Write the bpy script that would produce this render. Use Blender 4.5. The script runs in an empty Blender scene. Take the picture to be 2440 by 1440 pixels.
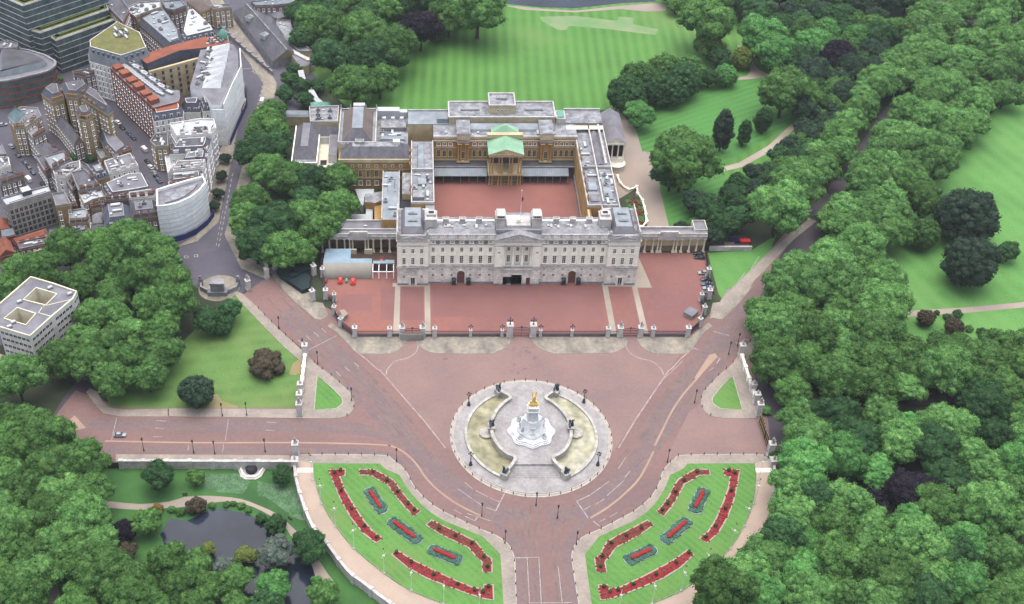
import bpy, math, random
from mathutils import noise, Vector, Matrix

SC = bpy.context.scene
COL = SC.collection
R = math.radians

# ------------------------------------------------------------------ camera, sky, sun, exposure
FPX, PU, PV = 3000.0, 985.0, 720.0            # focal length and principal point in photo pixels (2440 x 1440)
CAM = Vector((-47.243, -451.133, 366.0))
PITCH = 39.91147
cam = bpy.data.cameras.new('camera')
cam.sensor_fit = 'HORIZONTAL'; cam.sensor_width = 36.0
cam.lens = FPX / 2440.0 * 36.0
cam.shift_x = (1220.0 - PU) / 2440.0
cam.clip_start = 1.0; cam.clip_end = 6000.0
camo = bpy.data.objects.new('camera', cam); COL.objects.link(camo)
camo.location = CAM; camo.rotation_euler = (R(90.0 - PITCH), 0, 0)
SC.camera = camo

HAZE = .000045
SUN_EL, SUN_AZ = 82.0, 4.0
w = bpy.data.worlds.new('World'); SC.world = w; w.use_nodes = True
nt = w.node_tree
sky = nt.nodes.new('ShaderNodeTexSky'); sky.sky_type = 'NISHITA'; sky.sun_disc = False
sky.sun_elevation = R(SUN_EL); sky.sun_rotation = R(SUN_AZ)
sky.air_density = 1.0; sky.dust_density = 3.0; sky.ozone_density = 1.0
bg = nt.nodes['Background']; hs = nt.nodes.new('ShaderNodeHueSaturation'); hs.inputs['Saturation'].default_value = 0.5      # thin white cloud over the blue
nt.links.new(sky.outputs[0], hs.inputs['Color']); nt.links.new(hs.outputs[0], bg.inputs[0]); bg.inputs[1].default_value = 0.15
sl = bpy.data.lights.new('sun', 'SUN'); sl.energy = 1.5; sl.angle = R(75); sl.color = (1.0, 0.95, 0.88)
so = bpy.data.objects.new('sun', sl); COL.objects.link(so)
so.rotation_euler = (R(-(90 - SUN_EL)), 0, R(-SUN_AZ))
SC.view_settings.view_transform = 'Standard'; SC.view_settings.look = 'None'
SC.view_settings.exposure = 1.35; SC.view_settings.gamma = 1.0
SC.cycles.max_bounces = 5; SC.cycles.diffuse_bounces = 3; SC.cycles.glossy_bounces = 2
SC.cycles.transparent_max_bounces = 4

# ------------------------------------------------------------------ photo pixel -> ground point
_c, _s = math.cos(R(PITCH)), math.sin(R(PITCH))
def g(u, v, z=0.0):
    xc = (u - PU) / FPX; yc = -(v - PV) / FPX
    t = (CAM.z - z) / (_s - yc * _c)
    return (xc * t + CAM.x, (_c + yc * _s) * t + CAM.y)
def zat(v, y):
    yc = -(v - PV) / FPX
    return CAM.z + (y - CAM.y) / (_c + yc * _s) * (-_s + yc * _c)
CROP = dict(P1=(680, 220, 4.357), P2=(1140, 220, 4.357), P3=(740, 480, 4.8), P4=(1220, 480, 4.8), P5=(1040, 890, 4.645),
            P6=(0, 0, 3.6), P7=(200, 0, 4.357), P8=(0, 230, 3.891), Q1=(0, 600, 4.8), Q2=(400, 600, 3.6), Q3=(0, 1000, 3.272),
            Q4=(250, 1000, 3.274), Q5=(680, 1060, 3.789), Q6=(1320, 1060, 3.789), Q7=(1560, 800, 4.5), Q8=(820, 730, 4.88),
            R1=(680, 0, 4.357), R2=(1400, 0, 4.0), R3=(1880, 0, 4.0), R4=(1480, 340, 4.0), R5=(1960, 360, 3.273),
            R6=(1800, 700, 3.789), R7=(1800, 1060, 3.789), R8=(400, 240, 3.13), F=(0, 0, 1.0))
def W(k, pts, z=0.0):
    """points read off one enlarged piece of the photo -> ground points (at height z)"""
    a, b, s = CROP[k]
    return [g(a + x / s, b + y / s, z) for x, y in pts]
def W1(k, x, y, z=0.0): return W(k, [(x, y)], z)[0]
def MX(pts): return [(-x, y) for x, y in pts]
def area(p): return 0.5 * sum(p[i][0] * p[(i + 1) % len(p)][1] - p[(i + 1) % len(p)][0] * p[i][1] for i in range(len(p)))
def ccw(p): return list(p) if area(p) > 0 else list(p)[::-1]
def inset(p, d):
    p = ccw(p); n = len(p); out = []
    for i in range(n):
        a, b, c = Vector(p[i - 1]), Vector(p[i]), Vector(p[(i + 1) % n])
        e1 = (b - a).normalized(); e2 = (c - b).normalized()
        n1 = Vector((-e1.y, e1.x)); n2 = Vector((-e2.y, e2.x))
        m = n1 + n2
        k = d / max(0.35, 1 + n1.dot(n2)) 
        q = b + m * k
        out.append((q.x, q.y))
    return out
def smooth(pts, n=4):
    """Catmull-Rom through open polyline"""
    P = [Vector(p) for p in pts]; out = []
    for i in range(len(P) - 1):
        p0 = P[i - 1] if i else P[0]; p1, p2 = P[i], P[i + 1]; p3 = P[i + 2] if i + 2 < len(P) else P[-1]
        for k in range(n):
            t = k / n
            q = 0.5 * ((2 * p1) + (p2 - p0) * t + (2 * p0 - 5 * p1 + 4 * p2 - p3) * t * t + (3 * p1 - p0 - 3 * p2 + p3) * t ** 3)
            out.append((q.x, q.y))
    out.append((P[-1].x, P[-1].y))
    return out
def arc(cx, cy, r, a0, a1, n):
    return [(cx + r * math.cos(R(a0 + (a1 - a0) * i / n)), cy + r * math.sin(R(a0 + (a1 - a0) * i / n))) for i in range(n + 1)]
def walk(pts, step, start=0.0):
    """points every step metres along a polyline, with heading"""
    out = []; d = start; acc = 0.0
    for a, b in zip(pts[:-1], pts[1:]):
        L = math.hypot(b[0] - a[0], b[1] - a[1])
        while d <= acc + L and L > 1e-6:
            t = (d - acc) / L
            out.append((a[0] + (b[0] - a[0]) * t, a[1] + (b[1] - a[1]) * t, math.atan2(b[1] - a[1], b[0] - a[0])))
            d += step
        acc += L
    return out

# ------------------------------------------------------------------ materials
def hexlin(h):
    o = []
    for i in (0, 2, 4):
        c = int(h[i:i + 2], 16) / 255.0
        o.append(c / 12.92 if c <= 0.04045 else ((c + 0.055) / 1.055) ** 2.4)
    return o
def CC(h, k=1.0): return tuple(min(0.85, c * k) for c in hexlin(h)) + (1.0,)
MATS = {}
def mat(name, c, c2=None, var=0.18, scale=0.12, fine=0.12, fscale=2.0, rough=0.88, spec=0.25, metal=0.0, bump=0.0, stretch=None, rnd=0.0, detail=4):
    m = bpy.data.materials.new(name); m.use_nodes = True; n = m.node_tree.nodes; l = m.node_tree.links
    b = n['Principled BSDF']; b.inputs['Roughness'].default_value = rough
    b.inputs['Specular IOR Level'].default_value = spec; b.inputs['Metallic'].default_value = metal
    tc = n.new('ShaderNodeTexCoord'); src = tc.outputs['Object']
    if stretch:
        mp = n.new('ShaderNodeMapping'); mp.inputs['Scale'].default_value = stretch[:3]
        if len(stretch) > 3: mp.inputs['Rotation'].default_value = (0, 0, stretch[3])
        l.new(src, mp.inputs[0]); src = mp.outputs[0]
    n1 = n.new('ShaderNodeTexNoise'); n1.inputs['Scale'].default_value = scale; n1.inputs['Detail'].default_value = detail; n1.inputs['Roughness'].default_value = 0.6
    n2 = n.new('ShaderNodeTexNoise'); n2.inputs['Scale'].default_value = fscale; n2.inputs['Detail'].default_value = 3
    l.new(src, n1.inputs['Vector']); l.new(tc.outputs['Object'], n2.inputs['Vector'])
    mr = n.new('ShaderNodeMapRange'); mr.inputs[1].default_value = 0.36; mr.inputs[2].default_value = 0.64; l.new(n1.outputs[0], mr.inputs[0])
    mx = n.new('ShaderNodeMix'); mx.data_type = 'RGBA'; l.new(mr.outputs[0], mx.inputs[0])
    if c2 is None:
        A = tuple(x * (1 - var) for x in c[:3]) + (1,); B = tuple(min(.9, x * (1 + var)) for x in c[:3]) + (1,)
    else: A, B = c, c2
    mx.inputs[6].default_value = A; mx.inputs[7].default_value = B
    m2 = n.new('ShaderNodeMapRange'); m2.inputs[1].default_value = 0.3; m2.inputs[2].default_value = 0.7
    m2.inputs[3].default_value = 1 - fine; m2.inputs[4].default_value = 1 + fine; l.new(n2.outputs[0], m2.inputs[0])
    val = m2.outputs[0]
    if rnd:
        oi = n.new('ShaderNodeObjectInfo'); m3 = n.new('ShaderNodeMapRange'); m3.inputs[3].default_value = 1 - rnd; m3.inputs[4].default_value = 1 + rnd
        l.new(oi.outputs['Random'], m3.inputs[0]); mm = n.new('ShaderNodeMath'); mm.operation = 'MULTIPLY'
        l.new(val, mm.inputs[0]); l.new(m3.outputs[0], mm.inputs[1]); val = mm.outputs[0]
    vm = n.new('ShaderNodeVectorMath'); vm.operation = 'SCALE'; l.new(mx.outputs[2], vm.inputs[0]); l.new(val, vm.inputs['Scale'])
    l.new(vm.outputs[0], b.inputs['Base Color'])
    if bump:
        bp = n.new('ShaderNodeBump'); bp.inputs['Strength'].default_value = bump; bp.inputs['Distance'].default_value = 0.3
        l.new(n2.outputs[0], bp.inputs['Height']); l.new(bp.outputs[0], b.inputs['Normal'])
    MATS[name] = m
    return m
def striped(name, c, c2, width, ang, c3, patch=0.03, soft=0.5):
    """mown lawn: soft bands of two greens, worn patches of a third"""
    m = mat(name, c, None, var=0.14, scale=patch * 2, fine=0.16, fscale=1.1); n = m.node_tree.nodes; l = m.node_tree.links
    b = n['Principled BSDF']; base = b.inputs['Base Color'].links[0].from_socket
    tc = n.new('ShaderNodeTexCoord'); mp = n.new('ShaderNodeMapping'); mp.inputs['Rotation'].default_value = (0, 0, ang)
    l.new(tc.outputs['Object'], mp.inputs[0])
    wv = n.new('ShaderNodeTexWave'); wv.inputs['Scale'].default_value = 0.314 / width; wv.inputs['Distortion'].default_value = 0.6; wv.inputs['Detail'].default_value = 1
    wv.inputs['Detail Scale'].default_value = 0.3
    l.new(mp.outputs[0], wv.inputs[0])
    nz = n.new('ShaderNodeTexNoise'); nz.inputs['Scale'].default_value = 0.02; l.new(tc.outputs['Object'], nz.inputs['Vector'])
    mu = n.new('ShaderNodeMath'); mu.operation = 'MULTIPLY'; l.new(wv.outputs['Fac'], mu.inputs[0]); l.new(nz.outputs[0], mu.inputs[1])
    mx = n.new('ShaderNodeMix'); mx.data_type = 'RGBA'; l.new(mu.outputs[0], mx.inputs[0]); l.new(base, mx.inputs[6]); mx.inputs[7].default_value = c2
    n3 = n.new('ShaderNodeTexNoise'); n3.inputs['Scale'].default_value = patch; n3.inputs['Detail'].default_value = 5; l.new(tc.outputs['Object'], n3.inputs['Vector'])
    m4 = n.new('ShaderNodeMapRange'); m4.inputs[1].default_value = 0.52; m4.inputs[2].default_value = 0.72; m4.inputs[4].default_value = 0.75; l.new(n3.outputs[0], m4.inputs[0])
    mz = n.new('ShaderNodeMix'); mz.data_type = 'RGBA'; l.new(m4.outputs[0], mz.inputs[0]); l.new(mx.outputs[2], mz.inputs[6]); mz.inputs[7].default_value = c3
    l.new(mz.outputs[2], b.inputs['Base Color'])
    return m
KA = 0.45   # albedo per sunlit picture value
def col(h, k=1.0):
    r, g_, b_, _ = CC(h, KA * k); l_ = .3 * r + .59 * g_ + .11 * b_
    q = .08
    return (r + (l_ - r) * q, g_ + (l_ - g_) * q, b_ + (l_ - b_) * q, 1.0)

M = {}
def defm(key, *a, **k): M[key] = mat(key, *a, **k)
defm('soil', col('4f5a3c', 1.0), col('3a4430', .9), scale=.05)
defm('parkgrass', col('4f8a3c'), col('3a6b33'), scale=.05, fine=.2)
M['gardenlawn'] = striped('gardenlawn', col('528c34', 1.12), col('6ca646', 1.12), 6.0, R(2), col('86a45a', .92), .012)
M['sidelawn'] = striped('sidelawn', col('4c8c3a', 1.12), col('60a248', 1.12), 4.0, R(60), col('5a9a4c', .9), .015)
M['parklawn'] = striped('parklawn', col('609e46', 1.1), col('6eaa50', 1.1), 9.0, R(-20), col('7fae58', .95), .02)
M['stjlawn'] = striped('stjlawn', col('6c9846', .95), col('7aa650', .95), 7.0, R(80), col('8f9c54', .95), .03)
M['bedlawn'] = striped('bedlawn', col('609a40', 1.05), col('70a84a', 1.05), 2.5, R(-40), col('829c4e', .95), .04)
defm('tarmac_red', col('a07c76'), col('8f7472'), scale=.03, fine=.07, fscale=.6, stretch=(.4, 1, 1), spec=.2)
defm('tarmac_grey', col('8a767a'), col('977c76'), scale=.12, fine=.1, fscale=.7, detail=8)
defm('asphalt_warm', col('82706f'), col('9a807a'), scale=.2, fine=.1, detail=8)
defm('patch', col('a06c68', .95), col('a87470', .95), scale=.05, fine=.06)
defm('stain', col('8a7276'), col('ac8882'), scale=.25, fine=.15, fscale=.7, detail=8)
defm('tarmac_plaza', col('a98880'), col('9a7e7c'), scale=.035, fine=.07, fscale=.8)
defm('forecourt', col('b6776a', .95), col('a06e6a', .95), scale=.022, fine=.06, fscale=.5, stretch=(1, .6, 1))
defm('quad', col('b57569', .95), col('a26661', .95), scale=.025, fine=.05)
defm('asphalt', col('716d7b'), col('625f6c'), scale=.03, fine=.07, fscale=.5)
defm('asphalt_dark', col('675d68'), col('5a515b'), scale=.04, fine=.08)
defm('paving', col('bfb0a2'), col('a59a90'), scale=.12, fine=.12, fscale=.9)
defm('apron', col('b9ae9c'), col('938b82'), scale=.16, fine=.2, fscale=.5, stretch=(1, .45, 1), detail=6)
defm('walkway', col('d6bda8'), col('c8b19f'), scale=.08, fine=.07)
defm('gravel', col('c2ae9e'), col('ad9f96'), scale=.04, fine=.06)
defm('gravel_pale', col('cdbfae'), col('b9aa9a'), scale=.06, fine=.08)
defm('bare', col('b29a70'), col('9c9a62'), scale=.1)
defm('worn', col('74a862'), col('9cac7c'), scale=.06, fine=.1)
defm('kerb', col('cfc4b8'), var=.1, scale=.5)
defm('line', col('ccbcb4'), col('b09894'), scale=.4, fine=.3)
defm('white_line', col('d2cac6'), col('a89c9a'), scale=.6, fine=.3)
defm('yellow_band', col('c9a890'), col('bb9a88'), scale=.1, fine=.1)
defm('water', (.012, .017, .028, 1), var=.3, scale=.05, rough=.12, spec=.22, fine=.05)
defm('pool', col('a8a47c'), col('cfc9ae'), scale=.14, fine=.35, fscale=.35, rough=.35, spec=.4, detail=7)
defm('stone', col('d6d0cc', 1.35), col('b4aeac', 1.35), scale=.25, fine=.16, fscale=1.5)
defm('stone_white', col('f6efdf', 1.75), col('e9e2d4', 1.75), scale=.3, fine=.1, fscale=1.2)
defm('stone_rust', col('ece4d8', 1.7), col('c4bab0', 1.65), scale=.3, fine=.15, fscale=1.1)
defm('stone_grey', col('a9a7ac', 1.2), col('8a8890', 1.2), scale=.25, fine=.2, fscale=1.2)
defm('basin_stone', col('dcd8d0', 1.1), col('b4aea4', 1.1), scale=.5, fine=.16)
defm('ring', col('c6c1c0'), col('aca6a6'), scale=.15, fine=.14, fscale=1.0)
defm('marble', col('eeeeee', 1.3), col('cfd3d8', 1.3), scale=.4, fine=.12)
defm('bath', col('c8a060', 1.35), col('a88248', 1.35), scale=.2, fine=.15, fscale=1.0)
defm('bath_pale', col('dccba4', 1.3), col('c2ae82', 1.3), scale=.2, fine=.12)
defm('canopy_glass', col('93a0ac'), col('7f8c98'), scale=.3, fine=.1, rough=.4)
defm('lead', col('bcbdc2'), col('82848c'), scale=.3, fine=.2, fscale=.7, detail=6)
defm('lead_blue', col('b4bec6'), col('949da6'), scale=.15, fine=.18, fscale=.6, detail=6)
defm('lead_dark', col('6f7078'), col('5a5a62'), scale=.15, fine=.2, fscale=.6)
defm('slate', col('7c7a83'), col('62616b'), scale=.1, fine=.2, fscale=.8, stretch=(2.5, .5, 1))
defm('slate_brown', col('8d7d74'), col('786c68'), scale=.15, fine=.2, fscale=1.2)
defm('copper', col('a9d8b4'), col('8fc49f'), scale=.2, fine=.1)
defm('copper_deep', col('7fc0a8'), col('6aae98'), scale=.2, fine=.1)
defm('roofwhite', col('e6e8ec'), col('cdd2d8'), scale=.2, fine=.08)
defm('sheet', col('fafaf8', 1.6), col('e6e9ec', 1.5), scale=.25, fine=.1, fscale=.6, stretch=(.4, .4, 1.6))
defm('hoarding', col('2f3f86'), var=.2)
defm('brick_red', col('a0563c', 1.3), col('884838', 1.3), scale=.4, fine=.25, fscale=1.5)
defm('brick_brown', col('937866', 1.3), col('74605a', 1.3), scale=.3, fine=.2, fscale=1.2)
defm('brick_tan', col('b89a6c', 1.3), col('97805a', 1.3), scale=.25, fine=.2, fscale=1.0)
defm('stucco', col('ece8e2', 1.5), col('d0ccc8', 1.5), scale=.3, fine=.1)
defm('stucco_cream', col('f0e8d0', 1.45), col('dcd2b4', 1.45), scale=.3, fine=.1)
defm('tile_orange', col('b4674a'), col('9c5844'), scale=.3, fine=.15)
defm('roofgrey', col('9d9ba4'), col('807e88'), scale=.15, fine=.15, fscale=.6)
defm('mansard', col('6a7082'), col('565b6c'), scale=.3, fine=.15)
defm('mansard_pale', col('9aa4ae'), col('848e98'), scale=.3, fine=.15)
defm('sedum', col('8f8a50'), col('73783f'), scale=.2, fine=.25, fscale=.8)
defm('concrete', col('b4afa8', 1.3), col('949088', 1.3), scale=.2, fine=.15)
defm('glass', (.02, .025, .035, 1), var=.5, scale=.5, rough=.15, spec=.6, rnd=.5)
defm('glass_green', col('6a8c90', 1.0), col('4c686e', .9), scale=.2, rough=.2, spec=.6)
defm('pool_green', col('8f8a5c'), col('b9b28c'), scale=.12, fine=.35, fscale=.35, rough=.35, spec=.4, detail=7)
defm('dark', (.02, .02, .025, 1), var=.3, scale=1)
defm('iron', (.03, .03, .035, 1), var=.3, scale=1, rough=.5)
defm('bronze', (.035, .04, .06, 1), var=.4, scale=1.5, rough=.5)
defm('gold', (.72, .52, .16, 1), var=.15, scale=1, rough=.3, metal=.35, spec=.6)
defm('pole_paint', (.45, .45, .44, 1), var=.06, scale=1)
defm('white_paint', (.7, .7, .7, 1), var=.06, scale=1)
defm('cream_paint', col('e8dcae'), var=.06, scale=1)
defm('wood_door', col('8f6257'), var=.15, scale=1)
defm('flower_red', col('ac2c2a', 1.0), col('96282a', 1.0), scale=.5, fine=.14, fscale=3)
defm('flower_bright', col('c8242a'), col('a01c22'), scale=2, fine=.25, fscale=4)
defm('flower_rust', col('9c3e30', 1.0), col('88362c', 1.0), scale=.5, fine=.16, fscale=3)
defm('hedge', col('4f8068'), col('3a6650'), scale=1.2, fine=.4, fscale=4)
defm('shrub', col('3f6a3a'), col('2c5230'), scale=1.5, fine=.4, fscale=4)
defm('meadow', col('6a8f68'), col('4a7a48'), scale=.3, fine=.5, fscale=2.2)
defm('red_paint', (.5, .03, .025, 1), var=.1, scale=1, rough=.35, spec=.5)
defm('car_black', (.018, .018, .022, 1), var=.1, scale=1, rough=.2, spec=.6)
defm('car_grey', (.2, .2, .22, 1), var=.1, scale=1, rough=.25, spec=.6)
defm('car_blue', (.04, .06, .11, 1), var=.1, scale=1, rough=.25, spec=.6)
defm('car_white', (.55, .55, .55, 1), var=.05, scale=1, rough=.3, spec=.5)
defm('tyre', (.015, .015, .015, 1), var=.1, scale=1)
defm('bark', col('5a4a3c', .8), var=.3, scale=1)
defm('tent', col('b9b2a6'), col('a8a196'), scale=.1, fine=.04)
defm('tent_blue', col('a8c4d6'), col('94b2c6'), scale=.2, fine=.06)
defm('green_net', col('2c4448'), col('22363a'), scale=.3)
defm('site', col('7a5c50'), col('5c4840'), scale=.3, fine=.3)
def foliage(key, a, b, rnd=.16):
    """leaves: half of the light that falls on them passes through"""
    m = mat(key, a, b, scale=.5, fine=.4, fscale=2.4, rough=.8, spec=.12, rnd=rnd * 1.6, bump=.5)
    n = m.node_tree.nodes; l = m.node_tree.links; n['Bump'].inputs['Distance'].default_value = .12
    pb = n['Principled BSDF']; tr = n.new('ShaderNodeBsdfTranslucent'); mx = n.new('ShaderNodeMixShader'); mx.inputs[0].default_value = .42
    l.new(pb.inputs['Base Color'].links[0].from_socket, tr.inputs['Color']); l.new(pb.outputs[0], mx.inputs[1]); l.new(tr.outputs[0], mx.inputs[2]); l.new(mx.outputs[0], n['Material Output'].inputs[0])
    M[key] = m
foliage('shrub', col('4f7a48', 1.1), col('3a603a', 1.1), .1)
foliage('hedge', col('6f9f8a', 1.2), col('578874', 1.2), .05)
foliage('leaf_plane', col('80b45e', 1.48), col('558f48', 1.31))
foliage('leaf_green', col('72a250', 1.43), col('4a7c3c', 1.27))
foliage('leaf_deep', col('4f7c46', 1.51), col('335c38', 1.36))
foliage('leaf_bright', col('76b85e', 1.37), col('589c50', 1.31))
foliage('leaf_yew', col('4f6c54', 1.2), col('395441', 1.15), .12)
foliage('leaf_copper', col('443a4e', .9), col('322a3c', .9), .1)
foliage('leaf_brown', col('7a6e56', 1.1), col('605848', 1.1), .1)
foliage('leaf_grey', col('94a494', 1.1), col('70847a', 1.1), .1)
foliage('leaf_yellow', col('a4b856', 1.1), col('88a04a', 1.1), .1)
foliage('leaf_gold', col('c0a048', 1.1), col('a08c40', 1.1), .1)
# ------------------------------------------------------------------ mesh builder: collects shapes, links them as ONE mesh object
class MB:
    def __init__(s): s.v = []; s.f = []; s.m = []; s.sm = []; s.g = []
    def add(s, vs, fs, m=0, sm=False):
        o = len(s.v); s.v.extend(vs); s.g.append((o, len(s.v), len(s.f), len(s.f) + len(fs)))
        for f in fs: s.f.append([i + o for i in f]); s.m.append(m); s.sm.append(sm)
        return s
    def box(s, x0, y0, z0, x1, y1, z1, m=0, bottom=False):
        vs = [(x0, y0, z0), (x1, y0, z0), (x1, y1, z0), (x0, y1, z0), (x0, y0, z1), (x1, y0, z1), (x1, y1, z1), (x0, y1, z1)]
        fs = [(4, 5, 6, 7), (0, 1, 5, 4), (1, 2, 6, 5), (2, 3, 7, 6), (3, 0, 4, 7)]
        if bottom: fs.append((3, 2, 1, 0))
        return s.add(vs, fs, m)
    def obox(s, cx, cy, z0, lx, ly, lz, ang=0.0, m=0, top=1.0, bottom=False):
        """box of size lx*ly*lz centred on (cx,cy), turned by ang, top face scaled by top"""
        ca, sa = math.cos(ang), math.sin(ang); vs = []
        for k, z in ((1.0, z0), (top, z0 + lz)):
            for dx, dy in ((-1, -1), (1, -1), (1, 1), (-1, 1)):
                x, y = dx * lx / 2 * k, dy * ly / 2 * k
                vs.append((cx + x * ca - y * sa, cy + x * sa + y * ca, z))
        fs = [(4, 5, 6, 7), (0, 1, 5, 4), (1, 2, 6, 5), (2, 3, 7, 6), (3, 0, 4, 7)]
        if bottom: fs.append((3, 2, 1, 0))
        return s.add(vs, fs, m)
    def prism(s, p, z0, z1, m=0, mt=None, top=True):
        p = ccw(p); n = len(p)
        s.add([(x, y, z0) for x, y in p] + [(x, y, z1) for x, y in p], [(i, (i + 1) % n, n + (i + 1) % n, n + i) for i in range(n)], m)
        if top: s.add([(x, y, z1) for x, y in p], [tuple(range(n))], m if mt is None else mt)
        return s
    def loft(s, p, z0, q, z1, m=0, mt=None, top=True):
        """sides between polygon p at z0 and q at z1 (same point count, both ccw)"""
        n = len(p)
        s.add([(x, y, z0) for x, y in p] + [(x, y, z1) for x, y in q], [(i, (i + 1) % n, n + (i + 1) % n, n + i) for i in range(n)], m)
        if top: s.add([(x, y, z1) for x, y in q], [tuple(range(n))], m if mt is None else mt)
        return s
    def flat(s, p, z, m=0): 
        p = ccw(p); return s.add([(x, y, z) for x, y in p], [tuple(range(len(p)))], m)
    def strip(s, pts, wd, z0, z1=None, m=0, closed=False):
        """flat ribbon (z1 None) or a low wall of width wd along a polyline"""
        P = [Vector(p) for p in pts]; L, Rr = [], []
        n = len(P)
        for i in range(n):
            a = P[(i - 1) % n] if (closed or i) else P[0]; b = P[(i + 1) % n] if (closed or i < n - 1) else P[-1]
            t = (b - a); t = t.normalized() if t.length > 1e-9 else Vector((1, 0)); nn = Vector((-t.y, t.x)) * wd / 2
            L.append(P[i] + nn); Rr.append(P[i] - nn)
        segs = n if closed else n - 1
        if z1 is None:
            vs = [(p.x, p.y, z0) for p in L] + [(p.x, p.y, z0) for p in Rr]
            return s.add(vs, [(i, n + i, n + (i + 1) % n, (i + 1) % n) for i in range(segs)], m)
        vs = [(p.x, p.y, z) for q, z in ((L, z1), (Rr, z1), (L, z0), (Rr, z0)) for p in q]
        fs = []
        for i in range(segs):
            j = (i + 1) % n
            fs += [(i, n + i, n + j, j), (2 * n + i, i, j, 2 * n + j), (n + i, 3 * n + i, 3 * n + j, n + j)]
        if not closed: fs += [(0, 2 * n, 3 * n, n), (n - 1, 2 * n - 1, 4 * n - 1, 3 * n - 1)]
        return s.add(vs, fs, m)
    def lathe(s, prof, n=12, cx=0, cy=0, m=0, sm=True, cap=True, sq=None):
        """profile [(r,z)...] turned round a vertical axis; sq = (amplitude, lobes) makes a lobed plan"""
        vs = []
        for r, z in prof:
            for k in range(n):
                a = 2 * math.pi * k / n
                q = r * (1 + sq[0] * math.cos(sq[1] * a)) if sq else r
                vs.append((cx + q * math.cos(a), cy + q * math.sin(a), z))
        fs = [(i * n + k, i * n + (k + 1) % n, (i + 1) * n + (k + 1) % n, (i + 1) * n + k) for i in range(len(prof) - 1) for k in range(n)]
        s.add(vs, fs, m, sm)
        if cap: s.add(vs[-n:], [tuple(range(n))], m)
        return s
    def tube(s, a, b, r0, r1=None, n=6, m=0, cap=True):
        a, b = Vector(a), Vector(b); r1 = r0 if r1 is None else r1; d = (b - a).normalized()
        u = d.cross(Vector((0, 0, 1))); u = u.normalized() if u.length > 1e-4 else Vector((1, 0, 0)); v = d.cross(u)
        vs = []
        for c, r in ((a, r0), (b, r1)):
            for k in range(n):
                t = 2 * math.pi * k / n; q = c + (u * math.cos(t) + v * math.sin(t)) * r; vs.append(tuple(q))
        fs = [(k, n + k, n + (k + 1) % n, (k + 1) % n) for k in range(n)]
        if cap: fs.append(tuple(range(n, 2 * n)))
        return s.add(vs, fs, m, True)
    def ball(s, c, rx, ry=None, rz=None, sub=1, m=0, nz=0.0, nf=1.0, seed=0.0):
        ry = rx if ry is None else ry; rz = rx if rz is None else rz
        V, F = ico(sub); vs = []
        for x, y, z in V:
            k = 1.0
            if nz: k += nz * noise.noise(Vector((x * nf + seed, y * nf + seed * 1.7, z * nf - seed)))
            vs.append((c[0] + x * rx * k, c[1] + y * ry * k, c[2] + z * rz * k))
        return s.add(vs, F, m, True)
    def split(s, name, mats, parent, gap=.35):
        """one part for each piece that stands apart from the others"""
        bx = []
        for a, b_, _, _ in s.g:
            q = s.v[a:b_]; bx.append([min(p[i] for p in q) - gap for i in range(3)] + [max(p[i] for p in q) + gap for i in range(3)])
        n = len(bx); par = list(range(n))
        def find(i):
            while par[i] != i: par[i] = par[par[i]]; i = par[i]
            return i
        for i in range(n):
            for j in range(i):
                A, B = bx[i], bx[j]
                if A[0] < B[3] and B[0] < A[3] and A[1] < B[4] and B[1] < A[4] and A[2] < B[5] and B[2] < A[5]: par[find(i)] = find(j)
        out = {}
        for i, (a, b_, fa, fb) in enumerate(s.g):
            m_ = out.setdefault(find(i), MB()); k = len(m_.v); m_.v.extend(s.v[a:b_]); m_.g.append((k, len(m_.v), len(m_.f), len(m_.f) + fb - fa))
            for f, mi, sm in zip(s.f[fa:fb], s.m[fa:fb], s.sm[fa:fb]): m_.f.append([q - a + k for q in f]); m_.m.append(mi); m_.sm.append(sm)
        return [m_.build(name, mats, parent) for m_ in out.values()]
    def build(s, name, mats, parent=None, loc=None, rot=None):
        if not isinstance(mats, (list, tuple)): mats = [mats]
        me = bpy.data.meshes.new(name)
        off = loc if (parent is None and loc is not None) else None
        v = s.v
        if off is not None: v = [(a - off[0], b - off[1], c - off[2]) for a, b, c in v]
        elif parent is not None and parent.get('_o') is not None:
            o = parent['_o']; v = [(a - o[0], b - o[1], c - o[2]) for a, b, c in v]
        me.from_pydata(v, [], s.f)
        for q in mats: me.materials.append(M[q] if isinstance(q, str) else q)
        me.polygons.foreach_set('material_index', s.m); me.polygons.foreach_set('use_smooth', s.sm)
        me.update()
        o = bpy.data.objects.new(name, me); COL.objects.link(o)
        if parent is not None: o.parent = parent
        if off is not None: o.location = off
        return o
_ICO = {}
def ico(sub):
    if sub in _ICO: return _ICO[sub]
    t = (1 + 5 ** .5) / 2
    V = [Vector(p).normalized() for p in ((-1, t, 0), (1, t, 0), (-1, -t, 0), (1, -t, 0), (0, -1, t), (0, 1, t), (0, -1, -t), (0, 1, -t), (t, 0, -1), (t, 0, 1), (-t, 0, -1), (-t, 0, 1))]
    F = [(0, 11, 5), (0, 5, 1), (0, 1, 7), (0, 7, 10), (0, 10, 11), (1, 5, 9), (5, 11, 4), (11, 10, 2), (10, 7, 6), (7, 1, 8), (3, 9, 4), (3, 4, 2), (3, 2, 6), (3, 6, 8), (3, 8, 9), (4, 9, 5), (2, 4, 11), (6, 2, 10), (8, 6, 7), (9, 8, 1)]
    for _ in range(sub):
        c = {}; G = []
        def mid(a, b):
            k = (min(a, b), max(a, b))
            if k not in c: V.append(((V[a] + V[b]) / 2).normalized()); c[k] = len(V) - 1
            return c[k]
        for a, b, d in F:
            x, y, z = mid(a, b), mid(b, d), mid(d, a); G += [(a, x, z), (b, y, x), (d, z, y), (x, y, z)]
        F = G
    _ICO[sub] = ([tuple(p) for p in V], F); return _ICO[sub]

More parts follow.
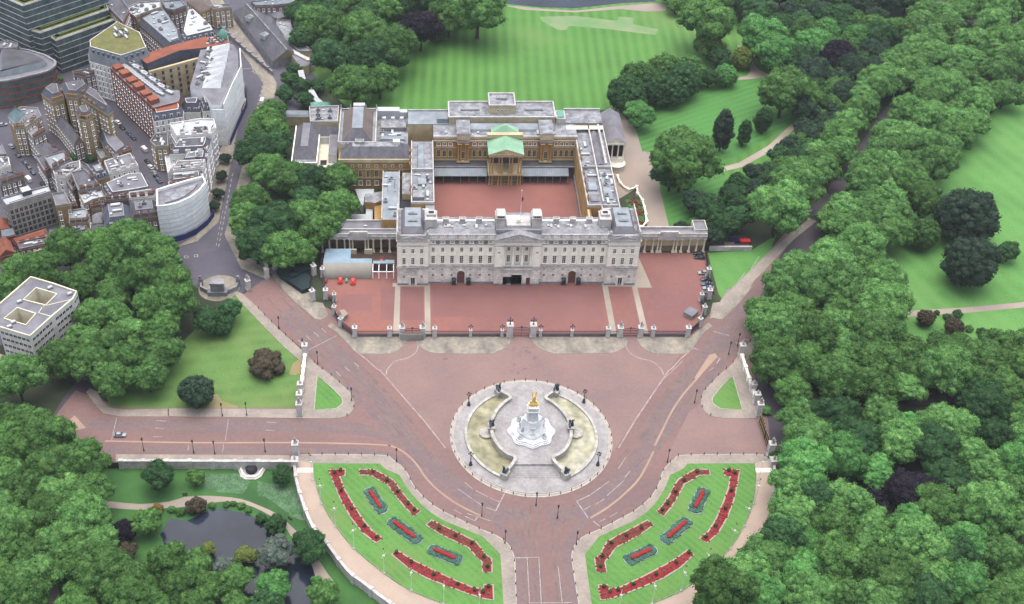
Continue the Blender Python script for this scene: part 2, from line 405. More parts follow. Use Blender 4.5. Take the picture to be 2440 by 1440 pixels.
def tag(o, label, cat, group=None, kind=None):
    o['label'] = label; o['category'] = cat
    if group: o['group'] = group
    if kind: o['kind'] = kind
    return o
def struct(name, mb, mats):
    o = mb.build(name, mats); o['kind'] = 'structure'; return o
def thing(name, label, cat, loc, rz=0.0, group=None, sc=1.0, world=False):
    """an Empty at the thing's base that parents its parts; world=True: parts are given in world metres"""
    o = bpy.data.objects.new(name, None); COL.objects.link(o); o.empty_display_size = .5
    o.location = loc if len(loc) == 3 else (loc[0], loc[1], 0.0); o.rotation_euler = (0, 0, rz); o.scale = (sc, sc, sc)
    if world: o['_o'] = tuple(o.location)
    return tag(o, label, cat, group)
def kid(o, src, loc, rz=0.0, name=None, sc=None):
    """a copy of the mesh object src as a part of o, at loc (in world metres when o takes world metres)"""
    c = src.copy(); COL.objects.link(c); c.parent = o
    k = o.get('_o')
    c.location = (loc[0] - k[0], loc[1] - k[1], loc[2] - k[2]) if k is not None else loc
    c.rotation_euler = (0, 0, rz)
    if sc: c.scale = sc
    if name: c.name = name
    return c
def dup(root, loc, rz=0.0, label=None, sc=None):
    r = root.copy(); COL.objects.link(r); r.location = loc if len(loc) == 3 else (loc[0], loc[1], 0); r.rotation_euler = (0, 0, rz)
    if sc: r.scale = (sc, sc, sc)
    if label: r['label'] = label
    for ch in list(root.children):
        c = ch.copy(); COL.objects.link(c); c.parent = r
        for gch in ch.children:
            d = gch.copy(); COL.objects.link(d); d.parent = c
    return r
PROTO = {}
def proto(key, mb, mats, name='window'):
    """mesh kept off the scene, to be copied as a part"""
    me_o = mb.build(name, mats); COL.objects.unlink(me_o); PROTO[key] = me_o; return me_o

# windows face -y, centred on x, sill at z = 0
def window_mesh(w, h, fr=.14, bars=(1, 2), hood=0, sill=True, proud=.06, surround=0.0):
    b = MB()
    b.add([(-w / 2, -.012, 0), (w / 2, -.012, 0), (w / 2, -.012, h), (-w / 2, -.012, h)], [(0, 1, 2, 3)], 1)
    b.box(-w / 2 - surround, -proud, -.0, -w / 2 + fr, .02, h); b.box(w / 2 - fr, -proud, 0, w / 2 + surround, .02, h)
    b.box(-w / 2 - surround, -proud - .004, h - fr, w / 2 + surround, .02, h + surround + .02)
    b.box(-w / 2 + fr, -proud, 0, w / 2 - fr, .02, fr)
    for k in range(1, bars[0] + 1): 
        x = -w / 2 + w * k / (bars[0] + 1); b.box(x - .05, -.03, fr, x + .05, .02, h - fr)
    for k in range(1, bars[1] + 1):
        z = h * k / (bars[1] + 1); b.box(-w / 2 + fr, -.034, z - .05, w / 2 - fr, .02, z + .05)
    if sill: b.box(-w / 2 - .25 - surround, -.3, -.22, w / 2 + .25 + surround, .02, -.003, bottom=True)
    if hood:
        z = h + surround + .25; k = w / 2 + .45 + surround
        b.box(-k, -.55, z, k, .02, z + .28, bottom=True)
        if hood == 2: b.add([(-k, -.5, z + .28), (k, -.5, z + .28), (0, -.5, z + 1.1), (-k, .02, z + .28), (k, .02, z + .28), (0, .02, z + 1.1)], [(0, 1, 2), (0, 2, 5, 3), (1, 4, 5, 2)])
        if hood == 3:
            pts = [(k * math.cos(a), .85 * math.sin(a)) for a in [math.pi * i / 6 for i in range(7)]]
            b.add([(x, -.5, z + .28 + q) for x, q in pts] + [(x, .02, z + .28 + q) for x, q in pts], [tuple(range(7))] + [(i, 7 + i, 8 + i, i + 1) for i in range(6)])
    return b
proto('w_main', window_mesh(1.75, 4.3, bars=(1, 3), hood=3, surround=.3), ['stone_white', 'glass'])
proto('w_main2', window_mesh(1.6, 4.0, bars=(1, 3), hood=0, surround=.2), ['stone_white', 'glass'])
proto('w_upper', window_mesh(1.5, 2.6, bars=(1, 2), surround=.3), ['stone_white', 'glass'])
proto('w_small', window_mesh(1.2, 1.5, bars=(1, 1), surround=.2, sill=False), ['stone_rust', 'glass'])
proto('w_attic', window_mesh(1.1, .9, bars=(1, 0), surround=.15, sill=False), ['stone_rust', 'dark'])
proto('w_bath', window_mesh(1.7, 3.9, bars=(1, 3), surround=.25), ['bath_pale', 'glass'])
proto('w_bath_s', window_mesh(1.7, 1.7, bars=(1, 1), surround=.2), ['stone_white', 'glass'])
proto('w_town', window_mesh(1.15, 2.0, bars=(0, 1), fr=.16, surround=.08), ['white_paint', 'glass'])
proto('w_big', window_mesh(1.4, 2.6, bars=(1, 2), fr=.16, surround=.1), ['white_paint', 'glass'])
proto('w_dark', window_mesh(1.6, 2.4, bars=(1, 0), fr=.12), ['concrete', 'glass'])
proto('w_band', window_mesh(1.9, 1.7, bars=(1, 0), fr=.14, sill=False), ['stucco', 'glass'])
def dormer_mesh(w=1.5, h=1.9, d=2.0):
    b = MB(); b.box(-w / 2, 0, 0, w / 2, d, h, 0)
    b.box(-w / 2 - .12, -.12, h, w / 2 + .12, d, h + .14, 2, bottom=True)
    b.box(-w / 2 + .22, -.02, .3, w / 2 - .22, .02, h - .2, 1)
    return b
proto('dormer', dormer_mesh(), ['white_paint', 'glass', 'lead'], 'dormer')
proto('dormer_dark', dormer_mesh(1.3, 2.0, 1.6), ['mansard_pale', 'glass', 'mansard_pale'], 'dormer')
def chimney_mesh(w, d, h, pots):
    b = MB(); b.box(-w / 2, -d / 2, 0, w / 2, d / 2, h, 0); b.box(-w / 2 - .12, -d / 2 - .12, h - .5, w / 2 + .12, d / 2 + .12, h - .25, 0, True)
    for k in range(pots):
        x = -w / 2 + w * (k + .5) / pots; b.lathe([(.16, h), (.2, h + .35), (.15, h + .8)], 6, x, 0, 1)
    return b
proto('chim', chimney_mesh(2.6, .9, 2.4, 5), ['brick_brown', 'tile_orange'], 'chimney')
proto('chim_tan', chimney_mesh(2.2, .9, 2.2, 4), ['brick_tan', 'tile_orange'], 'chimney')
proto('chim_white', chimney_mesh(2.4, .9, 2.2, 4), ['stucco', 'tile_orange'], 'chimney')
b = MB(); b.obox(0, 0, 0, 1.8, 1.3, .35, 0, 0); b.obox(0, 0, .35, 1.5, 1.0, .18, 0, 1, .9); proto('skylight', b, ['lead', 'roofwhite'], 'skylight')
b = MB(); b.box(-1.1, -.8, .2, 1.1, .8, 1.5); b.box(-1.0, -.7, 0, -.8, .7, .2, 1); b.box(.8, -.7, 0, 1.0, .7, .2, 1); b.lathe([(.55, 1.5), (.55, 1.7)], 10, 0, 0, 1); proto('plant', b, ['lead', 'dark'], 'roof_unit')
b = MB(); b.box(-.6, -2.2, .25, .6, 2.2, .95, 0, True); b.box(-.5, -2.0, 0, -.3, 2.0, .25, 1); b.box(.3, -2.0, 0, .5, 2.0, .25, 1); proto('duct', b, ['roofwhite', 'dark'], 'duct')
# ================================================================== the setting: ground, roads, lawns, water
def mirror_both(fn):
    fn(lambda p: p); fn(lambda p: MX(p))
GL = -3.0      # level of the lower garden beyond the balustrade
CY = -97.5     # the memorial stands at (0, CY)

# low ground first, then the raised terrace everything else stands on, with the garden notch left out
b = MB(); b.flat([(-900, -420), (900, -420), (900, 900), (-900, 900)], GL); struct('ground', b, 'parkgrass')
WALL_LINE = W('F', [(150, 1112), (278, 1103), (698, 1105)]) + smooth(W('Q5', [(68, 130), (85, 220), (100, 330), (140, 480), (240, 740), (360, 885), (560, 1150), (700, 1260), (880, 1400), (1020, 1490), (1250, 1590)]), 3)
terr = WALL_LINE + [(10, -330), (900, -330), (900, 900), (-900, 900), (-900, WALL_LINE[0][1] - 8)]
b = MB(); b.prism(terr, GL - .5, -.06, 0); struct('terrace_ground', b, 'soil')

# roads
b = MB(); b.flat(W('F', [(-300, -120), (760, -120), (735, 60), (760, 190), (690, 290), (640, 480), (570, 600), (640, 668), (560, 706), (390, 668), (200, 720), (-300, 980)]), -.03); struct('street', b, 'asphalt')
b = MB(); b.flat(W('F', [(60, 1080), (180, 930), (260, 960), (700, 960), (730, 840), (575, 705), (645, 655), (790, 740), (850, 805), (1640, 800), (1690, 750), (1830, 600), (1880, 545), (1960, 600), (1880, 720), (1790, 850), (1832, 1000), (1838, 1092), (1670, 1130), (1560, 1235), (1440, 1310), (1395, 1330), (1385, 1560), (1215, 1560), (1190, 1330), (1120, 1300), (1000, 1245), (900, 1150), (720, 1098), (278, 1101)]), -.02); struct('road', b, 'tarmac_red')
b = MB(); b.flat(smooth(W('F', [(1790, 760), (1835, 650), (1880, 580), (1930, 500), (2010, 405), (2100, 270), (2220, 130), (2345, -20), (2440, -120)]), 2) + smooth(W('F', [(2480, -120), (2378, -10), (2256, 130), (2126, 290), (2040, 430), (1985, 520), (1930, 610), (1890, 690), (1850, 800)]), 2), -.012); struct('carriage_road', b, 'asphalt_dark')
b = MB(); b.flat(W('F', [(1790, 815), (1830, 860), (1880, 950), (2000, 915), (2300, 915), (2300, 960), (2010, 975), (1900, 1010), (1870, 1140), (1842, 1140), (1830, 1000), (1800, 920)]), -.008); struct('side_path', b, 'asphalt_dark')
# the plaza between forecourt fence and memorial, and the paved mouth of the side gate
plz = W('F', [(868, 842), (905, 880), (960, 942), (1010, 1002), (1075, 1075), (1262, 1120)]); plz = plz + [(-x, y) for x, y in plz[::-1][1:]] + [(72, -36.9), (-72, -36.9)]
b = MB(); b.flat(plz, 0.0); struct('plaza', b, 'tarmac_plaza')
b = MB(); b.flat(W('F', [(1588, 1092), (1640, 985), (1668, 960), (1700, 990), (1800, 1000), (1830, 1092)]), 0.0); struct('gate_road', b, 'tarmac_plaza')
# forecourt and inner court
FC = [(p[0], p[1]) for p in W('F', [(1636, 796), (1668, 775), (1690, 745), (1692, 712), (1712, 705), (1688, 603), (1500, 603)])]
FCX = [(72.6, -37.0), (79, -30.6), (82.5, -22.5), (82.6, -13.5), (86.5, -11.5), (91.5, 22), (50, 24), (-50, 24), (-91.5, 22), (-86.5, -11.5), (-82.6, -13.5), (-82.5, -22.5), (-79, -30.6), (-72.6, -37.0)]
b = MB(); b.flat(FCX, .03); struct('forecourt', b, 'forecourt')
b = MB(); b.flat([(-37, 13), (36, 13), (36, 92), (-37, 92)], .05); struct('courtyard', b, 'quad')
# pale paved strips across the forecourt
b = MB()
for sx in (1, -1):
    b.flat([(sx * 39.6, -36.6), (sx * 42.2, -36.6), (sx * 42.2, -2.6), (sx * 39.6, -2.6)], .045)
    b.flat([(sx * 53.4, -35), (sx * 56.2, -35), (sx * 55.6, -2.6), (sx * 53.2, -2.6)], .045)
    b.flat([(sx * 39.6, -2.6), (sx * 56.8, -2.6), (sx * 56.8, 0), (sx * 39.6, 0)], .045)
b.flat([(55, -3.4), (62.3, -3.4), (61.8, 1), (58.8, 24), (55, 24)], .05)
struct('paved_strips', b, 'gravel_pale')
# gravel drive and garden paths
b = MB(); b.flat(W('P2', [(1440, 160), (1480, 215), (1640, 400), (1700, 615), (1810, 625), (1850, 750), (1890, 1040), (1990, 1440), (1760, 1440), (1700, 1130), (1640, 1000), (1440, 1120), (1380, 700), (1380, 600)]), .02); struct('gravel_drive', b, 'gravel')
b = MB(); b.flat(W('F', [(1706, 402), (1760, 388), (1830, 348), (1895, 288), (1906, 294), (1842, 358), (1770, 398), (1706, 413)]), .02)
b.flat(W('R2', [(1430, 742), (1520, 722), (1555, 680), (1535, 560), (1430, 480), (1430, 430), (1470, 440), (1560, 540), (1590, 620), (1640, 670), (1720, 705), (1700, 740), (1560, 755), (1430, 764)]), .024); struct('garden_path', b, 'gravel_pale')
# lawns
b = MB(); b.flat(W('F', [(840, 270), (700, 130), (720, 10), (1000, -60), (1700, -60), (1790, 110), (1900, 250), (2000, 330), (1880, 420), (1700, 530), (1590, 560), (1555, 365), (1525, 330), (1490, 262)]), -.012); struct('garden_lawn', b, 'gardenlawn')
b = MB(); b.flat(W('F', [(1528, 362), (1515, 310), (1545, 262), (1660, 212), (1800, 183), (1836, 196), (1812, 240), (1905, 285), (1712, 400), (1580, 365)]), 0.0)
b.flat(W('F', [(1556, 366), (1710, 405), (1760, 440), (1700, 530), (1600, 545)]), 0.0); struct('side_lawn', b, 'sidelawn')
b = MB(); b.flat(W('F', [(1286, 40), (1370, 38), (1470, 50), (1475, 40), (1510, 42), (1508, 58), (1568, 70), (1562, 84), (1450, 70), (1355, 62), (1350, 72), (1330, 72), (1290, 50)]), .004); struct('worn_grass', b, 'worn')
b = MB(); b.flat(W('F', [(1980, 640), (2160, 540), (2260, 380), (2440, 190), (2640, 100), (2640, 830), (2100, 830)]), 0.0); struct('park_lawn', b, 'parklawn')
b = MB(); b.flat(W('F', [(2150, 742), (2300, 733), (2440, 720), (2520, 712), (2520, 725), (2440, 733), (2300, 746), (2150, 756)]), .02)
b.flat(W('F', [(2095, 1170), (2130, 1140), (2160, 1150), (2120, 1230), (2090, 1280)]), .0); struct('park_path', b, 'gravel')
b = MB(); b.flat(W('F', [(1686, 603), (1790, 597), (1850, 560), (1835, 598), (1720, 712), (1712, 700)]), 0.0); struct('verge_lawn', b, 'parklawn')
b = MB(); b.flat(W('F', [(300, 972), (262, 966), (250, 940), (270, 880), (410, 840), (560, 690), (592, 712), (715, 855), (718, 972)]), 0.0); struct('corner_lawn', b, 'stjlawn')
b = MB(); b.flat(W('Q2', [(1040, 1050), (1070, 960), (1120, 925), (1160, 950), (1150, 1040), (1090, 1060)]), .006); b.flat(W('Q2', [(330, 1340), (400, 1220), (430, 1225), (460, 1280), (600, 1325), (600, 1342)]), .006); struct('bare_earth', b, 'bare')
b = MB(); b.flat(W('P4', [(1290, -20), (1480, -20), (1540, 250), (1440, 330), (1400, 200)]), .03); struct('flower_lawn', b, 'parkgrass')
# lower garden: path, lake, stream
b = MB(); b.flat(smooth(W('Q4', [(-60, 640), (60, 640), (270, 660), (500, 640), (620, 605), (760, 595), (900, 600), (1060, 620), (1200, 670), (1350, 740), (1450, 830), (1540, 920), (1640, 1050), (1735, 1200), (1800, 1280)], GL), 2) + smooth(W('Q4', [(1720, 1310), (1640, 1220), (1600, 1100), (1470, 940), (1400, 830), (1290, 750), (1150, 680), (1000, 640), (830, 650), (640, 680), (500, 690), (270, 705), (40, 690), (-60, 690)], GL), 2), GL + .03)
b.flat(W('Q3', [(290, 1000), (420, 1060), (430, 1200), (480, 1440), (600, 1440), (620, 1520), (290, 1560), (290, 1200)], GL), GL + .03); struct('park_footpath', b, 'gravel')
b = MB(); b.flat(smooth(W('Q4', [(430, 900), (470, 830), (520, 770), (640, 790), (760, 730), (860, 700), (960, 705), (1080, 730), (1190, 770), (1250, 830), (1320, 920), (1440, 1040), (1600, 1110), (1640, 1250), (1600, 1440), (1560, 1600), (400, 1600), (480, 1300), (470, 1000), (430, 900)], GL), 2), GL + .02)
struct('lake', b, 'water')
b = MB(); b.flat(W('F', [(1195, 8), (1290, 18), (1370, 20), (1480, 8), (1560, 4), (1600, -30), (1600, -120), (1100, -120)]), .012); struct('garden_lake', b, 'water')
b = MB(); b.flat(W('F', [(1195, 12), (1300, 22), (1370, 26), (1480, 14), (1560, 8), (1590, 12), (1585, 26), (1540, 28), (1480, 22), (1370, 30), (1250, 24)]), .018); struct('lake_bank', b, 'gravel')
b = MB()
for p in (W('Q4', [(780, 430), (1060, 420), (1090, 470), (1140, 480), (1080, 580), (900, 570), (770, 540)], GL), W('Q4', [(1190, 480), (1300, 500), (1480, 500), (1540, 640), (1580, 800), (1460, 760), (1330, 660), (1250, 600), (1190, 600)], GL)):
    b.flat(p, GL + .03)
o = b.build('meadow_planting', 'meadow'); o['kind'] = 'stuff'; tag(o, 'pale green flowering ground cover below the white garden wall', 'ground cover')

# pavements with kerbs, mirrored about the avenue's axis
PAV = {}
def pavements(mx):
    lf = mx is not None
    f = (lambda p: p) if mx == 1 else MX
    kerb_line = W('F', [(700, 1086)]) + smooth(W('Q5', [(250, 88), (860, 95), (960, 130), (1040, 190), (1100, 260), (1150, 360), (1250, 480), (1400, 590), (1560, 670), (1750, 760), (1900, 820), (1990, 880), (2040, 950), (2070, 1060), (2085, 1440)]), 3) + W('Q5', [(2105, 1640), (2125, 1850)])
    outer = smooth(W('Q5', [(68, 130), (85, 220), (100, 330), (140, 480), (240, 740), (360, 885), (560, 1150), (700, 1260), (880, 1400), (1020, 1490), (1250, 1590)]), 3)
    PAV['kerb' + str(mx)] = f(kerb_line); PAV['outer' + str(mx)] = f(outer)
    poly = kerb_line + W('Q5', [(1500, 1850)]) + outer[::-1]
    b = MB(); b.prism(f(poly), -.1, .12, 1, 0); b.strip(f(kerb_line), .35, -.1, .135, 1)
    struct('pavement', b, ['paving', 'kerb'])
    lawn_edge = W('Q5', [(250, 170), (258, 300), (330, 540), (460, 750), (620, 945), (890, 1170), (1130, 1325), (1420, 1440), (1700, 1540)])
    b = MB(); b.flat(f(outer + lawn_edge[::-1]), .14); struct('terrace_walk', b, 'walkway')
    PAV['flag' + str(mx)] = f(lawn_edge)
    lawn = smooth(lawn_edge, 2) + W('Q5', [(1990, 1640), (1968, 1440), (1955, 1200), (1940, 990)]) + smooth(W('Q5', [(1940, 990), (1850, 900), (1780, 830)]), 3) + smooth(W('Q5', [(1780, 830), (1560, 740), (1420, 680), (1270, 580), (1170, 480), (1085, 370), (1030, 275)]), 3) + smooth(W('Q5', [(1030, 275), (905, 220), (855, 172)]), 2)
    b = MB(); b.flat(f(lawn), .165); struct('bed_lawn', b, 'bedlawn')
    b = MB(); b.strip(f(W('Q5', [(105, 232), (250, 232)])), 2.2, .17); struct('step', b, 'stone_white')
    # island and roadside pavement
    isl = W('Q2', [(590, 340), (640, 362), (760, 470), (860, 575), (960, 670), (1190, 880), (1280, 975), (1400, 1060), (1560, 1200)]) + smooth(W('Q2', [(1560, 1200), (1600, 1290), (1580, 1370), (1500, 1420), (1380, 1432)]), 3) + W('Q2', [(1170, 1430), (0, 1412)] if mx == 1 else [(1170, 1430), (1110, 1415)])
    isl += W('Q2', [(0, 1345), (1110, 1350), (1150, 945), (1140, 940), (1000, 820), (840, 660), (640, 450), (560, 350)] if mx == 1 else [(1110, 1350), (1150, 945), (1140, 940), (1000, 820), (840, 660), (640, 450), (560, 350)])
    b = MB(); b.prism(f(isl), -.1, .1, 1, 0); struct('pavement', b, ['paving', 'kerb'])
    PAV['isl' + str(mx)] = f(isl)
    tri = W('Q2', [(1280, 1068), (1400, 1160), (1490, 1250)]) + smooth(W('Q2', [(1490, 1250), (1500, 1300), (1440, 1350)]), 3) + W('Q2', [(1255, 1358)])
    b = MB(); b.flat(f(tri), .13); struct('island_lawn', b, 'bedlawn')
    b = MB(); b.strip(f(tri), .35, .1, .2, closed=True); struct('lawn_edging', b, 'kerb')
    # roadside pavement along the forecourt fence
    fp = W('Q2', [(800, 165), (880, 180), (1000, 340), (1100, 440), (1200, 520)]) + smooth(W('Q2', [(1200, 520), (1270, 580), (1340, 575), (1375, 545)]), 2) + W('Q2', [(1330, 440), (1225, 430), (1215, 350), (1100, 280), (960, 170), (900, 130)])
    b = MB(); b.prism(f(fp), -.1, .08, 1, 0); struct('pavement', b, ['apron', 'kerb'])
    fp = W('Q2', [(1370, 640), (1450, 690), (1600, 850)]) + W('Q8', [(130, 520), (200, 555), (540, 555)]) + smooth(W('Q8', [(540, 555), (650, 500), (710, 430), (738, 362)]), 3) + W('Q8', [(640, 345), (110, 340)]) + W('Q2', [(1590, 740), (1400, 610)])
    b = MB(); b.prism(f(fp), -.1, .1, 1, 0); struct('apron', b, ['apron', 'kerb']); PAV['ap' + str(mx)] = f(fp)
    fp = smooth(W('Q8', [(838, 362), (870, 460), (960, 520), (1060, 550)]), 3) + W('Q8', [(1720, 555)]) + smooth(W('Q8', [(1720, 555), (1850, 500), (1920, 440), (1962, 350)]), 3) + W('Q8', [(1400, 335)])
    b = MB(); b.prism(f(fp), -.1, .1, 1, 0); struct('apron', b, ['apron', 'kerb'])
    # dividing kerb between plaza and road, and the curved track to the side gate
    b = MB(); b.strip(f(W('Q2', [(1580, 830), (1700, 920), (1800, 1010)]) + W('F', [(905, 882), (960, 945), (1012, 1005), (1062, 1068)])), .55, .012)
    b.strip(f(smooth(W('Q8', [(840, 400), (860, 470), (820, 550), (730, 605), (620, 630), (560, 665), (500, 740), (490, 800)]), 3)), .5, .02); struct('kerb_line', b, 'line')
pavements(1); pavements(-1)
b = MB(); b.prism(W('F', [(276, 1083), (690, 1085.5), (690, 1102), (276, 1101)]), -.1, .1, 1, 0)
b.prism(W('F', [(402, 974), (300, 977), (262, 972), (245, 958), (232, 935), (215, 925), (205, 935), (225, 962), (246, 985), (290, 993), (402, 993)]), -.1, .1, 1, 0); struct('pavement', b, ['paving', 'kerb'])
b = MB(); b.flat(W('F', [(60, 1080), (120, 1000), (150, 950), (185, 905), (215, 870), (250, 890), (235, 935), (262, 975), (300, 1000)]), -.024); struct('side_road', b, 'asphalt_dark')
PAVR = W('F', [(1690, 760), (1720, 712), (1835, 598), (1880, 560), (1930, 520), (1945, 528), (1890, 572), (1740, 730), (1722, 752)])
b = MB(); b.prism(PAVR, -.1, .09, 1, 0); struct('pavement', b, ['paving', 'kerb'])
b = MB(); b.prism(W('F', [(535, 560), (575, 640), (640, 668), (640, 640), (590, 600), (560, 540), (640, 300), (660, 200), (620, 130), (565, 60), (530, 0), (500, 0), (560, 100), (628, 200)]), -.1, .05, 1, 0)
b.prism(W('F', [(418, 590), (470, 575), (520, 530), (535, 460), (555, 370), (585, 200), (575, 190), (540, 320), (500, 420), (470, 560)]), -.1, .07, 1, 0); struct('pavement', b, ['apron', 'kerb'])

# greyer running lanes worn along the roads, oil stained mouth of the main gate, forecourt tone patches with painted shadow
b = MB()
def lanes(f):
    for off in (0, 1):
        pts = [W('F', [(690, 735), (770, 815), (850, 895), (930, 985), (1000, 1075), (1085, 1155), (1180, 1215), (1262, 1232)]), W('F', [(668, 750), (745, 830), (815, 905), (880, 975), (940, 1035), (1010, 1105), (1100, 1185), (1200, 1260), (1235, 1330), (1245, 1470)])][off]
        b.strip(smooth(f(pts), 3), (6.5, 3.4)[off], -.006 + .002 * off)
lanes(lambda p: p); lanes(MX)
b.strip(smooth(W('F', [(150, 1012), (400, 1012), (700, 1016), (850, 1022), (960, 1050), (1040, 1110)]), 3), 6.5, -.008); b.strip(smooth(W('F', [(180, 1070), (450, 1072), (700, 1074), (880, 1076), (980, 1110), (1060, 1170)]), 3), 3.0, -.007)
struct('worn_lanes', b, 'tarmac_grey')
b = MB(); rr = random.Random(9)
for f in ((lambda p: p), MX):
    base = smooth(f(W('F', [(640, 690), (705, 755), (782, 835), (855, 908), (925, 985), (985, 1060), (1070, 1140), (1165, 1210), (1262, 1250)])), 4)
    for k in range(9):
        o_ = rr.uniform(-7, 7); i0 = rr.randrange(0, 14); i1 = rr.randrange(i0 + 8, len(base)); w_ = rr.uniform(.5, 1.1)
        P = [Vector(q) for q in base]; pts = []
        for i in range(i0, i1):
            t = (P[min(i + 1, len(P) - 1)] - P[max(i - 1, 0)]).normalized(); pts.append((P[i].x - t.y * o_, P[i].y + t.x * o_))
        b.strip(pts, w_, -.001 + .0003 * k)
for k in range(9): x = rr.uniform(-8, 8); b.strip([(x, -180), (x * 1.05, -160), (x * 1.2, -146), (x * 1.8 + 4, -134)], rr.uniform(.5, 1.0), -.001 + .0003 * k)
struct('tyre_bands', b, 'asphalt_warm')
b = MB(); rr = random.Random(2)
def blot(x, y, r, z): b.flat([(x + r * (1 + .3 * math.sin(3 * a + x)) * math.cos(a), y + r * .8 * math.sin(a)) for a in [math.pi * i / 7 for i in range(14)]], z)
for i in range(46): blot(rr.gauss(0, 3.2), -44 - abs(rr.gauss(0, 7)), rr.uniform(.25, 1.1), .004 + .0004 * i)
for i in range(30): blot(rr.uniform(-40, 40), rr.uniform(-62, -46), rr.uniform(.15, .5), .024 + .0004 * i)
for x, y in ((1063, 856), (945, 895)): q = g(x, y); blot(q[0], q[1], 1.1, .04)
struct('stains', b, 'stain')
b = MB()
for i, (x0, y0, x1, y1) in enumerate(((-62, -26, -52, -3), (-51.8, -26, -43, -4), (-38.5, -24, 10, -3), (12, -26, 38, -5), (58, -30, 72, -20), (-80, -20, -66, -8))): b.flat([(x0, y0), (x1, y0), (x1, y1), (x0, y1)], .036)
struct('forecourt_patch_shade', b, 'patch')  # tone patches; the darker middle also paints the palace front's cast shadow

# painted markings
b = MB()
def dash(k, x, y, dx, dy, n, m=0, wd=.28, frac=.5, z=.008):
    for i in range(n):
        p = W(k, [(x + dx * i, y + dy * i), (x + dx * (i + frac), y + dy * (i + frac))]); b.strip(p, wd, z, m=m)
for x, y in ((1118, 757), (1187, 720), (1254, 690), (1318, 656), (1443, 1030), (1518, 988), (1598, 950)): b.strip(W('Q2', [(x, y), (x + 40, y + 38)]), .35, .008)
b.strip(W('Q2', [(1195, 848), (1445, 722)]), .3, .008)
for x, y in ((1615, 1075), ): pass
for k, pts in (('Q7', [(90, 470), (240, 330), (300, 270)]), ('Q7', [(590, 375), (630, 345)]), ('Q6', [(580, 220), (650, 110)]), ('Q6', [(640, 295), (690, 235)]), ('Q6', [(480, 460), (630, 325)]), ('Q6', [(325, 455), (500, 330)]), ('Q6', [(270, 590), (335, 550)]), ('Q6', [(375, 540), (455, 490)]), ('Q6', [(410, 695), (465, 670)]), ('Q6', [(500, 655), (570, 610)]),
               ('Q5', [(1620, 340), (1690, 400)]), ('Q5', [(1720, 415), (1830, 470)]), ('Q5', [(1850, 480), (1940, 520)]), ('Q5', [(1560, 400), (1770, 545)]), ('Q5', [(1810, 565), (1900, 598)]), ('Q5', [(1520, 585), (1590, 625)]), ('Q5', [(1620, 645), (1705, 685)]), ('Q5', [(1640, 620), (1860, 690)]),
               ('Q5', [(2075, 1015), (2122, 1018)]), ('F', [(1228, 1330), (1228, 1440)]), ('F', [(1256, 1330), (1262, 1440)]), ('F', [(1284, 1328), (1290, 1440)]), ('F', [(1228, 1330), (1284, 1328)]), ('F', [(1330, 1350), (1340, 1440)]), ('F', [(1265, 1437), (1362, 1436)]),
               ('F', [(278, 995), (266, 1048)]), ('F', [(544, 1000), (537, 1050)]), ('F', [(533, 1060), (530, 1078)]), ('F', [(450, 1060), (447, 1075)]), ('F', [(372, 1002), (395, 1004)]), ('F', [(635, 1006), (660, 1008)]), ('F', [(370, 1020), (390, 1022)]), ('F', [(633, 1025), (655, 1027)]), ('F', [(365, 1041), (385, 1041)])):
    b.strip(W(k, pts), .26, .008)
for k, pts in (('Q6', [(205, 510), (310, 662)]), ('Q6', [(205, 510), (325, 455)]), ('Q6', [(355, 690), (410, 735)]), ('Q5', [(1978, 440), (1940, 515)]), ('Q5', [(1935, 525), (1898, 600)]), ('Q5', [(1733, 655), (1708, 690)]), ('Q7', [(395, 125), (470, 155)]), ('Q7', [(860, 70), (900, 90)]), ('Q7', [(655, 222), (700, 245), (665, 300)]), ('Q7', [(910, 90), (965, 35), (1005, 48)])):
    b.strip(W(k, pts), .4, .009)
for x0, y0, x1, y1 in ((1700, 790, 1738, 800), (1648, 828, 1665, 833), (1745, 690, 1775, 650), (1790, 640, 1810, 610)): b.strip(W('F', [(x0, y0), (x1, y1)]), .3, .008)
for x, y in ((440, 610), (463, 607), (418, 605)): b.strip(W('F', [(x, y), (x + 8, y), (x + 8, y + 5), (x, y + 5)]), .5, -.01, closed=True)
for i in range(14):      # dashed bus lane up the street
    x, y = 521 + (553 - 521) * i / 13, 588 + (420 - 588) * i / 13
    b.strip(W('F', [(x, y), (x + 1.5, y - 7)]), .4, -.02); b.strip(W('F', [(x - 6, y - 2), (x - 4.5, y - 9)]), .3, -.02) if i < 7 else None
for i in range(16):
    x, y = 600 + (640 - 600) * i / 15, 300 + (150 - 300) * i / 15; b.strip(W('F', [(x, y), (x + 1.5, y - 5)]), .35, -.02)
for pts in ([(573, 165), (598, 163)], [(600, 170), (622, 182)], [(600, 160), (607, 176), (612, 174), (604, 158), (600, 160)]): b.strip(W('F', pts), .4, -.02)
struct('road_markings', b, 'white_line')
b = MB()
for k, pts in (('Q7', [(650, 200), (480, 430), (330, 600), (190, 800), (70, 1040), (0, 1180)]), ('Q6', [(900, 60), (780, 290), (640, 440), (480, 570), (330, 660)]), ('Q5', [(930, 0), (1060, 60), (1180, 170), (1270, 300), (1390, 420), (1560, 540), (1780, 650)]), ('F', [(250, 1051), (450, 1055), (700, 1055), (860, 1058), (930, 1062)])):
    b.strip(smooth(W(k, pts), 3), .8, .002)
b.flat(W('F', [(1690, 846), (1704, 842), (1710, 850), (1660, 905), (1655, 900)]), .003)
b.flat(W('F', [(135, 1028), (178, 990), (205, 1020), (150, 1034)]), .003)
struct('worn_bands', b, 'yellow_band')
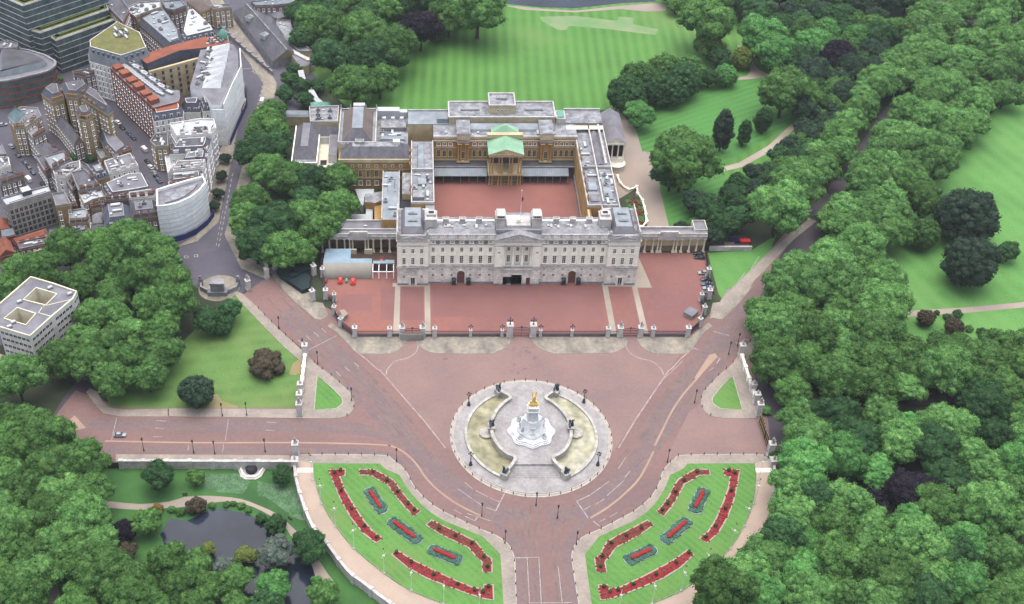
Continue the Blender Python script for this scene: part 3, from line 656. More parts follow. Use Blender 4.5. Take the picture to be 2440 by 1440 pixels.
# ================================================================== the palace
def row(th, key, xs, y, z, rz=0.0, name=None):
    for x in xs: kid(th, PROTO[key], (x, y, z), rz, name)
def baluster_wall(mb, x0, y0, x1, y1, z, h=1.3, step=4.4, t=.5, m=0):
    """parapet: rail, plinth, open middle with balusters, dies at intervals"""
    L = math.hypot(x1 - x0, y1 - y0); a = math.atan2(y1 - y0, x1 - x0); cx, cy = (x0 + x1) / 2, (y0 + y1) / 2
    mb.obox(cx, cy, z, L, t, h * .22, a, m); mb.obox(cx, cy, z + h * .82, L, t, h * .18, a, m, bottom=True)
    n = max(1, round(L / step))
    for i in range(n + 1):
        k = i / n; mb.obox(x0 + (x1 - x0) * k, y0 + (y1 - y0) * k, z + .003, .8, t + .12, h + .12, a, m)
    nb = max(2, int(L / .75))
    for i in range(nb):
        k = (i + .5) / nb; mb.obox(x0 + (x1 - x0) * k, y0 + (y1 - y0) * k, z + h * .22, .3, .24, h * .6, a, m)
def pediment(mb, x0, x1, y0, y1, z, h, m=0, mr=1):
    mb.box(x0, y0, z, x1, y1, z + .45, m, True)
    xc = (x0 + x1) / 2
    mb.add([(x0 + .5, y0 + .35, z + .45), (x1 - .5, y0 + .35, z + .45), (xc, y0 + .35, z + h - .25)], [(0, 1, 2)], m)
    for s0, s1 in ((x0, xc), (x1, xc)):   # raking cornices
        d = .45
        vs = [(s0, y0, z + .45), (s1, y0, z + h), (s1, y0, z + h - d), (s0 + (.9 if s0 < xc else -.9), y0, z + .45)]
        vs += [(a, y1, c) for a, b_, c in vs]
        f = [(0, 1, 2, 3), (0, 4, 5, 1), (3, 2, 6, 7)]
        mb.add(vs, f, m)
    mb.add([(x0, y0 + .02, z + .47), (xc, y0 + .02, z + h + .02), (xc, y1, z + h + .02), (x0, y1, z + .47)], [(0, 1, 2, 3)], mr)
    mb.add([(x1, y0 + .02, z + .47), (xc, y0 + .02, z + h + .02), (xc, y1, z + h + .02), (x1, y1, z + .47)], [(3, 2, 1, 0)], mr)
    rr = random.Random(int(x0 * 10))
    for i in range(9):
        k = (i - 4) / 4.6; hh = (h - 1.1) * (1 - abs(k)) * .75
        if hh > .25: mb.ball((xc + k * (x1 - x0) / 2, y0 + .3, z + .5 + hh * .45), .5, .22, hh * .5, 1, m, .3, 2, i)
COLN = {}
def column_proto(key, r, h, mats, n=12):
    b = MB(); b.obox(0, 0, 0, r * 2.6, r * 2.6, .4); b.lathe([(r * 1.2, .4), (r * 1.2, .6), (r, .75), (r * .98, h * .4), (r * .84, h - 1.0), (r * .9, h - .95), (r * 1.25, h - .35)], n)
    b.obox(0, 0, h - .35, r * 2.7, r * 2.7, .35); proto(key, b, mats, 'column')

fw = thing('palace_wing', 'long white stone palace front with three pediments facing the red forecourt', 'palace wing', (0, 0, 0), world=True)
X0, X1 = -54.6, 54.6; D = 15.0
PAVX = [(-54.6, -40.4), (40.4, 54.6)]; CX = (-10.4, 10.4)
b = MB()      # ground storey: rusticated courses cut as real grooves
def rust(b, x0, x1, y, z0, z1, n, holes=()):
    h = (z1 - z0) / n
    for i in range(n):
        za, zb = z0 + i * h, z0 + (i + 1) * h - .13
        xs = [x0]; 
        for a, c, zt in holes:
            if zt > za: xs += [a, c]
        xs.append(x1)
        for j in range(0, len(xs), 2): b.box(xs[j], y - .09, za, xs[j + 1], y + .01, zb, 0, True)
HOLES = [(-27.3, -23.7, 7.6)]; HOLER = [(23.7, 27.3, 7.6)]; HOLC = [(-2.4, 2.4, 6.0), (-6.3, -4.4, 4.4), (4.4, 6.3, 4.4)]
for x0, x1, y, ho in ((-40.4, -10.4, 0, HOLES), (10.4, 40.4, 0, HOLER), (-54.6, -40.4, -1.2, ()), (40.4, 54.6, -1.2, ()), (-10.4, 10.4, -1.4, HOLC)):
    rust(b, x0, x1, y, 1.0, 9.9, 9, ho)
    xs = [x0] + [q for a, c, _ in ho for q in (a, c)] + [x1]
    xs = sorted(xs)
    for j in range(0, len(xs), 2): b.box(xs[j] - .0, y - .25, 0, xs[j + 1], y + .01, 1.0, 1)
b.split('ground_storey', ['stone_rust', 'stone_grey'], fw)
b = MB()      # body of the wing, in blocks butted end to end; the gate passages are open through it
def block(x0, x1, y, zt): 
    b.box(x0, y, 9.9, x1, D, zt)
for x0, x1, y, ho in ((-40.4, -10.4, 0, HOLES), (10.4, 40.4, 0, HOLER), (-54.6, -40.4, -1.2, ()), (40.4, 54.6, -1.2, ())):
    xs = [x0] + [q for a, c, _ in ho for q in (a, c)] + [x1]
    for j in range(0, len(xs), 2): b.box(xs[j], y, 0, xs[j + 1], D, 9.9)
    for a, c, zt in ho: b.box(a, y, zt, c, D, 9.9, 0, True)
    b.box(x0, y, 9.9, x1, D + (0 if x0 in (-40.4, 10.4) else 7.5), 26.0)
xs = [-10.4, -6.3, -4.4, -2.4, 2.4, 4.4, 6.3, 10.4]
for j in range(0, 8, 2): b.box(xs[j], -1.4, 0, xs[j + 1], D, 9.9)
for a, c, zt in HOLC: b.box(a, -1.4, zt, c, D, 9.9, 0, True)
b.box(-10.4, -1.4, 9.9, -6.4, D, 26); b.box(6.4, -1.4, 9.9, 10.4, D, 26); b.box(-6.4, .9, 9.9, 6.4, D, 22.8); b.box(-6.4, -1.3, 22.8, 6.4, D, 26, 0, True)
for sx in (-1, 1): b.box(sx * 47.5 - 7.1, D, 0, sx * 47.5 + 7.1, D + 7.5, 9.9)
b.build('wall', ['stone_white'], fw)
b = MB()      # dark panel painting the shade inside the main gate passage; brown timber doors
b.box(-2.4, 1.0, 0, 2.4, 1.3, 6.0, 0); b.build('gate_shade_panel', ['dark'], fw)
for sx in (-1, 1): b = MB(); b.box(sx * 5.35 - .95, -.9, 0, sx * 5.35 + .95, -.6, 4.4); b.box(sx * 5.35 - .05, -.96, 0, sx * 5.35 + .05, -.9, 4.2); b.build('side_door', ['wood_door'], fw)
for sx in (-1, 1):
    b = MB(); b.box(sx * 25.5 - 1.8, .5, 0, sx * 25.5 + 1.8, .8, 7.6); b.box(sx * 25.5 - .06, .42, 0, sx * 25.5 + .06, .5, 6); b.build('arch_door', ['wood_door'], fw)
    b = MB(); pts = [(sx * 25.5 + r_ * math.cos(R(180 * i / 10)), r_ * math.sin(R(180 * i / 10))) for r_ in (1.75, 2.35) for i in range(11)]
    vs = [(x, -.34, 5.7 + z * 1.0) for x, z in pts] + [(x, .0, 5.7 + z) for x, z in pts]
    b.add(vs, [(i, i + 11, i + 12, i + 1) for i in range(10)] + [(11 + i, 33 + i, 34 + i, 12 + i) for i in range(10)] + [(i, i + 1, 23 + i, 22 + i) for i in range(10)])
    b.box(sx * 25.5 - 2.35, -.34, 0, sx * 25.5 - 1.75, 0, 5.7); b.box(sx * 25.5 + 1.75, -.34, 0, sx * 25.5 + 2.35, 0, 5.7); b.build('door_surround', ['stone_rust'], fw)
b = MB()      # string course, main cornice
for x0, x1, y in ((-40.4, -10.4, 0), (10.4, 40.4, 0), (-54.6, -40.4, -1.2), (40.4, 54.6, -1.2), (-10.4, 10.4, -1.4)):
    e = .0 if y == 0 else .35
    b.box(x0 - e, y - .55, 9.9, x1 + e, y, 10.6, 0, True); b.box(x0 - e, y - .32, 10.6, x1 + e, y, 11.0)
    b.box(x0 - e, y - .2, 22.2, x1 + e, y, 22.7, 0, True)
    b.box(x0 - e, y - .75, 25.2, x1 + e, y, 25.5, 0, True); b.box(x0 - e, y - 1.05, 25.5, x1 + e, y, 26.05, 0, True)
    for i in range(int((x1 - x0) / .9)): b.box(x0 + .25 + i * .9, y - .7, 24.85, x0 + .65 + i * .9, y, 25.2, 0, True)
for sx in (-1, 1): b.box(sx * 54.6 - .4, -1.2, 25.5, sx * 54.6 + .4, D + 7.5, 26.05, 0, True)
b.split('cornice', ['stone'], fw)
b = MB()
for x0, x1 in ((-40.4, -10.4), (10.4, 40.4)): baluster_wall(b, x0 + .2, -.3, x1 - .2, -.3, 26.05, 2.3, 4.3)
for sx in (-1, 1):
    baluster_wall(b, sx * 54.4, -1.2, sx * 54.4, D + 7.2, 26.05, 2.6, 4.0)
    b.box(sx * 47.5 - 7.1, -1.5, 26.05, sx * 47.5 + 7.1, -.9, 28.6)
b.split('balustrade', ['stone'], fw)
b = MB(); pediment(b, -10.6, 10.6, -2.4, 1.5, 26.06, 3.9, 0, 1); b.build('pediment', ['stone', 'stone_grey'], fw)
for sx in (-1, 1):
    b = MB(); pediment(b, sx * 47.5 - 6.9, sx * 47.5 + 6.9, -2.2, -1.55, 26.06, 2.6, 0, 1); b.build('pediment', ['stone', 'stone_grey'], fw)
b = MB()      # giant pilasters
def pil(x, y, wd=1.0): b.box(x - wd / 2, y - .32, 11.0, x + wd / 2, y, 21.3); b.box(x - wd / 2 - .2, y - .45, 21.3, x + wd / 2 + .2, y, 22.2, 0, True); b.box(x - wd / 2 - .15, y - .4, 11, x + wd / 2 + .15, y, 11.6)
SP = 4.29; LX = [10.4 + SP * .5 + SP * i for i in range(7)]
for sx in (-1, 1):
    for i in range(8): 
        x = sx * (10.4 + SP * i)
        if 0 < i < 7: b.box(x - .5, -.14, 11.0, x + .5, 0, 22.2)
    for q in (-6.0, -2.1, 2.1, 6.0): pil(sx * 47.5 + q, -1.2, 1.7 if abs(q) > 5 else .95)
    for q in (8.6, ): pil(sx * q, -1.4, 2.4)
b.split('pilaster', ['stone_white'], fw)
column_proto('col_w', .55, 11.6, ['stone_white'])
row(fw, 'col_w', [-6.1, -2.05, 2.05, 6.1], -.45, 10.62)
b = MB(); baluster_wall(b, -6.2, -1.9, 6.2, -1.9, 10.0, 1.5, 4); b.box(-7, -2.6, 9.5, 7, -1.4, 10, 0, True)
for sx in (-1, 1): b.box(sx * 47.5 - 2.8, -2.4, 9.4, sx * 47.5 + 2.8, -1.7, 9.9, 0, True); baluster_wall(b, sx * 47.5 - 2.8, -2.2, sx * 47.5 + 2.8, -2.2, 9.9, 1.1, 2.8)
b.split('balcony', ['stone'], fw)
for sx in (-1, 1):
    xs = [sx * x for x in LX]
    row(fw, 'w_main', xs, -.0, 11.7); row(fw, 'w_upper', xs, 0, 18.2); row(fw, 'w_attic', [x + SP * .0 for x in xs], 0, 23.3)
    row(fw, 'w_small', [x for x in xs if abs(abs(x) - 25.5) > 2.6], -.1, 4.2); row(fw, 'w_attic', [x for x in xs if abs(abs(x) - 25.5) > 2.6], -.1, 7.9)
    ps = [sx * 47.5 + q for q in (-4.0, 0, 4.0)]
    row(fw, 'w_main2', ps, -1.2, 11.8); row(fw, 'w_upper', ps, -1.2, 18.2); row(fw, 'w_small', [ps[0], ps[2]], -1.3, 4.2)
    b = MB(); b.box(sx * 47.5 - .9, -1.42, 0, sx * 47.5 + .9, -1.3, 4.2, 0); b.box(sx * 47.5 - 1.9, -1.75, 0, sx * 47.5 - .9, -1.2, 4.6, 1); b.box(sx * 47.5 + .9, -1.75, 0, sx * 47.5 + 1.9, -1.2, 4.6, 1); b.box(sx * 47.5 - 2.2, -1.95, 4.6, sx * 47.5 + 2.2, -1.2, 5.2, 1, True); b.box(sx * 47.5 - .05, -1.5, 0, sx * 47.5 + .05, -1.42, 4.2, 1); b.build('pavilion_door', ['glass', 'stone_rust'], fw)
    b = MB()      # carved wreaths in the frieze
    for i in range(1, 7):
        x = sx * (10.4 + SP * i)
        for k in range(10):
            a = k * math.pi / 5; b.ball((x + .8 * math.cos(a), -.18, 23.8 + .8 * math.sin(a)), .34, .22, .34, 1)
        b.ball((x, -.2, 23.8), .4, .2, .4, 1)
    b.split('frieze_wreath', ['stone_grey'], fw)
row(fw, 'w_main2', [-4.05, 0, 4.05], .9, 11.8); row(fw, 'w_upper', [-4.05, 0, 4.05], .9, 18.2)
row(fw, 'w_attic', [-8.6, 8.6], -1.72, 18.6)
# roofs
b = MB()
for sx in (-1, 1):
    x0, x1 = (10.4, 40.4) if sx > 0 else (-40.4, -10.4)
    b.add([(x0, .6, 26.1), (x1, .6, 26.1), (x1, 4.6, 27.6), (x0, 4.6, 27.6), (x1, 8.0, 27.6), (x0, 8.0, 27.6), (x1, D - .4, 25.6), (x0, D - .4, 25.6)], [(0, 1, 2, 3), (5, 3, 2, 4), (7, 5, 4, 6)], 0)
for i in range(len(b.m)): b.m[i] = (1, 0, 0)[i % 3]
for sx in (-1, 1): b.box(min(sx * 10.4, sx * 40.4), D - .5, 25.6, max(sx * 10.4, sx * 40.4), D + .3, 26.4, 1); 
b.split('roof', ['lead', 'stone_grey'], fw)
b = MB(); b.box(-10.2, 1.6, 26.0, 10.2, D, 29.2, 0); b.box(-5.4, 3.5, 29.2, 5.4, 11.5, 30.4, 1); b.build('attic', ['stone_grey', 'stone'], fw)
for sx in (-1, 1):
    b = MB(); xa, xb = sx * 47.5 - 5.3, sx * 47.5 + 5.3
    lo = [(xa, 1.2), (xb, 1.2), (xb, 21.0), (xa, 21.0)]; hi = [(xa + 1.7, 4.0), (xb - 1.7, 4.0), (xb - 1.7, 18.5), (xa + 1.7, 18.5)]
    b.flat([(sx * 47.5 - 6.7, -.8), (sx * 47.5 + 6.7, -.8), (sx * 47.5 + 6.7, D + 7.2), (sx * 47.5 - 6.7, D + 7.2)], 26.02, 0)
    b.loft(lo, 26.1, hi, 29.6, 2, 1)
    for y in (8.0, 13.5): b.box(sx * 47.5 - 2.0, y - .7, 29.6, sx * 47.5 + 2.0, y + .7, 30.3, 0)
    b.build('pavilion_roof', ['lead', 'lead_blue', 'roofgrey'], fw)
    b = MB(); b.box(sx * 39.2 - 2.5, 6.0, 25.5, sx * 39.2 + 2.5, 12.5, 31.4); b.box(sx * 39.2 - 2.7, 5.8, 31.4, sx * 39.2 + 2.7, 12.7, 32.0, 0, True); b.box(sx * 39.2 - 2.0, 8.0, 32, sx * 39.2 + 2.0, 11.6, 33.2)
    b.box(sx * 39.2 - 1.2, 8.8, 33.2, sx * 39.2 + 1.2, 10.8, 33.25, 1); b.build('chimney_block', ['stone', 'dark'], fw)
    b = MB()      # stone belvederes either side of the flag
    b.box(sx * 8.1 - 2.1, 3.4, 29.2, sx * 8.1 + 2.1, 9.4, 33.8); b.box(sx * 8.1 - 2.35, 3.2, 33.8, sx * 8.1 + 2.35, 9.6, 34.3, 0, True); b.box(sx * 8.1 - 1.9, 3.6, 34.3, sx * 8.1 + 1.9, 9.2, 35.6)
    for k in range(3): b.box(sx * 8.1 - 1.3 + k * .95, 3.55, 34.5, sx * 8.1 - .6 + k * .95, 3.6, 35.3, 1)
    b.box(sx * 8.1 - 1.4, 3.35, 30.2, sx * 8.1 + 1.4, 3.4, 32.8, 0); b.build('belvedere', ['stone', 'dark'], fw)
    b = MB()
    for x in (17.5, 25.0, 32.5): b.box(sx * x - 1.3, 9.6, 26.6, sx * x + 1.3, 11.2, 29.2); b.box(sx * x - 1.5, 9.4, 29.2, sx * x + 1.5, 11.4, 29.6, 0, True)
    for x in (17.5, 25.0, 32.5):
        for k in range(4): b.lathe([(.18, 29.6), (.15, 30.5)], 6, sx * x - 1.0 + k * .66, 10.4)
    b.split('chimney', ['stone'], fw)
    b = MB()
    rr = random.Random(7 + sx)
    for k in range(9): x = sx * rr.uniform(12, 38); b.box(x - .5, rr.uniform(5, 7), 27.3, x + .5, rr.uniform(7.2, 7.9), 28.2)
    b.split('roof_vent', ['stone'], fw)
    o = MB(); 
    for q in (-6.5, 6.5): o.lathe([(.5, 28.6), (.7, 29.0), (.35, 29.3), (.75, 30.2), (.2, 30.9)], 8, sx * 47.5 + q, -1.2)
    o.split('urn', ['stone'], fw)
b = MB(); b.ball((0, 6.0, 31.6), 1.1, .9, 1.4, 2, 0, .3, 2); b.box(-1.6, 5.4, 30.4, 1.6, 6.8, 31.0); b.build('crest', ['stone_white'], fw)
# flagstaff
fl = thing('flagpole', 'tall thin white flagstaff with a small red flag on the palace roof', 'flagpole', (.9, 8.4, 30.4), world=True)
b = MB(); b.tube((.9, 8.4, 30.4), (.9, 8.4, 46), .16, .08, 6); b.ball((.9, 8.4, 46.1), .25); b.build('pole', ['white_paint'], fl)
b = MB(); b.add([(.98, 8.4, 42.6), (1.9, 8.5, 42.0), (1.7, 8.6, 40.6), (1.0, 8.4, 39.6)], [(0, 1, 2, 3)]); b.add([(.98, 8.42, 42.6), (1.9, 8.52, 42.0), (1.7, 8.62, 40.6), (1.0, 8.42, 39.6)], [(3, 2, 1, 0)]); b.build('flag', ['flower_bright'], fl)
# sentry boxes by the two arches
sb0 = None
for i, (x, lab) in enumerate(((-28.6, 'dark sentry box on the outer side of the west arch door'), (-21.9, 'dark sentry box on the inner side of the west arch door'), (21.9, 'dark sentry box on the inner side of the east arch door'), (28.6, 'dark sentry box on the outer side of the east arch door'))):
    lab = lab.replace('west arch', 'arch below the palace chimneys, south').replace('south door', 'south half') if False else lab
    if sb0 is None:
        sb0 = thing('sentry_box', lab, 'sentry box', (x, -1.2, 0), group='sentry boxes at the palace front')
        b = MB(); b.box(-.9, -.1, 0, .9, .8, 3.2); b.box(-.9, -.8, 0, -.72, -.1, 3.2); b.box(.72, -.8, 0, .9, -.1, 3.2); b.build('cabin', ['bronze'], sb0)
        b = MB(); b.loft([(-1.05, -.95), (1.05, -.95), (1.05, .95), (-1.05, .95)], 3.2, [(-.2, -.2), (.2, -.2), (.2, .2), (-.2, .2)], 4.3); b.split('roof', ['iron'], sb0)
    else: dup(sb0, (x, -1.2, 0), 0, lab)

# ------------------------------------------------------------------ the side screens (colonnades) either side of the front
column_proto('col_s', .42, 7.4, ['stucco_cream'], 8)
def screen(sx, label, site):
    th = thing('colonnade', label, 'colonnade', (sx * 73, 24, 0), world=True)
    xa, xb = sorted((sx * 55.2, sx * 91.2)); yf = 23.6; yw = 27.0 if site else 24.3
    b = MB(); b.box(xa, yw, 0, xb, 34.5 if site else 29.0, 9.4, 0); b.box(xa, yw - .12, 0, xb, yw, 3.2, 1) ; b.build('back_wall', ['bath_pale' if not site else 'brick_brown', 'brick_brown'], th)
    b = MB(); b.box(xa, yf - .5, 7.8, xb, yf + .5, 9.3, 0, True); b.box(xa, yf - .75, 9.3, xb, yf + .6, 9.8, 0, True)
    b.box(xa, yf - .3, 9.8, xb, yf + .2, 10.9); b.box(sx * 73 - 5, yf - 1.3, 7.9, sx * 73 + 5, yf - .5, 11.8, 0, True); b.box(sx * 73 - 4.2, yf - 1.2, 11.8, sx * 73 + 4.2, yf - .2, 12.6)
    b.build('entablature', ['stone'], th)
    b = MB(); b.flat([(xa, yf + .2), (xb, yf + .2), (xb, 34.3 if site else 28.8), (xa, 34.3 if site else 28.8)], 10.0, 0)
    b.box(xa, yw + .2, 10.0, xb, yw + .7, 10.8, 1); b.box(xa, 34.0 if site else 28.5, 9.4, xb, 34.6 if site else 29.1, 11.0, 1)
    b.split('roof', ['roofgrey', 'stone'], th)
    if site:
        for x in (-82, -70): kid(th, PROTO['skylight'], (x, 30.5, 10.0))
    else:
        b = MB(); b.box(85.0, 25, 9.4, 91.4, 33, 11.0, 0); b.box(85.6, 25.6, 11.0, 90.8, 32.4, 11.06, 1); b.strip([(85.3, 25.3), (91.1, 25.3), (91.1, 32.7), (85.3, 32.7)], .5, 11.0, 12.0, 0, True); b.box(85, 27, 0, 91.2, 33, 9.4, 2); b.build('end_block', ['stone', 'roofgrey', 'bath_pale'], th)
    xs = [sx * x for x in (58.5, 62.5, 66.2, 68.6, 70.0, 76.0, 77.4, 79.8, 83.5, 87.0, 90.4)]
    row(th, 'col_s', xs, yf, .4); 
    b = MB()
    for x in xs: b.box(x - .7, yf - .8, 0, x + .7, yf + .7, .4)
    if site:
        for x in (68.6, 76): b.box(sx * x - 1.8, yf - 1.8, 0, sx * x + 1.8, yf - .85, 2.6)
    b.split('plinth', ['stucco_cream'], th)
screen(-1, 'low grey roofed colonnade behind the building site and the marquee', True)
screen(1, 'low yellow walled colonnade with pale columns above the parked cars', False)

# ------------------------------------------------------------------ range behind the courtyard
AX = -.8
wr = thing('palace_range', 'golden stone palace range with green copper portico behind the red courtyard', 'palace wing', (AX, 96, 0), world=True)
YF = 91.5
column_proto('col_b', .42, 10.0, ['bath'], 10)
b = MB(); b.box(-37, YF, 0, 36, 110, 20.3, 0); b.box(-29, 105, 20.3, 25.6, 120, 24.0, 1); b.box(-8.2, 109.2, 24.0, 5.0, 121, 28.5, 1)
b.build('wall', ['bath', 'bath_pale'], wr)
b = MB()
b.box(-37, YF - .5, 7.2, 36, YF, 7.9, 0, True); b.box(-37, YF - .25, 14.6, 36, YF, 15.1, 0, True); b.box(-37, YF - .7, 18.6, 36, YF, 19.3, 0, True)
b.split('cornice', ['bath_pale'], wr)
b = MB(); b.box(-37, YF - .3, 20.3, 36, YF + .4, 21.6); b.box(-29.3, 104.6, 24, 25.9, 105.3, 24.8); b.box(-29.3, 119.6, 24, 25.9, 120.3, 24.9); b.box(-29.3, 105.3, 24, -28.6, 119.6, 24.85); b.box(25.2, 105.3, 24, 25.9, 119.6, 24.85)
b.box(-8.5, 108.9, 28.5, 5.3, 109.5, 29.2); b.box(-8.5, 120.6, 28.5, 5.3, 121.3, 29.3); b.box(-8.5, 109.5, 28.5, -7.9, 120.6, 29.2); b.box(4.7, 109.5, 28.5, 5.3, 120.6, 29.2)
b.split('parapet', ['stone'], wr)
b = MB(); b.flat([(-37, YF + .4), (36, YF + .4), (36, 105), (-37, 105)], 20.45); b.flat([(-28.6, 105.3), (25.2, 105.3), (25.2, 119.6), (-28.6, 119.6)], 24.06); b.flat([(-7.9, 109.5), (4.7, 109.5), (4.7, 120.6), (-7.9, 120.6)], 28.56)
b.obox(-1.5, 116, 28.56, 6, 1.6, .9, 0, 1, .85); b.obox(-18, 112.5, 24.06, 10, 1.8, .9, 0, 1, .85); b.obox(15, 112.5, 24.06, 10, 1.8, .9, 0, 1, .85)
b.split('roof', ['lead', 'stone_grey'], wr)
b = MB()      # long glazed gallery roof
n = 5
for i in range(n):
    a0, a1 = math.pi * i / n, math.pi * (i + 1) / n
    b.add([(-25.5, 100.8 - 3.6 * math.cos(a0), 20.5 + 2.0 * math.sin(a0)), (24.6, 100.8 - 3.6 * math.cos(a0), 20.5 + 2.0 * math.sin(a0)), (24.6, 100.8 - 3.6 * math.cos(a1), 20.5 + 2.0 * math.sin(a1)), (-25.5, 100.8 - 3.6 * math.cos(a1), 20.5 + 2.0 * math.sin(a1))], [(0, 1, 2, 3)])
for i in range(34): x = -25 + i * 1.5; b.box(x - .06, 97.4, 20.5, x + .06, 99, 21.6); 
b.build('gallery_roof', ['lead_blue'], wr)
for a, c in ((-8, -2.2), (3.4, 9.2)): pass
# windows of the court front
WX = [-34.0, -30.4, -26.9, -17.6, -14.2, -10.9]; 
BAY = [(-24.9, -18.9), (17.2, 23.2)]
def inbay(x): return any(a - .9 < x < c + .9 for a, c in BAY) or -9.6 < x < 8
xs = [x for x in (-34.4, -31.4, -28.4, -16.2, -13.2, -10.6, 9.2, 12.0, 14.6, 25.4, 28.2, 31.0, 33.8) if not inbay(x)]
row(wr, 'w_bath', xs, YF, 9.3); row(wr, 'w_bath_s', xs, YF, 15.9)
for a, c in BAY:
    b = MB(); b.box(a, YF - 1.6, 7.9, c, YF, 20.3); b.box(a - .3, YF - 2.2, 18.6, c + .3, YF, 19.4, 1, True); b.box(a - .3, YF - 1.9, 20.3, c + .3, 103, 23.6, 2); b.box(a - .5, YF - 2.1, 23.6, c + .5, 103.2, 24.0, 1, True); b.box(a + .2, YF - 1.4, 24.0, c - .2, 102.6, 24.3, 3)
    b.build('bay', ['bath', 'stone_grey', 'bath_pale', 'lead'], wr)
    row(wr, 'w_bath', [(a + c) / 2], YF - 1.6, 9.3); row(wr, 'w_attic', [(a + c) / 2], YF - 1.9, 21.3)
    row(wr, 'col_b', [a + .6, a + 1.7, c - 1.7, c - .6], YF - 2.4, 8.3)
    b = MB(); b.box(a - .2, YF - 3.2, 7.5, c + .2, YF - 1.6, 8.3, 0, True); b.build('bay_base', ['bath_pale'], wr)
b = MB(); b.box(-37, 85, 0, -9.8, YF - .5, 6.9, 0); b.box(8.0, 85, 0, 36, YF - .5, 6.9, 0); b.box(-37, 84.7, 6.9, -9.8, 85.3, 7.6, 1); b.box(8, 84.7, 6.9, 36, 85.3, 7.6, 1); b.split('terrace', ['lead_dark', 'stone_grey'], wr)
b = MB()      # glazed canopy roofs along the court
for x0, x1 in ((-36.6, -9.9), (8.1, 31.6)):
    b.add([(x0, 80.2, 5.0), (x1, 80.2, 5.0), (x1, 84.7, 6.8), (x0, 84.7, 6.8)], [(0, 1, 2, 3)], 0)
    k = int((x1 - x0) / .9)
    for i in range(k + 1): x = x0 + (x1 - x0) * i / k; b.add([(x - .07, 80.2, 5.06), (x + .07, 80.2, 5.06), (x + .07, 84.7, 6.86), (x - .07, 84.7, 6.86)], [(0, 1, 2, 3)], 1)
    b.box(x0, 80.1, 4.7, x1, 80.2, 5.05, 1)
    for i in range(7): x = x0 + .3 + (x1 - x0 - .6) * i / 6; b.box(x - .12, 80.3, 0, x + .12, 80.5, 4.9, 1)
    b.box(x0, 84.4, 0, x1, 84.7, 4.6, 2)  # dark sheet painting the shade beneath the canopy
b.split('glass_canopy', ['canopy_glass', 'lead_blue', 'dark'], wr)
# portico
column_proto('col_l', .42, 6.0, ['bath'], 8); column_proto('col_p', .42, 9.9, ['bath'], 10)
px_ = [AX - 7.9, AX - 6.5, AX - 3.3, AX - 1.9, AX + 1.9, AX + 3.3, AX + 6.5, AX + 7.9]
row(wr, 'col_l', px_, 79.3, 0.05); row(wr, 'col_p', px_, 79.3, 7.3)
b = MB(); b.box(AX - 8.7, 78.6, 6.2, AX + 8.7, YF, 7.3, 0, True); b.box(AX - 8.6, 78.7, 17.2, AX + 8.6, YF, 18.6, 0, True); b.split('portico_floor', ['bath_pale'], wr)
b = MB(); b.box(AX - 8.0, 80.0, 0, AX + 8, 80.2, 6.2, 0)
for i in range(21): x = AX - 8 + .8 * i; b.box(x - .05, 79.85, 0, x + .05, 80, 6.2, 1)
for i in range(7): z = .5 + .9 * i; b.box(AX - 8, 79.88, z, AX + 8, 80, z + .1, 1)
b.build('portico_screen', ['dark', 'cream_paint'], wr)
b = MB(); b.box(AX - 8.0, 88.5, 7.3, AX + 8, 88.8, 17.2); b.build('portico_back', ['lead_dark'], wr)
b = MB(); pediment(b, AX - 9.0, AX + 9.0, 78.2, 79.3, 18.6, 3.6, 0, 1)
b.add([(AX - 9.0, 79.3, 19.07), (AX, 79.3, 22.22), (AX, 94.0, 22.22), (AX - 9.0, 94.0, 19.07)], [(0, 1, 2, 3)], 1); b.add([(AX + 9.0, 79.3, 19.07), (AX, 79.3, 22.22), (AX, 94.0, 22.22), (AX + 9.0, 94.0, 19.07)], [(3, 2, 1, 0)], 1)
b.build('portico_roof', ['bath_pale', 'copper'], wr)
b = MB(); b.box(AX - 9, YF - .4, 20.3, AX + 9, 93.5, 22.6, 1); b.loft([(AX - 6.8, 93.5), (AX + 6.8, 93.5), (AX + 6.8, 98.2), (AX - 6.8, 98.2)], 22.4, [(AX - .6, 96.0), (AX + .6, 96.0), (AX + .6, 97), (AX - .6, 97)], 25.2, 0); b.box(AX - 7, 93.5, 20.3, AX + 7, 98.4, 22.4, 1); b.build('copper_roof', ['copper', 'bath_pale'], wr)
rr = random.Random(3)
for i in range(16):
    x = rr.uniform(-35, 34)
    if abs(x - AX) < 11 or inbay(x): continue
    kid(wr, PROTO[rr.choice(['skylight', 'plant', 'duct'])], (x, rr.uniform(93.5, 97), 20.46), rr.choice([0, 1.57]))
row(wr, 'w_attic', [-3.6, -1.6, .4], 109.2, 25.4); row(wr, 'w_attic', [-24, -18, -12, 9, 15, 21], 105, 22.3)
b = MB(); b.box(26.2, 105, 20.4, 31.0, 113, 23.6, 0); b.box(27, 105.8, 23.6, 30.2, 112.4, 24.2, 1); b.build('roof_lantern', ['stone', 'copper_deep'], wr)
b = MB(); b.box(-35, 104.9, 20.4, -29.6, 110.5, 23.4, 0); b.build('roof_lantern', ['lead_blue'], wr)
b = MB(); b.box(30.8, 105, 20.4, 50, 118, 20.9, 0); b.strip([(31, 117.6), (50, 117.6)], .6, 20.9, 22, 1); b.box(31, 99.5, 20.45, 50, 103, 20.6, 2); b.split('side_roof', ['lead', 'stone', 'stucco_cream'], wr)
b = MB(); b.box(25.6, 105, 0, 50, 118, 20.4, 0); b.box(-50, 104, 0, -29, 117, 20.4, 0); b.box(-50, 104, 20.4, -29.1, 117, 20.9, 1); b.strip([(-50, 116.8), (-29.1, 116.8)], .5, 20.9, 21.8, 2); b.split('side_block', ['bath_pale', 'lead_blue', 'stone'], wr)

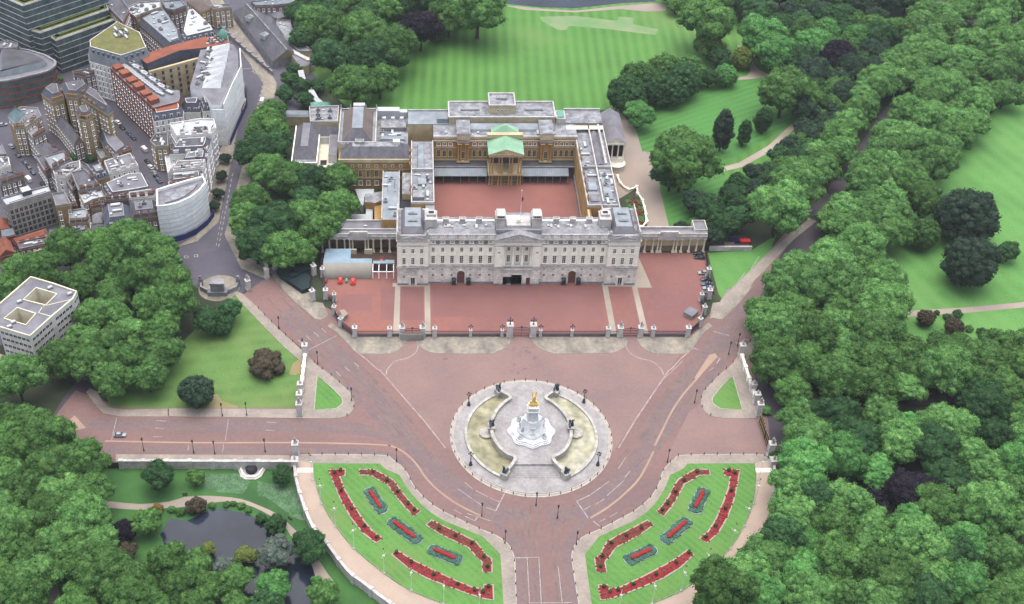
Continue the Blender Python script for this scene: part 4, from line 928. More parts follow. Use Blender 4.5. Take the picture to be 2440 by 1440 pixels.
# ------------------------------------------------------------------ the two wings along the courtyard
def roof_clutter(th, rnd, x0, x1, y0, y1, z, n):
    for i in range(n):
        k = rnd.choice(['skylight', 'skylight', 'plant', 'duct']); kid(th, PROTO[k], (rnd.uniform(x0, x1), rnd.uniform(y0, y1), z), rnd.choice([0, math.pi / 2]))
nw = thing('palace_side_wing', 'grey leaded palace wing between the courtyard and the gravel drive', 'palace wing', (43, 60, 0), world=True)
b = MB(); b.box(35, 34, 0, 50.2, 104, 18.6, 0); b.box(41.4, D + 7.5, 0, 50.2, 34, 18.6, 0); b.box(36.0, D, 0, 41.4, 34, 9.5, 0); b.box(35, D, 0, 36.0, 34, 17.5, 1); b.build('wall', ['bath', 'bath_pale'], nw)
b = MB(); b.strip([(35.3, 34.2), (35.3, 91)], .5, 18.6, 19.9); b.strip([(50.0, D + 7.6), (50.0, 104)], .5, 18.6, 20.0); b.strip([(35.5, 34.3), (49.6, 34.3)], .5, 18.6, 19.8); b.strip([(41.7, D + 7.6), (41.7, 34)], .5, 18.6, 19.7)
b.strip([(42.6, 36), (42.6, 103)], .6, 18.7, 20.6); b.strip([(47.6, 68), (47.6, 104)], .9, 18.7, 21.0); b.strip([(36, 66.5), (49.5, 66.5)], .7, 18.7, 20.2); b.split('parapet', ['stone'], nw)
b = MB(); b.flat([(35.5, 34.5), (49.8, 34.5), (49.8, 104), (35.5, 104)], 18.66); b.flat([(41.9, D + 7.6), (49.8, D + 7.6), (49.8, 34.2), (41.9, 34.2)], 18.65); b.flat([(36.1, D), (41.3, D), (41.3, 34), (36.1, 34)], 9.56)
b.add([(43.2, 69, 18.7), (47, 69, 18.7), (45.1, 69, 20.0), (43.2, 103, 18.7), (47, 103, 18.7), (45.1, 103, 20.0)], [(0, 1, 2), (0, 2, 5, 3), (1, 4, 5, 2), (3, 5, 4)], 1)
b.box(37, 47, 18.7, 41, 53.5, 19.6, 2); b.box(37.2, 38, 18.7, 41, 44, 19.2, 1); b.box(44, 40, 18.7, 48, 62, 19.1, 2)
b.split('roof', ['lead', 'roofgrey', 'lead_blue'], nw)
rr = random.Random(11); roof_clutter(nw, rr, 43.5, 49, 36, 64, 18.7, 14); roof_clutter(nw, rr, 37, 41.5, 56, 88, 18.7, 9)
b = MB(); b.box(36.2, D + .5, 9.56, 36.4, 33.9, 18.0); b.box(41.1, D + .5, 9.56, 41.36, 33.9, 18.0); b.box(36.4, 33.7, 9.56, 41.1, 33.96, 18.4); b.split('light_well', ['bath'], nw)
for y in (40, 47, 54, 61, 74, 81): kid(nw, PROTO['chim_tan'], (35.9, y, 18.6), math.pi / 2, 'chimney')
b = MB(); b.strip([(35.0, 15), (35.0, 84)], .8, 0, 3.0); b.split('plinth', ['stone_grey'], nw)

pv = thing('garden_pavilion', 'grey pitched roof pavilion with white columned porch beside the gravel drive', 'pavilion', (56.5, 110, 0), world=True)
b = MB(); b.box(52.0, 98.5, 0, 61.4, 125, 13.5); b.build('wall', ['stone'], pv)
b = MB(); b.add([(51.5, 95.6, 14.3), (61.9, 95.6, 14.3), (61.9, 125.4, 14.3), (51.5, 125.4, 14.3), (56.7, 95.6, 17.6), (56.7, 125.4, 17.6)], [(0, 4, 5, 3), (1, 2, 5, 4)], 0); b.add([(51.5, 95.9, 14.3), (61.9, 95.9, 14.3), (56.7, 95.9, 17.4)], [(0, 1, 2)], 1); b.box(51.5, 95.6, 13.5, 61.9, 125.4, 14.28, 1, True); b.split('roof', ['roofgrey', 'stone_white'], pv)
column_proto('col_g', .4, 8.6, ['stone_white'], 8); row(pv, 'col_g', [52.4, 55.2, 58.2, 61.0], 96.3, 4.9)
b = MB(); b.box(51.8, 95.6, 0, 61.6, 98.5, 4.9); b.add([(52 + .0, 95.5, 5.0), (61.4, 95.5, 5.0), (61.4, 98.5, 5.0), (52, 98.5, 5.0)], [(0, 1, 2, 3)], 0); b.lathe([(4.4, 0), (4.4, 2.4), (4.6, 2.4), (4.6, 3.0)], 16, 58.0, 95.3); b.build('porch', ['stone_white'], pv)
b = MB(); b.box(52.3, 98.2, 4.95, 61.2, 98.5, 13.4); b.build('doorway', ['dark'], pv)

sw = thing('palace_side_wing', 'pale leaded palace wing between the courtyard and the dark trees', 'palace wing', (-43, 60, 0), world=True)
b = MB(); b.box(-48.4, 37, 0, -37.2, 91.5, 18.2, 0); b.box(-41.5, D, 0, -37.2, 37, 17.6, 0); b.box(-54.0, D + 7.5, 0, -48.4, 66, 13.0, 0); b.box(-62.4, 29.5, 0, -54.0, 70, 14.5, 0); b.box(-48.4, D + 7.5, 0, -41.5, 37, 15.5, 1); b.box(-52.6, 48, 13.0, -48.4, 66, 16.5, 1); b.build('wall', ['bath', 'bath_pale'], sw)
b = MB(); b.strip([(-37.5, 37), (-37.5, 91)], .5, 18.2, 19.5); b.strip([(-48.1, 37), (-48.1, 91)], .5, 18.2, 19.3); b.strip([(-48, 37.3), (-37.5, 37.3)], .5, 18.2, 19.4); b.strip([(-48, 64.6), (-37.5, 64.6)], .6, 18.3, 20.0); b.strip([(-54.2, 29.8), (-54.2, 69.8)], .4, 14.5, 15.3); b.strip([(-62.2, 29.8), (-62.2, 69.8)], .4, 14.5, 15.3); b.split('parapet', ['stone'], sw)
b = MB(); b.flat([(-48, 37.3), (-37.7, 37.3), (-37.7, 91.5), (-48, 91.5)], 18.27, 0); b.flat([(-41.4, D), (-37.3, D), (-37.3, 37), (-41.4, 37)], 17.66, 1); b.flat([(-53.9, D + 7.5), (-48.5, D + 7.5), (-48.5, 66), (-53.9, 66)], 13.05, 2); b.flat([(-62, 29.7), (-54.3, 29.7), (-54.3, 69.8), (-62, 69.8)], 14.6, 1)  # the dark sheet paints the black depth of a shaded light well
b.flat([(-48.3, D + 7.6), (-41.6, D + 7.6), (-41.6, 36.9), (-48.3, 36.9)], 15.55, 0); b.box(-47, 26, 15.55, -43, 32, 17.2, 1); b.flat([(-52.5, 48.1), (-48.5, 48.1), (-48.5, 65.9), (-52.5, 65.9)], 16.55, 0); b.obox(-43.5, 78, 18.27, 3.2, 22, .9, 0, 1, .85); b.obox(-58.1, 58, 14.6, 4, 16, .9, 0, 1, .7); b.box(-45, 52, 18.3, -41, 57, 19.6, 1); b.box(-47.5, 40, 18.3, -42, 46, 20.2, 0)
b.split('roof', ['lead', 'lead_blue', 'dark'], sw)
rr = random.Random(5); roof_clutter(sw, rr, -47, -38.5, 39, 62, 18.3, 12); roof_clutter(sw, rr, -61, -55, 32, 66, 14.6, 9)
for y in (44, 50, 70, 76, 82): kid(sw, PROTO['chim_tan'], (-48.6, y, 17.5), math.pi / 2, 'chimney')

# ------------------------------------------------------------------ blocks left of the courtyard
hb = thing('palace_hall', 'brown and grey hipped hall roof with pale balustrades beside the copper shed', 'palace wing', (-75, 100, 0), world=True)
b = MB(); b.box(-85.4, 86, 0, -66, 118.5, 20.0); b.box(-66, 92, 0, -50, 117, 16, 0); b.build('wall', ['bath_pale'], hb)
b = MB()
for q in ([(-85, 86.2), (-66.4, 86.2)], [(-85, 118.2), (-66.4, 118.2)], [(-85, 86.6), (-85, 117.8)], [(-66.4, 86.6), (-66.4, 117.8)]): baluster_wall(b, *q[0], *q[1], 20.0, 1.6, 4)
for x, y in ((-85, 118.2), (-66.4, 118.2), (-80, 118.2), (-72, 118.2)): b.lathe([(.4, 21.6), (.5, 22.2), (.15, 22.8), (.3, 23.4), (.05, 24.2)], 6, x, y)
b.box(-78.5, 117, 20, -72.5, 120, 24, 0); b.split('balustrade', ['stone'], hb)
b = MB(); b.flat([(-85, 86.5), (-66.4, 86.5), (-66.4, 118), (-85, 118)], 20.05, 2)
lo = [(-83.4, 88), (-68, 88), (-68, 117), (-83.4, 117)]; hi = [(-78.4, 94.5), (-73, 94.5), (-73, 115), (-78.4, 115)]; n = 4
b.add([(x, y, 20.1) for x, y in lo] + [(x, y, 24.6) for x, y in hi], [(1, 2, 6, 5), (3, 0, 4, 7)], 0); b.add([(x, y, 20.1) for x, y in lo] + [(x, y, 24.6) for x, y in hi], [(0, 1, 5, 4), (2, 3, 7, 6)], 1); b.flat(hi, 24.6, 2)
b.split('roof', ['slate_brown', 'slate', 'lead_blue'], hb)
b = MB(); b.box(-76.5, 84.5, 15.0, -72.2, 87.5, 22.2); b.box(-76.7, 84.3, 22.2, -72, 87.7, 22.6, 1); b.build('roof_box', ['bath_pale', 'lead'], hb)
b = MB(); b.flat([(-66, 92), (-50, 92), (-50, 117), (-66, 117)], 16.06, 0); b.obox(-58, 97, 16.06, 15, 3.4, 1.2, 0, 1, .8); b.box(-64, 105, 16.06, -51, 112, 18.2, 0)
for k in range(3): b.obox(-62.5 + k * 4.6, 113.8, 16.06, 3.0, 3.2, 2.8, 0, 2, .6)
b.split('flat_roof', ['lead', 'lead_blue', 'roofwhite'], hb)
rr = random.Random(8); roof_clutter(hb, rr, -64.5, -51, 99, 104, 16.1, 9)
b = MB(); b.box(-66, 117.5, 0, -54.5, 121.5, 20.5); b.box(-54.5, 117.8, 0, -50.5, 121, 19.5, 0); b.split('white_block', ['roofwhite'], hb)

sb = thing('palace_block', 'golden stone block with dark slate hipped roof and two rows of windows', 'palace wing', (-66, 82, 0), world=True)
b = MB(); b.box(-84.5, 75.6, 0, -48.4, 86, 17.0, 0); b.build('wall', ['bath'], sb)
b = MB(); b.box(-84.8, 75.1, 16.4, -48.3, 75.6, 17.3, 0, True); b.box(-84.8, 75.2, 17.3, -48.3, 75.8, 18.2, 0); b.box(-84.7, 75.3, 6.6, -48.4, 75.6, 7.1, 0, True); b.box(-84.7, 75.42, 12.0, -48.4, 75.6, 12.3, 0, True); b.split('cornice', ['bath_pale'], sb)
b = MB(); lo = [(-84, 76.2), (-48.6, 76.2), (-48.6, 90), (-84, 90)]; hi = [(-78, 82.2), (-55, 82.2), (-55, 86.5), (-78, 86.5)]; b.loft(lo, 17.1, hi, 21.4, 0, 1); b.split('roof', ['slate', 'lead'], sb)
for x in (-81.5, -77.7, -73.9, -70.0, -65.8, -61.6, -57.6, -53.6): kid(sb, PROTO['w_bath'], (x, 75.6, 7.6)); kid(sb, PROTO['w_small'], (x, 75.6, 13.3)); kid(sb, PROTO['w_upper'], (x, 75.6, 2.6))
b = MB(); b.box(-57.5, 84.0, 19, -54.0, 86.5, 23.0); b.build('roof_box', ['stucco'], sb)

lb = thing('palace_stable_block', 'angled slate roofed block at the edge of the palace trees', 'palace wing', (-102, 96, 0), world=True)
b = MB(); b.box(-108.6, 78, 0, -95.6, 113, 13.6); b.box(-95.6, 104, 0, -86, 113, 13.0); b.box(-95.6, 78, 0, -86, 104, 9.0); b.box(-90.4, 86, 9.0, -86, 104, 14.5); b.build('wall', ['stucco', 'bath_pale'], lb)
b = MB(); b.loft([(-108.2, 82), (-96, 82), (-96, 112.6), (-108.2, 112.6)], 13.7, [(-104.4, 88), (-100.6, 88), (-100.6, 110), (-104.4, 110)], 18.0, 0, 1); b.add([(-96, 104.4, 13.1), (-86.2, 104.4, 13.1), (-86.2, 112.6, 13.1), (-96, 112.6, 13.1), (-100.6, 108.5, 17.4), (-86.2, 108.5, 16.4)], [(0, 1, 5, 4), (2, 3, 4, 5), (1, 2, 5)], 0)
b.flat([(-108.2, 78.2), (-96, 78.2), (-96, 82), (-108.2, 82)], 13.66, 2); b.flat([(-95.5, 78.2), (-90.6, 78.2), (-90.6, 104), (-95.5, 104)], 9.06, 3); b.flat([(-90.3, 86.1), (-86, 86.1), (-86, 104), (-90.3, 104)], 14.56, 1); b.split('roof', ['slate', 'roofgrey', 'lead', 'stucco_cream'], lb)
b = MB(); b.strip([(-108.4, 78.2), (-108.4, 112.8)], .5, 13.6, 14.6); b.strip([(-95.8, 78.2), (-95.8, 104)], .5, 13.6, 14.6); b.strip([(-108.4, 78.3), (-95.6, 78.3)], .5, 13.6, 14.4); b.split('parapet', ['stone_white'], lb)
b = MB(); b.box(-94.6, 84, 9.06, -91.4, 88.5, 9.12); b.build('roof_opening', ['dark'], lb)
fb = thing('flat_roof_block', 'weathered pale flat roofed block between copper shed and hipped hall', 'building', (-94, 120, 0), world=True)
b = MB(); p = W('P1', [(245, 160), (560, 150), (545, 320), (255, 320)], 13); b.prism(p, 0, 13, 1, 0); b.split('body', ['lead', 'bath_pale'], fb)
b = MB(); b.strip(inset(p, .3), .5, 13, 14, 0, True); b.split('parapet', ['stone'], fb)
rr = random.Random(4)
for i in range(8): q = g(680 + rr.uniform(290, 510) / 4.357, 220 + rr.uniform(180, 290) / 4.357, 13); kid(fb, PROTO[rr.choice(['skylight', 'plant'])], (q[0], q[1], 13.0))
cb = thing('copper_shed', 'small shed with a mint green copper roof beside the trees', 'shed', g(763, 248), world=True)
p = W('P1', [(265, 95), (470, 95), (465, 150), (275, 150)], 8); b = MB(); b.prism(p, 0, 7, 0); b.build('wall', ['copper_deep'], cb); b = MB(); b.loft(ccw(inset(p, -.4)), 7.0, ccw(inset(p, 1.2)), 8.4, 0); b.split('roof', ['copper_deep'], cb)
cb = thing('blue_roof_shed', 'long low shed with blue roof above a tan wall', 'shed', g(705, 275), world=True)
p = W('P1', [(-20, 190), (235, 190), (235, 250), (-20, 250)], 6); b = MB(); b.prism(p, 0, 5.6, 0); b.build('wall', ['bath_pale'], cb)
b = MB(); b.loft(ccw(inset(p, -.3)), 5.6, ccw(inset(p, 1.0)), 6.6, 0, 0); b.split('roof', ['mansard_pale'], cb)
o = MB(); o.strip(W('F', [(716, 168), (722, 190), (738, 210), (752, 235), (764, 246)], 5), 3.2, 4.6, 5.2); tg = o.build('covered_walkway', ['roofwhite']); tag(tg, 'pale roofed covered walkway curving through the trees to the copper shed', 'walkway')
# white tents in the service yard
tn = thing('tent', 'white flat marquee in the service yard beside the dark trees', 'marquee', g(866, 490), world=True)
b = MB()
p = W('P1', [(720, 1005), (920, 1005), (920, 1060), (820, 1080), (810, 1175), (790, 1175)], 5); b.prism(p, 0, 5, 0); b.build('canopy', ['roofwhite'], tn)
tn = thing('tent', 'white marquee roof directly behind the low grey colonnade roof', 'marquee', g(850, 520), world=True)
p = W('P1', [(620, 1275), (900, 1270), (900, 1170), (840, 1200), (840, 1260), (905, 1335), (600, 1310)], 5); p = W('P1', [(640, 1270), (835, 1265), (840, 1200), (905, 1190), (905, 1335), (600, 1305)], 5); b = MB(); b.prism(p, 0, 5, 0); b.build('canopy', ['roofwhite'], tn)
sv = thing('service_building', 'small tan building with grey roof between the white tents', 'building', g(900, 500), world=True)
b = MB(); b.prism(W('P1', [(825, 1060), (925, 1040), (1010, 1030), (1010, 1120), (930, 1150), (825, 1140)], 9), 0, 9, 0, 1); b.prism(W('P1', [(925, 1170), (1005, 1170), (1005, 1330), (925, 1330)], 7), 0, 7, 0, 0); b.split('body', ['bath', 'lead'], sv)
kid(sv, PROTO['w_bath'], (W1('P1', 960, 1290, 1)[0], W1('P1', 960, 1330, 7)[1] - .02, 1.5))
# ================================================================== the memorial in the middle of the roundabout
mm = thing('memorial', 'white marble memorial with golden winged figure inside its round fountain basin', 'monument', (0, CY, 0), world=True)
def PA(r, a): return (r * math.cos(R(a)), CY + r * math.sin(R(a)))
b = MB()
b.lathe([(32.6, -.05), (32.6, .12), (31.6, .12), (31.6, .28), (30.9, .28), (30.9, .44)], 72, 0, CY, 0, False); b.flat(arc(0, CY, 30.9, 0, 355, 71), .441, 1); b.build('ring_pavement', ['kerb', 'ring'], mm)
WALLP = {}
for sx, wn in ((-1, 'pool'), (1, 'pool')):
    outer = [(sx * 26.2 * math.cos(R(a)), CY + 26.2 * math.sin(R(a))) for a in [-62 + 124 * i / 30 for i in range(31)]]
    inner = smooth([(sx * 11.9, CY + 23.0), (sx * 8.6, CY + 20.6), (sx * 7.3, CY + 18.4), (sx * 9.6, CY + 16.2), (sx * 12.8, CY + 12.0), (sx * 15.2, CY + 6.5), (sx * 15.9, CY + 1.5), (sx * 15.4, CY - 4.0), (sx * 13.2, CY - 9.4), (sx * 10.4, CY - 12.8), (sx * 7.6, CY - 14.6), (sx * 8.2, CY - 17.5), (sx * 11.8, CY - 22.8)], 3)
    WALLP[sx] = inner
    b = MB(); b.flat(outer + inner, .75); b.build('pool_water', ['pool_green' if sx < 0 else 'pool'], mm)
    b = MB(); b.strip(outer, 1.1, .3, 1.25); b.build('basin_rim', ['basin_stone'], mm)
    b = MB(); b.strip(inner, .9, .3, 3.4); b.strip(inner, 1.25, 3.4, 3.7); b.build('basin_wall', ['basin_stone'], mm)
    b = MB(); b.lathe([(2.6, .75), (2.9, 1.6), (2.3, 1.6), (1.9, 1.3)], 14, sx * 18.0, CY + .3); b.build('cascade_bowl', ['basin_stone'], mm)
# inner terrace and its two flights of steps
plat = WALLP[1][3:-3]; pl = [(x, y) for x, y in plat] + [(-x, y) for x, y in plat][::-1]
b = MB(); b.prism(pl, .2, 2.3, 0, 0); b.build('terrace', ['ring'], mm)
b = MB()
for i in range(11): y1 = CY - 14.4 - i * .85; wd = 7.6 + .30 * i; b.box(-wd, y1 - .86, .2, wd, y1, 2.3 - .17 * (i + 1) + .0)
for i in range(5): y1 = CY + 18.2 + i * .95; wd = 7.4 + .4 * i; b.box(-wd, y1, .2, wd, y1 + .96, 2.3 - .32 * (i + 1))
b.split('flight_of_steps', ['ring'], mm)
for i in range(3):
    b = MB(); 
b = MB()
for i in range(4): b.strip(arc(0, CY, 30.2 - i * .55, -112, -68, 16), .1, .446 + .0, m=0)
b.build('step_line', ['stone_grey'], mm)
# pedestal
b = MB(); b.lathe([(9.1, 2.3), (9.1, 2.9), (8.6, 2.9), (8.6, 3.3), (8.0, 3.3), (8.0, 3.8)], 48, 0, CY, 0, False, True, (.06, 8)); b.build('lobed_base', ['marble'], mm)
b = MB(); b.lathe([(5.8, 3.8), (5.6, 5.0), (4.5, 5.3), (4.3, 7.5), (3.6, 8.6), (3.4, 10.5)], 24, 0, CY, 0, True, True, (.05, 4)); b.build('drum', ['marble'], mm)
b = MB()
b.loft([(-2.3, CY - 2.3), (2.3, CY - 2.3), (2.3, CY + 2.3), (-2.3, CY + 2.3)], 10.0, [(-1.7, CY - 1.7), (1.7, CY - 1.7), (1.7, CY + 1.7), (-1.7, CY + 1.7)], 15.0); b.box(-2.4, CY - 2.4, 15.0, 2.4, CY + 2.4, 15.5, 0, True); b.box(-2.0, CY - 2.0, 15.5, 2.0, CY + 2.0, 17.2); b.build('pylon', ['marble'], mm)
def seated(mb, x, y, z, s, a, m=0, arms=True):
    """robed seated figure facing angle a"""
    ca, sa = math.cos(a), math.sin(a)
    def P(f, l, u): return (x + (f * ca - l * sa) * s, y + (f * sa + l * ca) * s, z + u * s)
    mb.obox(x - .3 * s * ca, y - .3 * s * sa, z, 1.1 * s, 1.2 * s, .9 * s, a, m); mb.obox(x - .75 * s * ca, y - .75 * s * sa, z, .25 * s, 1.3 * s, 2.1 * s, a, m)
    mb.tube(P(-.3, 0, .8), P(-.25, 0, 1.75), .42 * s, .3 * s, 8, m); mb.ball(P(-.22, 0, 2.12), .23 * s, .21 * s, .27 * s, 2, m); mb.tube(P(-.24, 0, 1.7), P(-.22, 0, 1.95), .12 * s, .1 * s, 6, m)
    for q in (-.24, .24):
        mb.tube(P(-.2, q, .95), P(.55, q * 1.1, .95), .23 * s, .19 * s, 7, m); mb.tube(P(.55, q * 1.1, .98), P(.6, q * 1.1, .05), .2 * s, .26 * s, 7, m)
        if arms: mb.tube(P(-.25, q * 1.7, 1.6), P(.0, q * 2.1, 1.1), .13 * s, .1 * s, 6, m); mb.tube(P(.0, q * 2.1, 1.1), P(.4, q * 1.4, 1.05), .1 * s, .08 * s, 6, m)
def standing(mb, x, y, z, s, a, m=0, raise_arm=False):
    ca, sa = math.cos(a), math.sin(a)
    def P(f, l, u): return (x + (f * ca - l * sa) * s, y + (f * sa + l * ca) * s, z + u * s)
    mb.tube(P(0, 0, 0), P(0, 0, 1.0), .4 * s, .24 * s, 8, m); mb.tube(P(0, 0, 1.0), P(0, 0, 1.5), .22 * s, .26 * s, 8, m); mb.ball(P(0, 0, 1.76), .13 * s, .13 * s, .16 * s, 2, m); mb.tube(P(0, 0, 1.48), P(0, 0, 1.65), .08 * s, .07 * s, 6, m)
    mb.tube(P(0, .26, 1.45), P(.1, .38, 1.0), .09 * s, .06 * s, 6, m)
    if raise_arm: mb.tube(P(0, -.26, 1.45), P(.1, -.4, 2.0), .09 * s, .06 * s, 6, m)
    else: mb.tube(P(0, -.26, 1.45), P(.1, -.38, 1.0), .09 * s, .06 * s, 6, m)
b = MB(); seated(b, 0, CY - 3.3, 6.0, 2.1, R(-90)); b.build('enthroned_figure', ['marble'], mm)
for a in (0, 90, 180):
    b = MB(); q = PA(3.9, a); seated(b, q[0], q[1], 5.8, 1.5, R(a)); standing(b, *PA(4.6, a + 32), 5.0, 1.5, R(a)); b.build('statue_group', ['marble'], mm)
for a in range(45, 360, 90):
    b = MB(); q = PA(7.0, a); b.obox(q[0], q[1], 3.8, 1.6, 1.6, .8, R(a)); seated(b, q[0], q[1], 4.4, .9, R(a)); b.build('statue_group', ['marble'], mm)
gd = MB()
gd.ball((0, CY, 18.0), .85, .85, .8, 2); standing(gd, 0, CY, 18.4, 2.35, R(-90), 0, True)
for sx in (-1, 1):
    seated(gd, sx * 1.25, CY - .2, 17.2, .95, R(-90 + sx * 40))
    w_ = [(sx * .25, CY + .45, 21.9), (sx * .55, CY + .8, 23.6), (sx * 1.0, CY + 1.0, 23.8), (sx * 1.05, CY + .9, 22.2), (sx * .7, CY + .7, 20.6)]
    gd.add(w_ + [(x, y + .14, z) for x, y, z in w_], [(0, 1, 2, 3, 4), (9, 8, 7, 6, 5)] + [(i, 5 + i, 5 + (i + 1) % 5, (i + 1) % 5) for i in range(5)])
gd.build('gilded_victory', ['gold'], mm)
# bronze groups on the ends and sides of the basin walls: figure beside a lion on a stone pier
def bronze(x, y, ang, zb, label):
    th = thing('bronze_group', label, 'statue', (x, y, 0), group='bronze groups round the memorial', world=True)
    b = MB(); b.obox(x, y, 0, 3.0, 2.6, zb - .3, ang, 0); b.obox(x, y, zb - .3, 3.4, 3.0, .3, ang, 0, bottom=True); b.build('pier', ['basin_stone'], th)
    ca, sa = math.cos(ang), math.sin(ang)
    def P(f, l, u): return (x + f * ca - l * sa, y + f * sa + l * ca, zb + u)
    b = MB()      # lion: deep chest, narrowing loin, maned head, four jointed legs, tail
    b.tube(P(-1.2, .5, 1.2), P(-.2, .5, 1.25), .42, .48, 8); b.tube(P(-.2, .5, 1.25), P(.6, .5, 1.35), .48, .58, 8); b.ball(P(.85, .5, 1.85), .55, .55, .6, 2); b.tube(P(1.1, .5, 1.85), P(1.5, .5, 1.7), .28, .2, 7); b.ball(P(-1.25, .5, 1.2), .42, .42, .42, 1)
    for l in (.25, .75): b.tube(P(.55, l, 1.2), P(.6, l, .6), .19, .14, 6); b.tube(P(.6, l, .6), P(.65, l, 0), .14, .15, 6); b.tube(P(-1.1, l, 1.1), P(-.85, l, .65), .24, .15, 6); b.tube(P(-.85, l, .65), P(-1.1, l, .35), .15, .1, 6); b.tube(P(-1.1, l, .35), P(-1.0, l, 0), .1, .13, 6)
    b.tube(P(-1.6, .5, 1.2), P(-1.9, .5, .3), .09, .06, 5); b.build('lion', ['bronze'], th)
    b = MB(); q = P(.2, -.55, 0); standing(b, q[0], q[1], q[2], 1.75, ang, 0, True); b.build('standing_figure', ['bronze'], th)
bronze(-11.9, CY + 23.0, R(120), 3.6, 'bronze figure and lion on white pier beside the pool, palace side of the greener pool')
bronze(11.9, CY + 23.0, R(60), 3.6, 'bronze figure and lion on white pier, palace side of the paler cream pool')
bronze(-11.8, CY - 22.8, R(-120), 3.6, 'bronze figure and lion on white pier beside front steps and greener pool')
bronze(11.8, CY - 22.8, R(-60), 3.6, 'bronze figure and lion on white pier beside front steps and paler pool')
bronze(-15.9, CY + 1.5, R(90), 4.4, 'dark bronze figures midway along the curved wall of the greener pool')
bronze(15.9, CY + 1.5, R(90), 4.4, 'dark bronze figures midway along the curved wall of the paler cream pool')

# ================================================================== lamps, poles, bollards
def lamp_big():
    b = MB(); b.lathe([(.75, 0), (.75, .5), (.5, .7), (.55, 1.6), (.32, 1.9), (.2, 2.3), (.14, 5.6), (.22, 5.8)], 8); b.build('post', ['iron'], LT)
    for k in range(4):
        a = k * math.pi / 2; b = MB(); x, y = .8 * math.cos(a), .8 * math.sin(a); b.tube((0, 0, 5.7), (x, y, 6.0), .06, .05, 5); b.ball((x, y, 6.35), .3, .3, .36, 1); b.build('lantern', ['iron'], LT)
    b = MB(); b.tube((0, 0, 5.8), (0, 0, 6.8), .08); b.ball((0, 0, 7.1), .34, .34, .42, 1); b.build('top_lantern', ['iron'], LT)
LT = thing('lamp_post', 'ornate five lantern lamp post on the memorial ring beside the greener pool, front side', 'lamp post', PA(29.6, 213), group='ornate lamps round the memorial'); LT.location.z = .44
lamp_big()
for a, lab in ((-33, 'ornate five lantern lamp post on the memorial ring beside the paler pool, front side'), (145, 'ornate five lantern lamp post on the memorial ring, palace side by the greener pool'), (39, 'ornate five lantern lamp post on the memorial ring, palace side by the paler pool')):
    q = PA(29.8, a); dup(LT, (q[0], q[1], .44), .4, lab)
LP = thing('street_lamp', 'dark street lamp on the pavement edge of the red road, beside a lawn', 'lamp post', W1('Q2', 955, 665), group='street lamps along the red roads')
b = MB(); b.lathe([(.3, 0), (.3, .8), (.16, 1.1), (.09, 6.0)], 7); b.build('post', ['iron'], LP)
b = MB(); b.tube((0, 0, 6.0), (0, 0, 6.3), .25, .32, 6); b.tube((0, 0, 6.3), (0, 0, 7.1), .32, .42, 6); b.tube((0, 0, 7.1), (0, 0, 7.6), .45, .05, 6); b.build('lantern', ['iron'], LP)
LAMPS = [('F', 530, 992, 0), ('F', 588, 990, 0), ('F', 343, 1075, 0), ('F', 462, 1080, 0), ('F', 512, 1082, 0), ('F', 632, 1077, 0), ('F', 945, 1100, .1), ('F', 1203, 1295, .1), ('F', 1373, 1298, .1), ('F', 1590, 1102, .1), ('F', 1655, 960, .1), ('F', 1757, 825, .1), ('F', 838, 955, .1), ('F', 722, 838, .1), ('F', 757, 868, .1), ('F', 1328, 1235, 0), ('F', 1148, 1230, 0), ('F', 1277, 1205, 0), ('F', 1736, 845, .1), ('F', 640, 560, 0)]
for k, x, y, z in LAMPS: q = W1(k, x, y); dup(LP, (q[0], q[1], z), .3)
bo = MB(); bo.lathe([(.2, 0), (.2, .2), (.13, .35), (.12, 1.0), (.2, 1.1), (.1, 1.3)], 6); BOL = bo.build('bollard', ['iron'])
BP = [(x, y, .3) for x, y, a in walk(arc(0, CY, 32.2, 0, 360, 90), 4.6)]
for s in ('1', '-1'): BP += [(x, y, .12) for x, y, a in walk(PAV['kerb' + s], 5.2, 6)][:34]
for s in ('1', '-1'): BP += [(x, y, .1) for x, y, a in walk(PAV['isl' + s][2:18], 5.6, 2)]
for i, (x, y, z) in enumerate(BP):
    o = BOL if i == 0 else BOL.copy()
    if i: COL.objects.link(o)
    o.location = (x, y, z); tag(o, 'small dark bollard standing along the kerb of the red road', 'bollard', 'bollards along the kerbs')
# flagpoles with cross arms along the outer edge of the bed lawns
FPP = thing('flagpole', 'white flagpole at the lawn edge', 'flagpole', (0, 0, 0), group='white flagpoles along the curved lawns')
b = MB(); b.lathe([(.45, 0), (.45, .4), (.2, .6), (.13, 1.0), (.08, 13.0), (.04, 13.6)], 8); b.build('pole', ['pole_paint'], FPP)
b = MB(); b.tube((-1.5, 0, 10.2), (1.5, 0, 10.2), .05); b.tube((-1.5, 0, 10.2), (0, 0, 8.6), .035); b.tube((1.5, 0, 10.2), (0, 0, 8.6), .035); b.lathe([(.4, 10.0), (.4, 10.3)], 8); b.build('cross_arm', ['pole_paint'], FPP)
b = MB(); b.ball((0, 0, 13.9), .28, .28, .4, 1); b.build('finial', ['flower_rust'], FPP)
PB = [W1('Q5', *p) for p in ((243, 320), (323, 535), (450, 740), (617, 940), (890, 1165), (1137, 1320), (1427, 1440), (1745, 1520))]
ORD = ['first', 'second', 'third', 'fourth', 'fifth', 'sixth', 'seventh', 'eighth', 'ninth', 'tenth', 'eleventh', 'twelfth']
k = 0
for sx, where in ((1, 'lawn beside the pond'), (-1, 'lawn beside the dense wood')):
    for i, (x, y) in enumerate(PB):
        lab = f'{ORD[i]} white flagpole from the balustrade along the {where}'
        if k == 0: FPP.location = (x, y, .16); FPP['label'] = lab
        else: dup(FPP, (x * sx, y, .16), .25 * sx * i, lab)
        k += 1
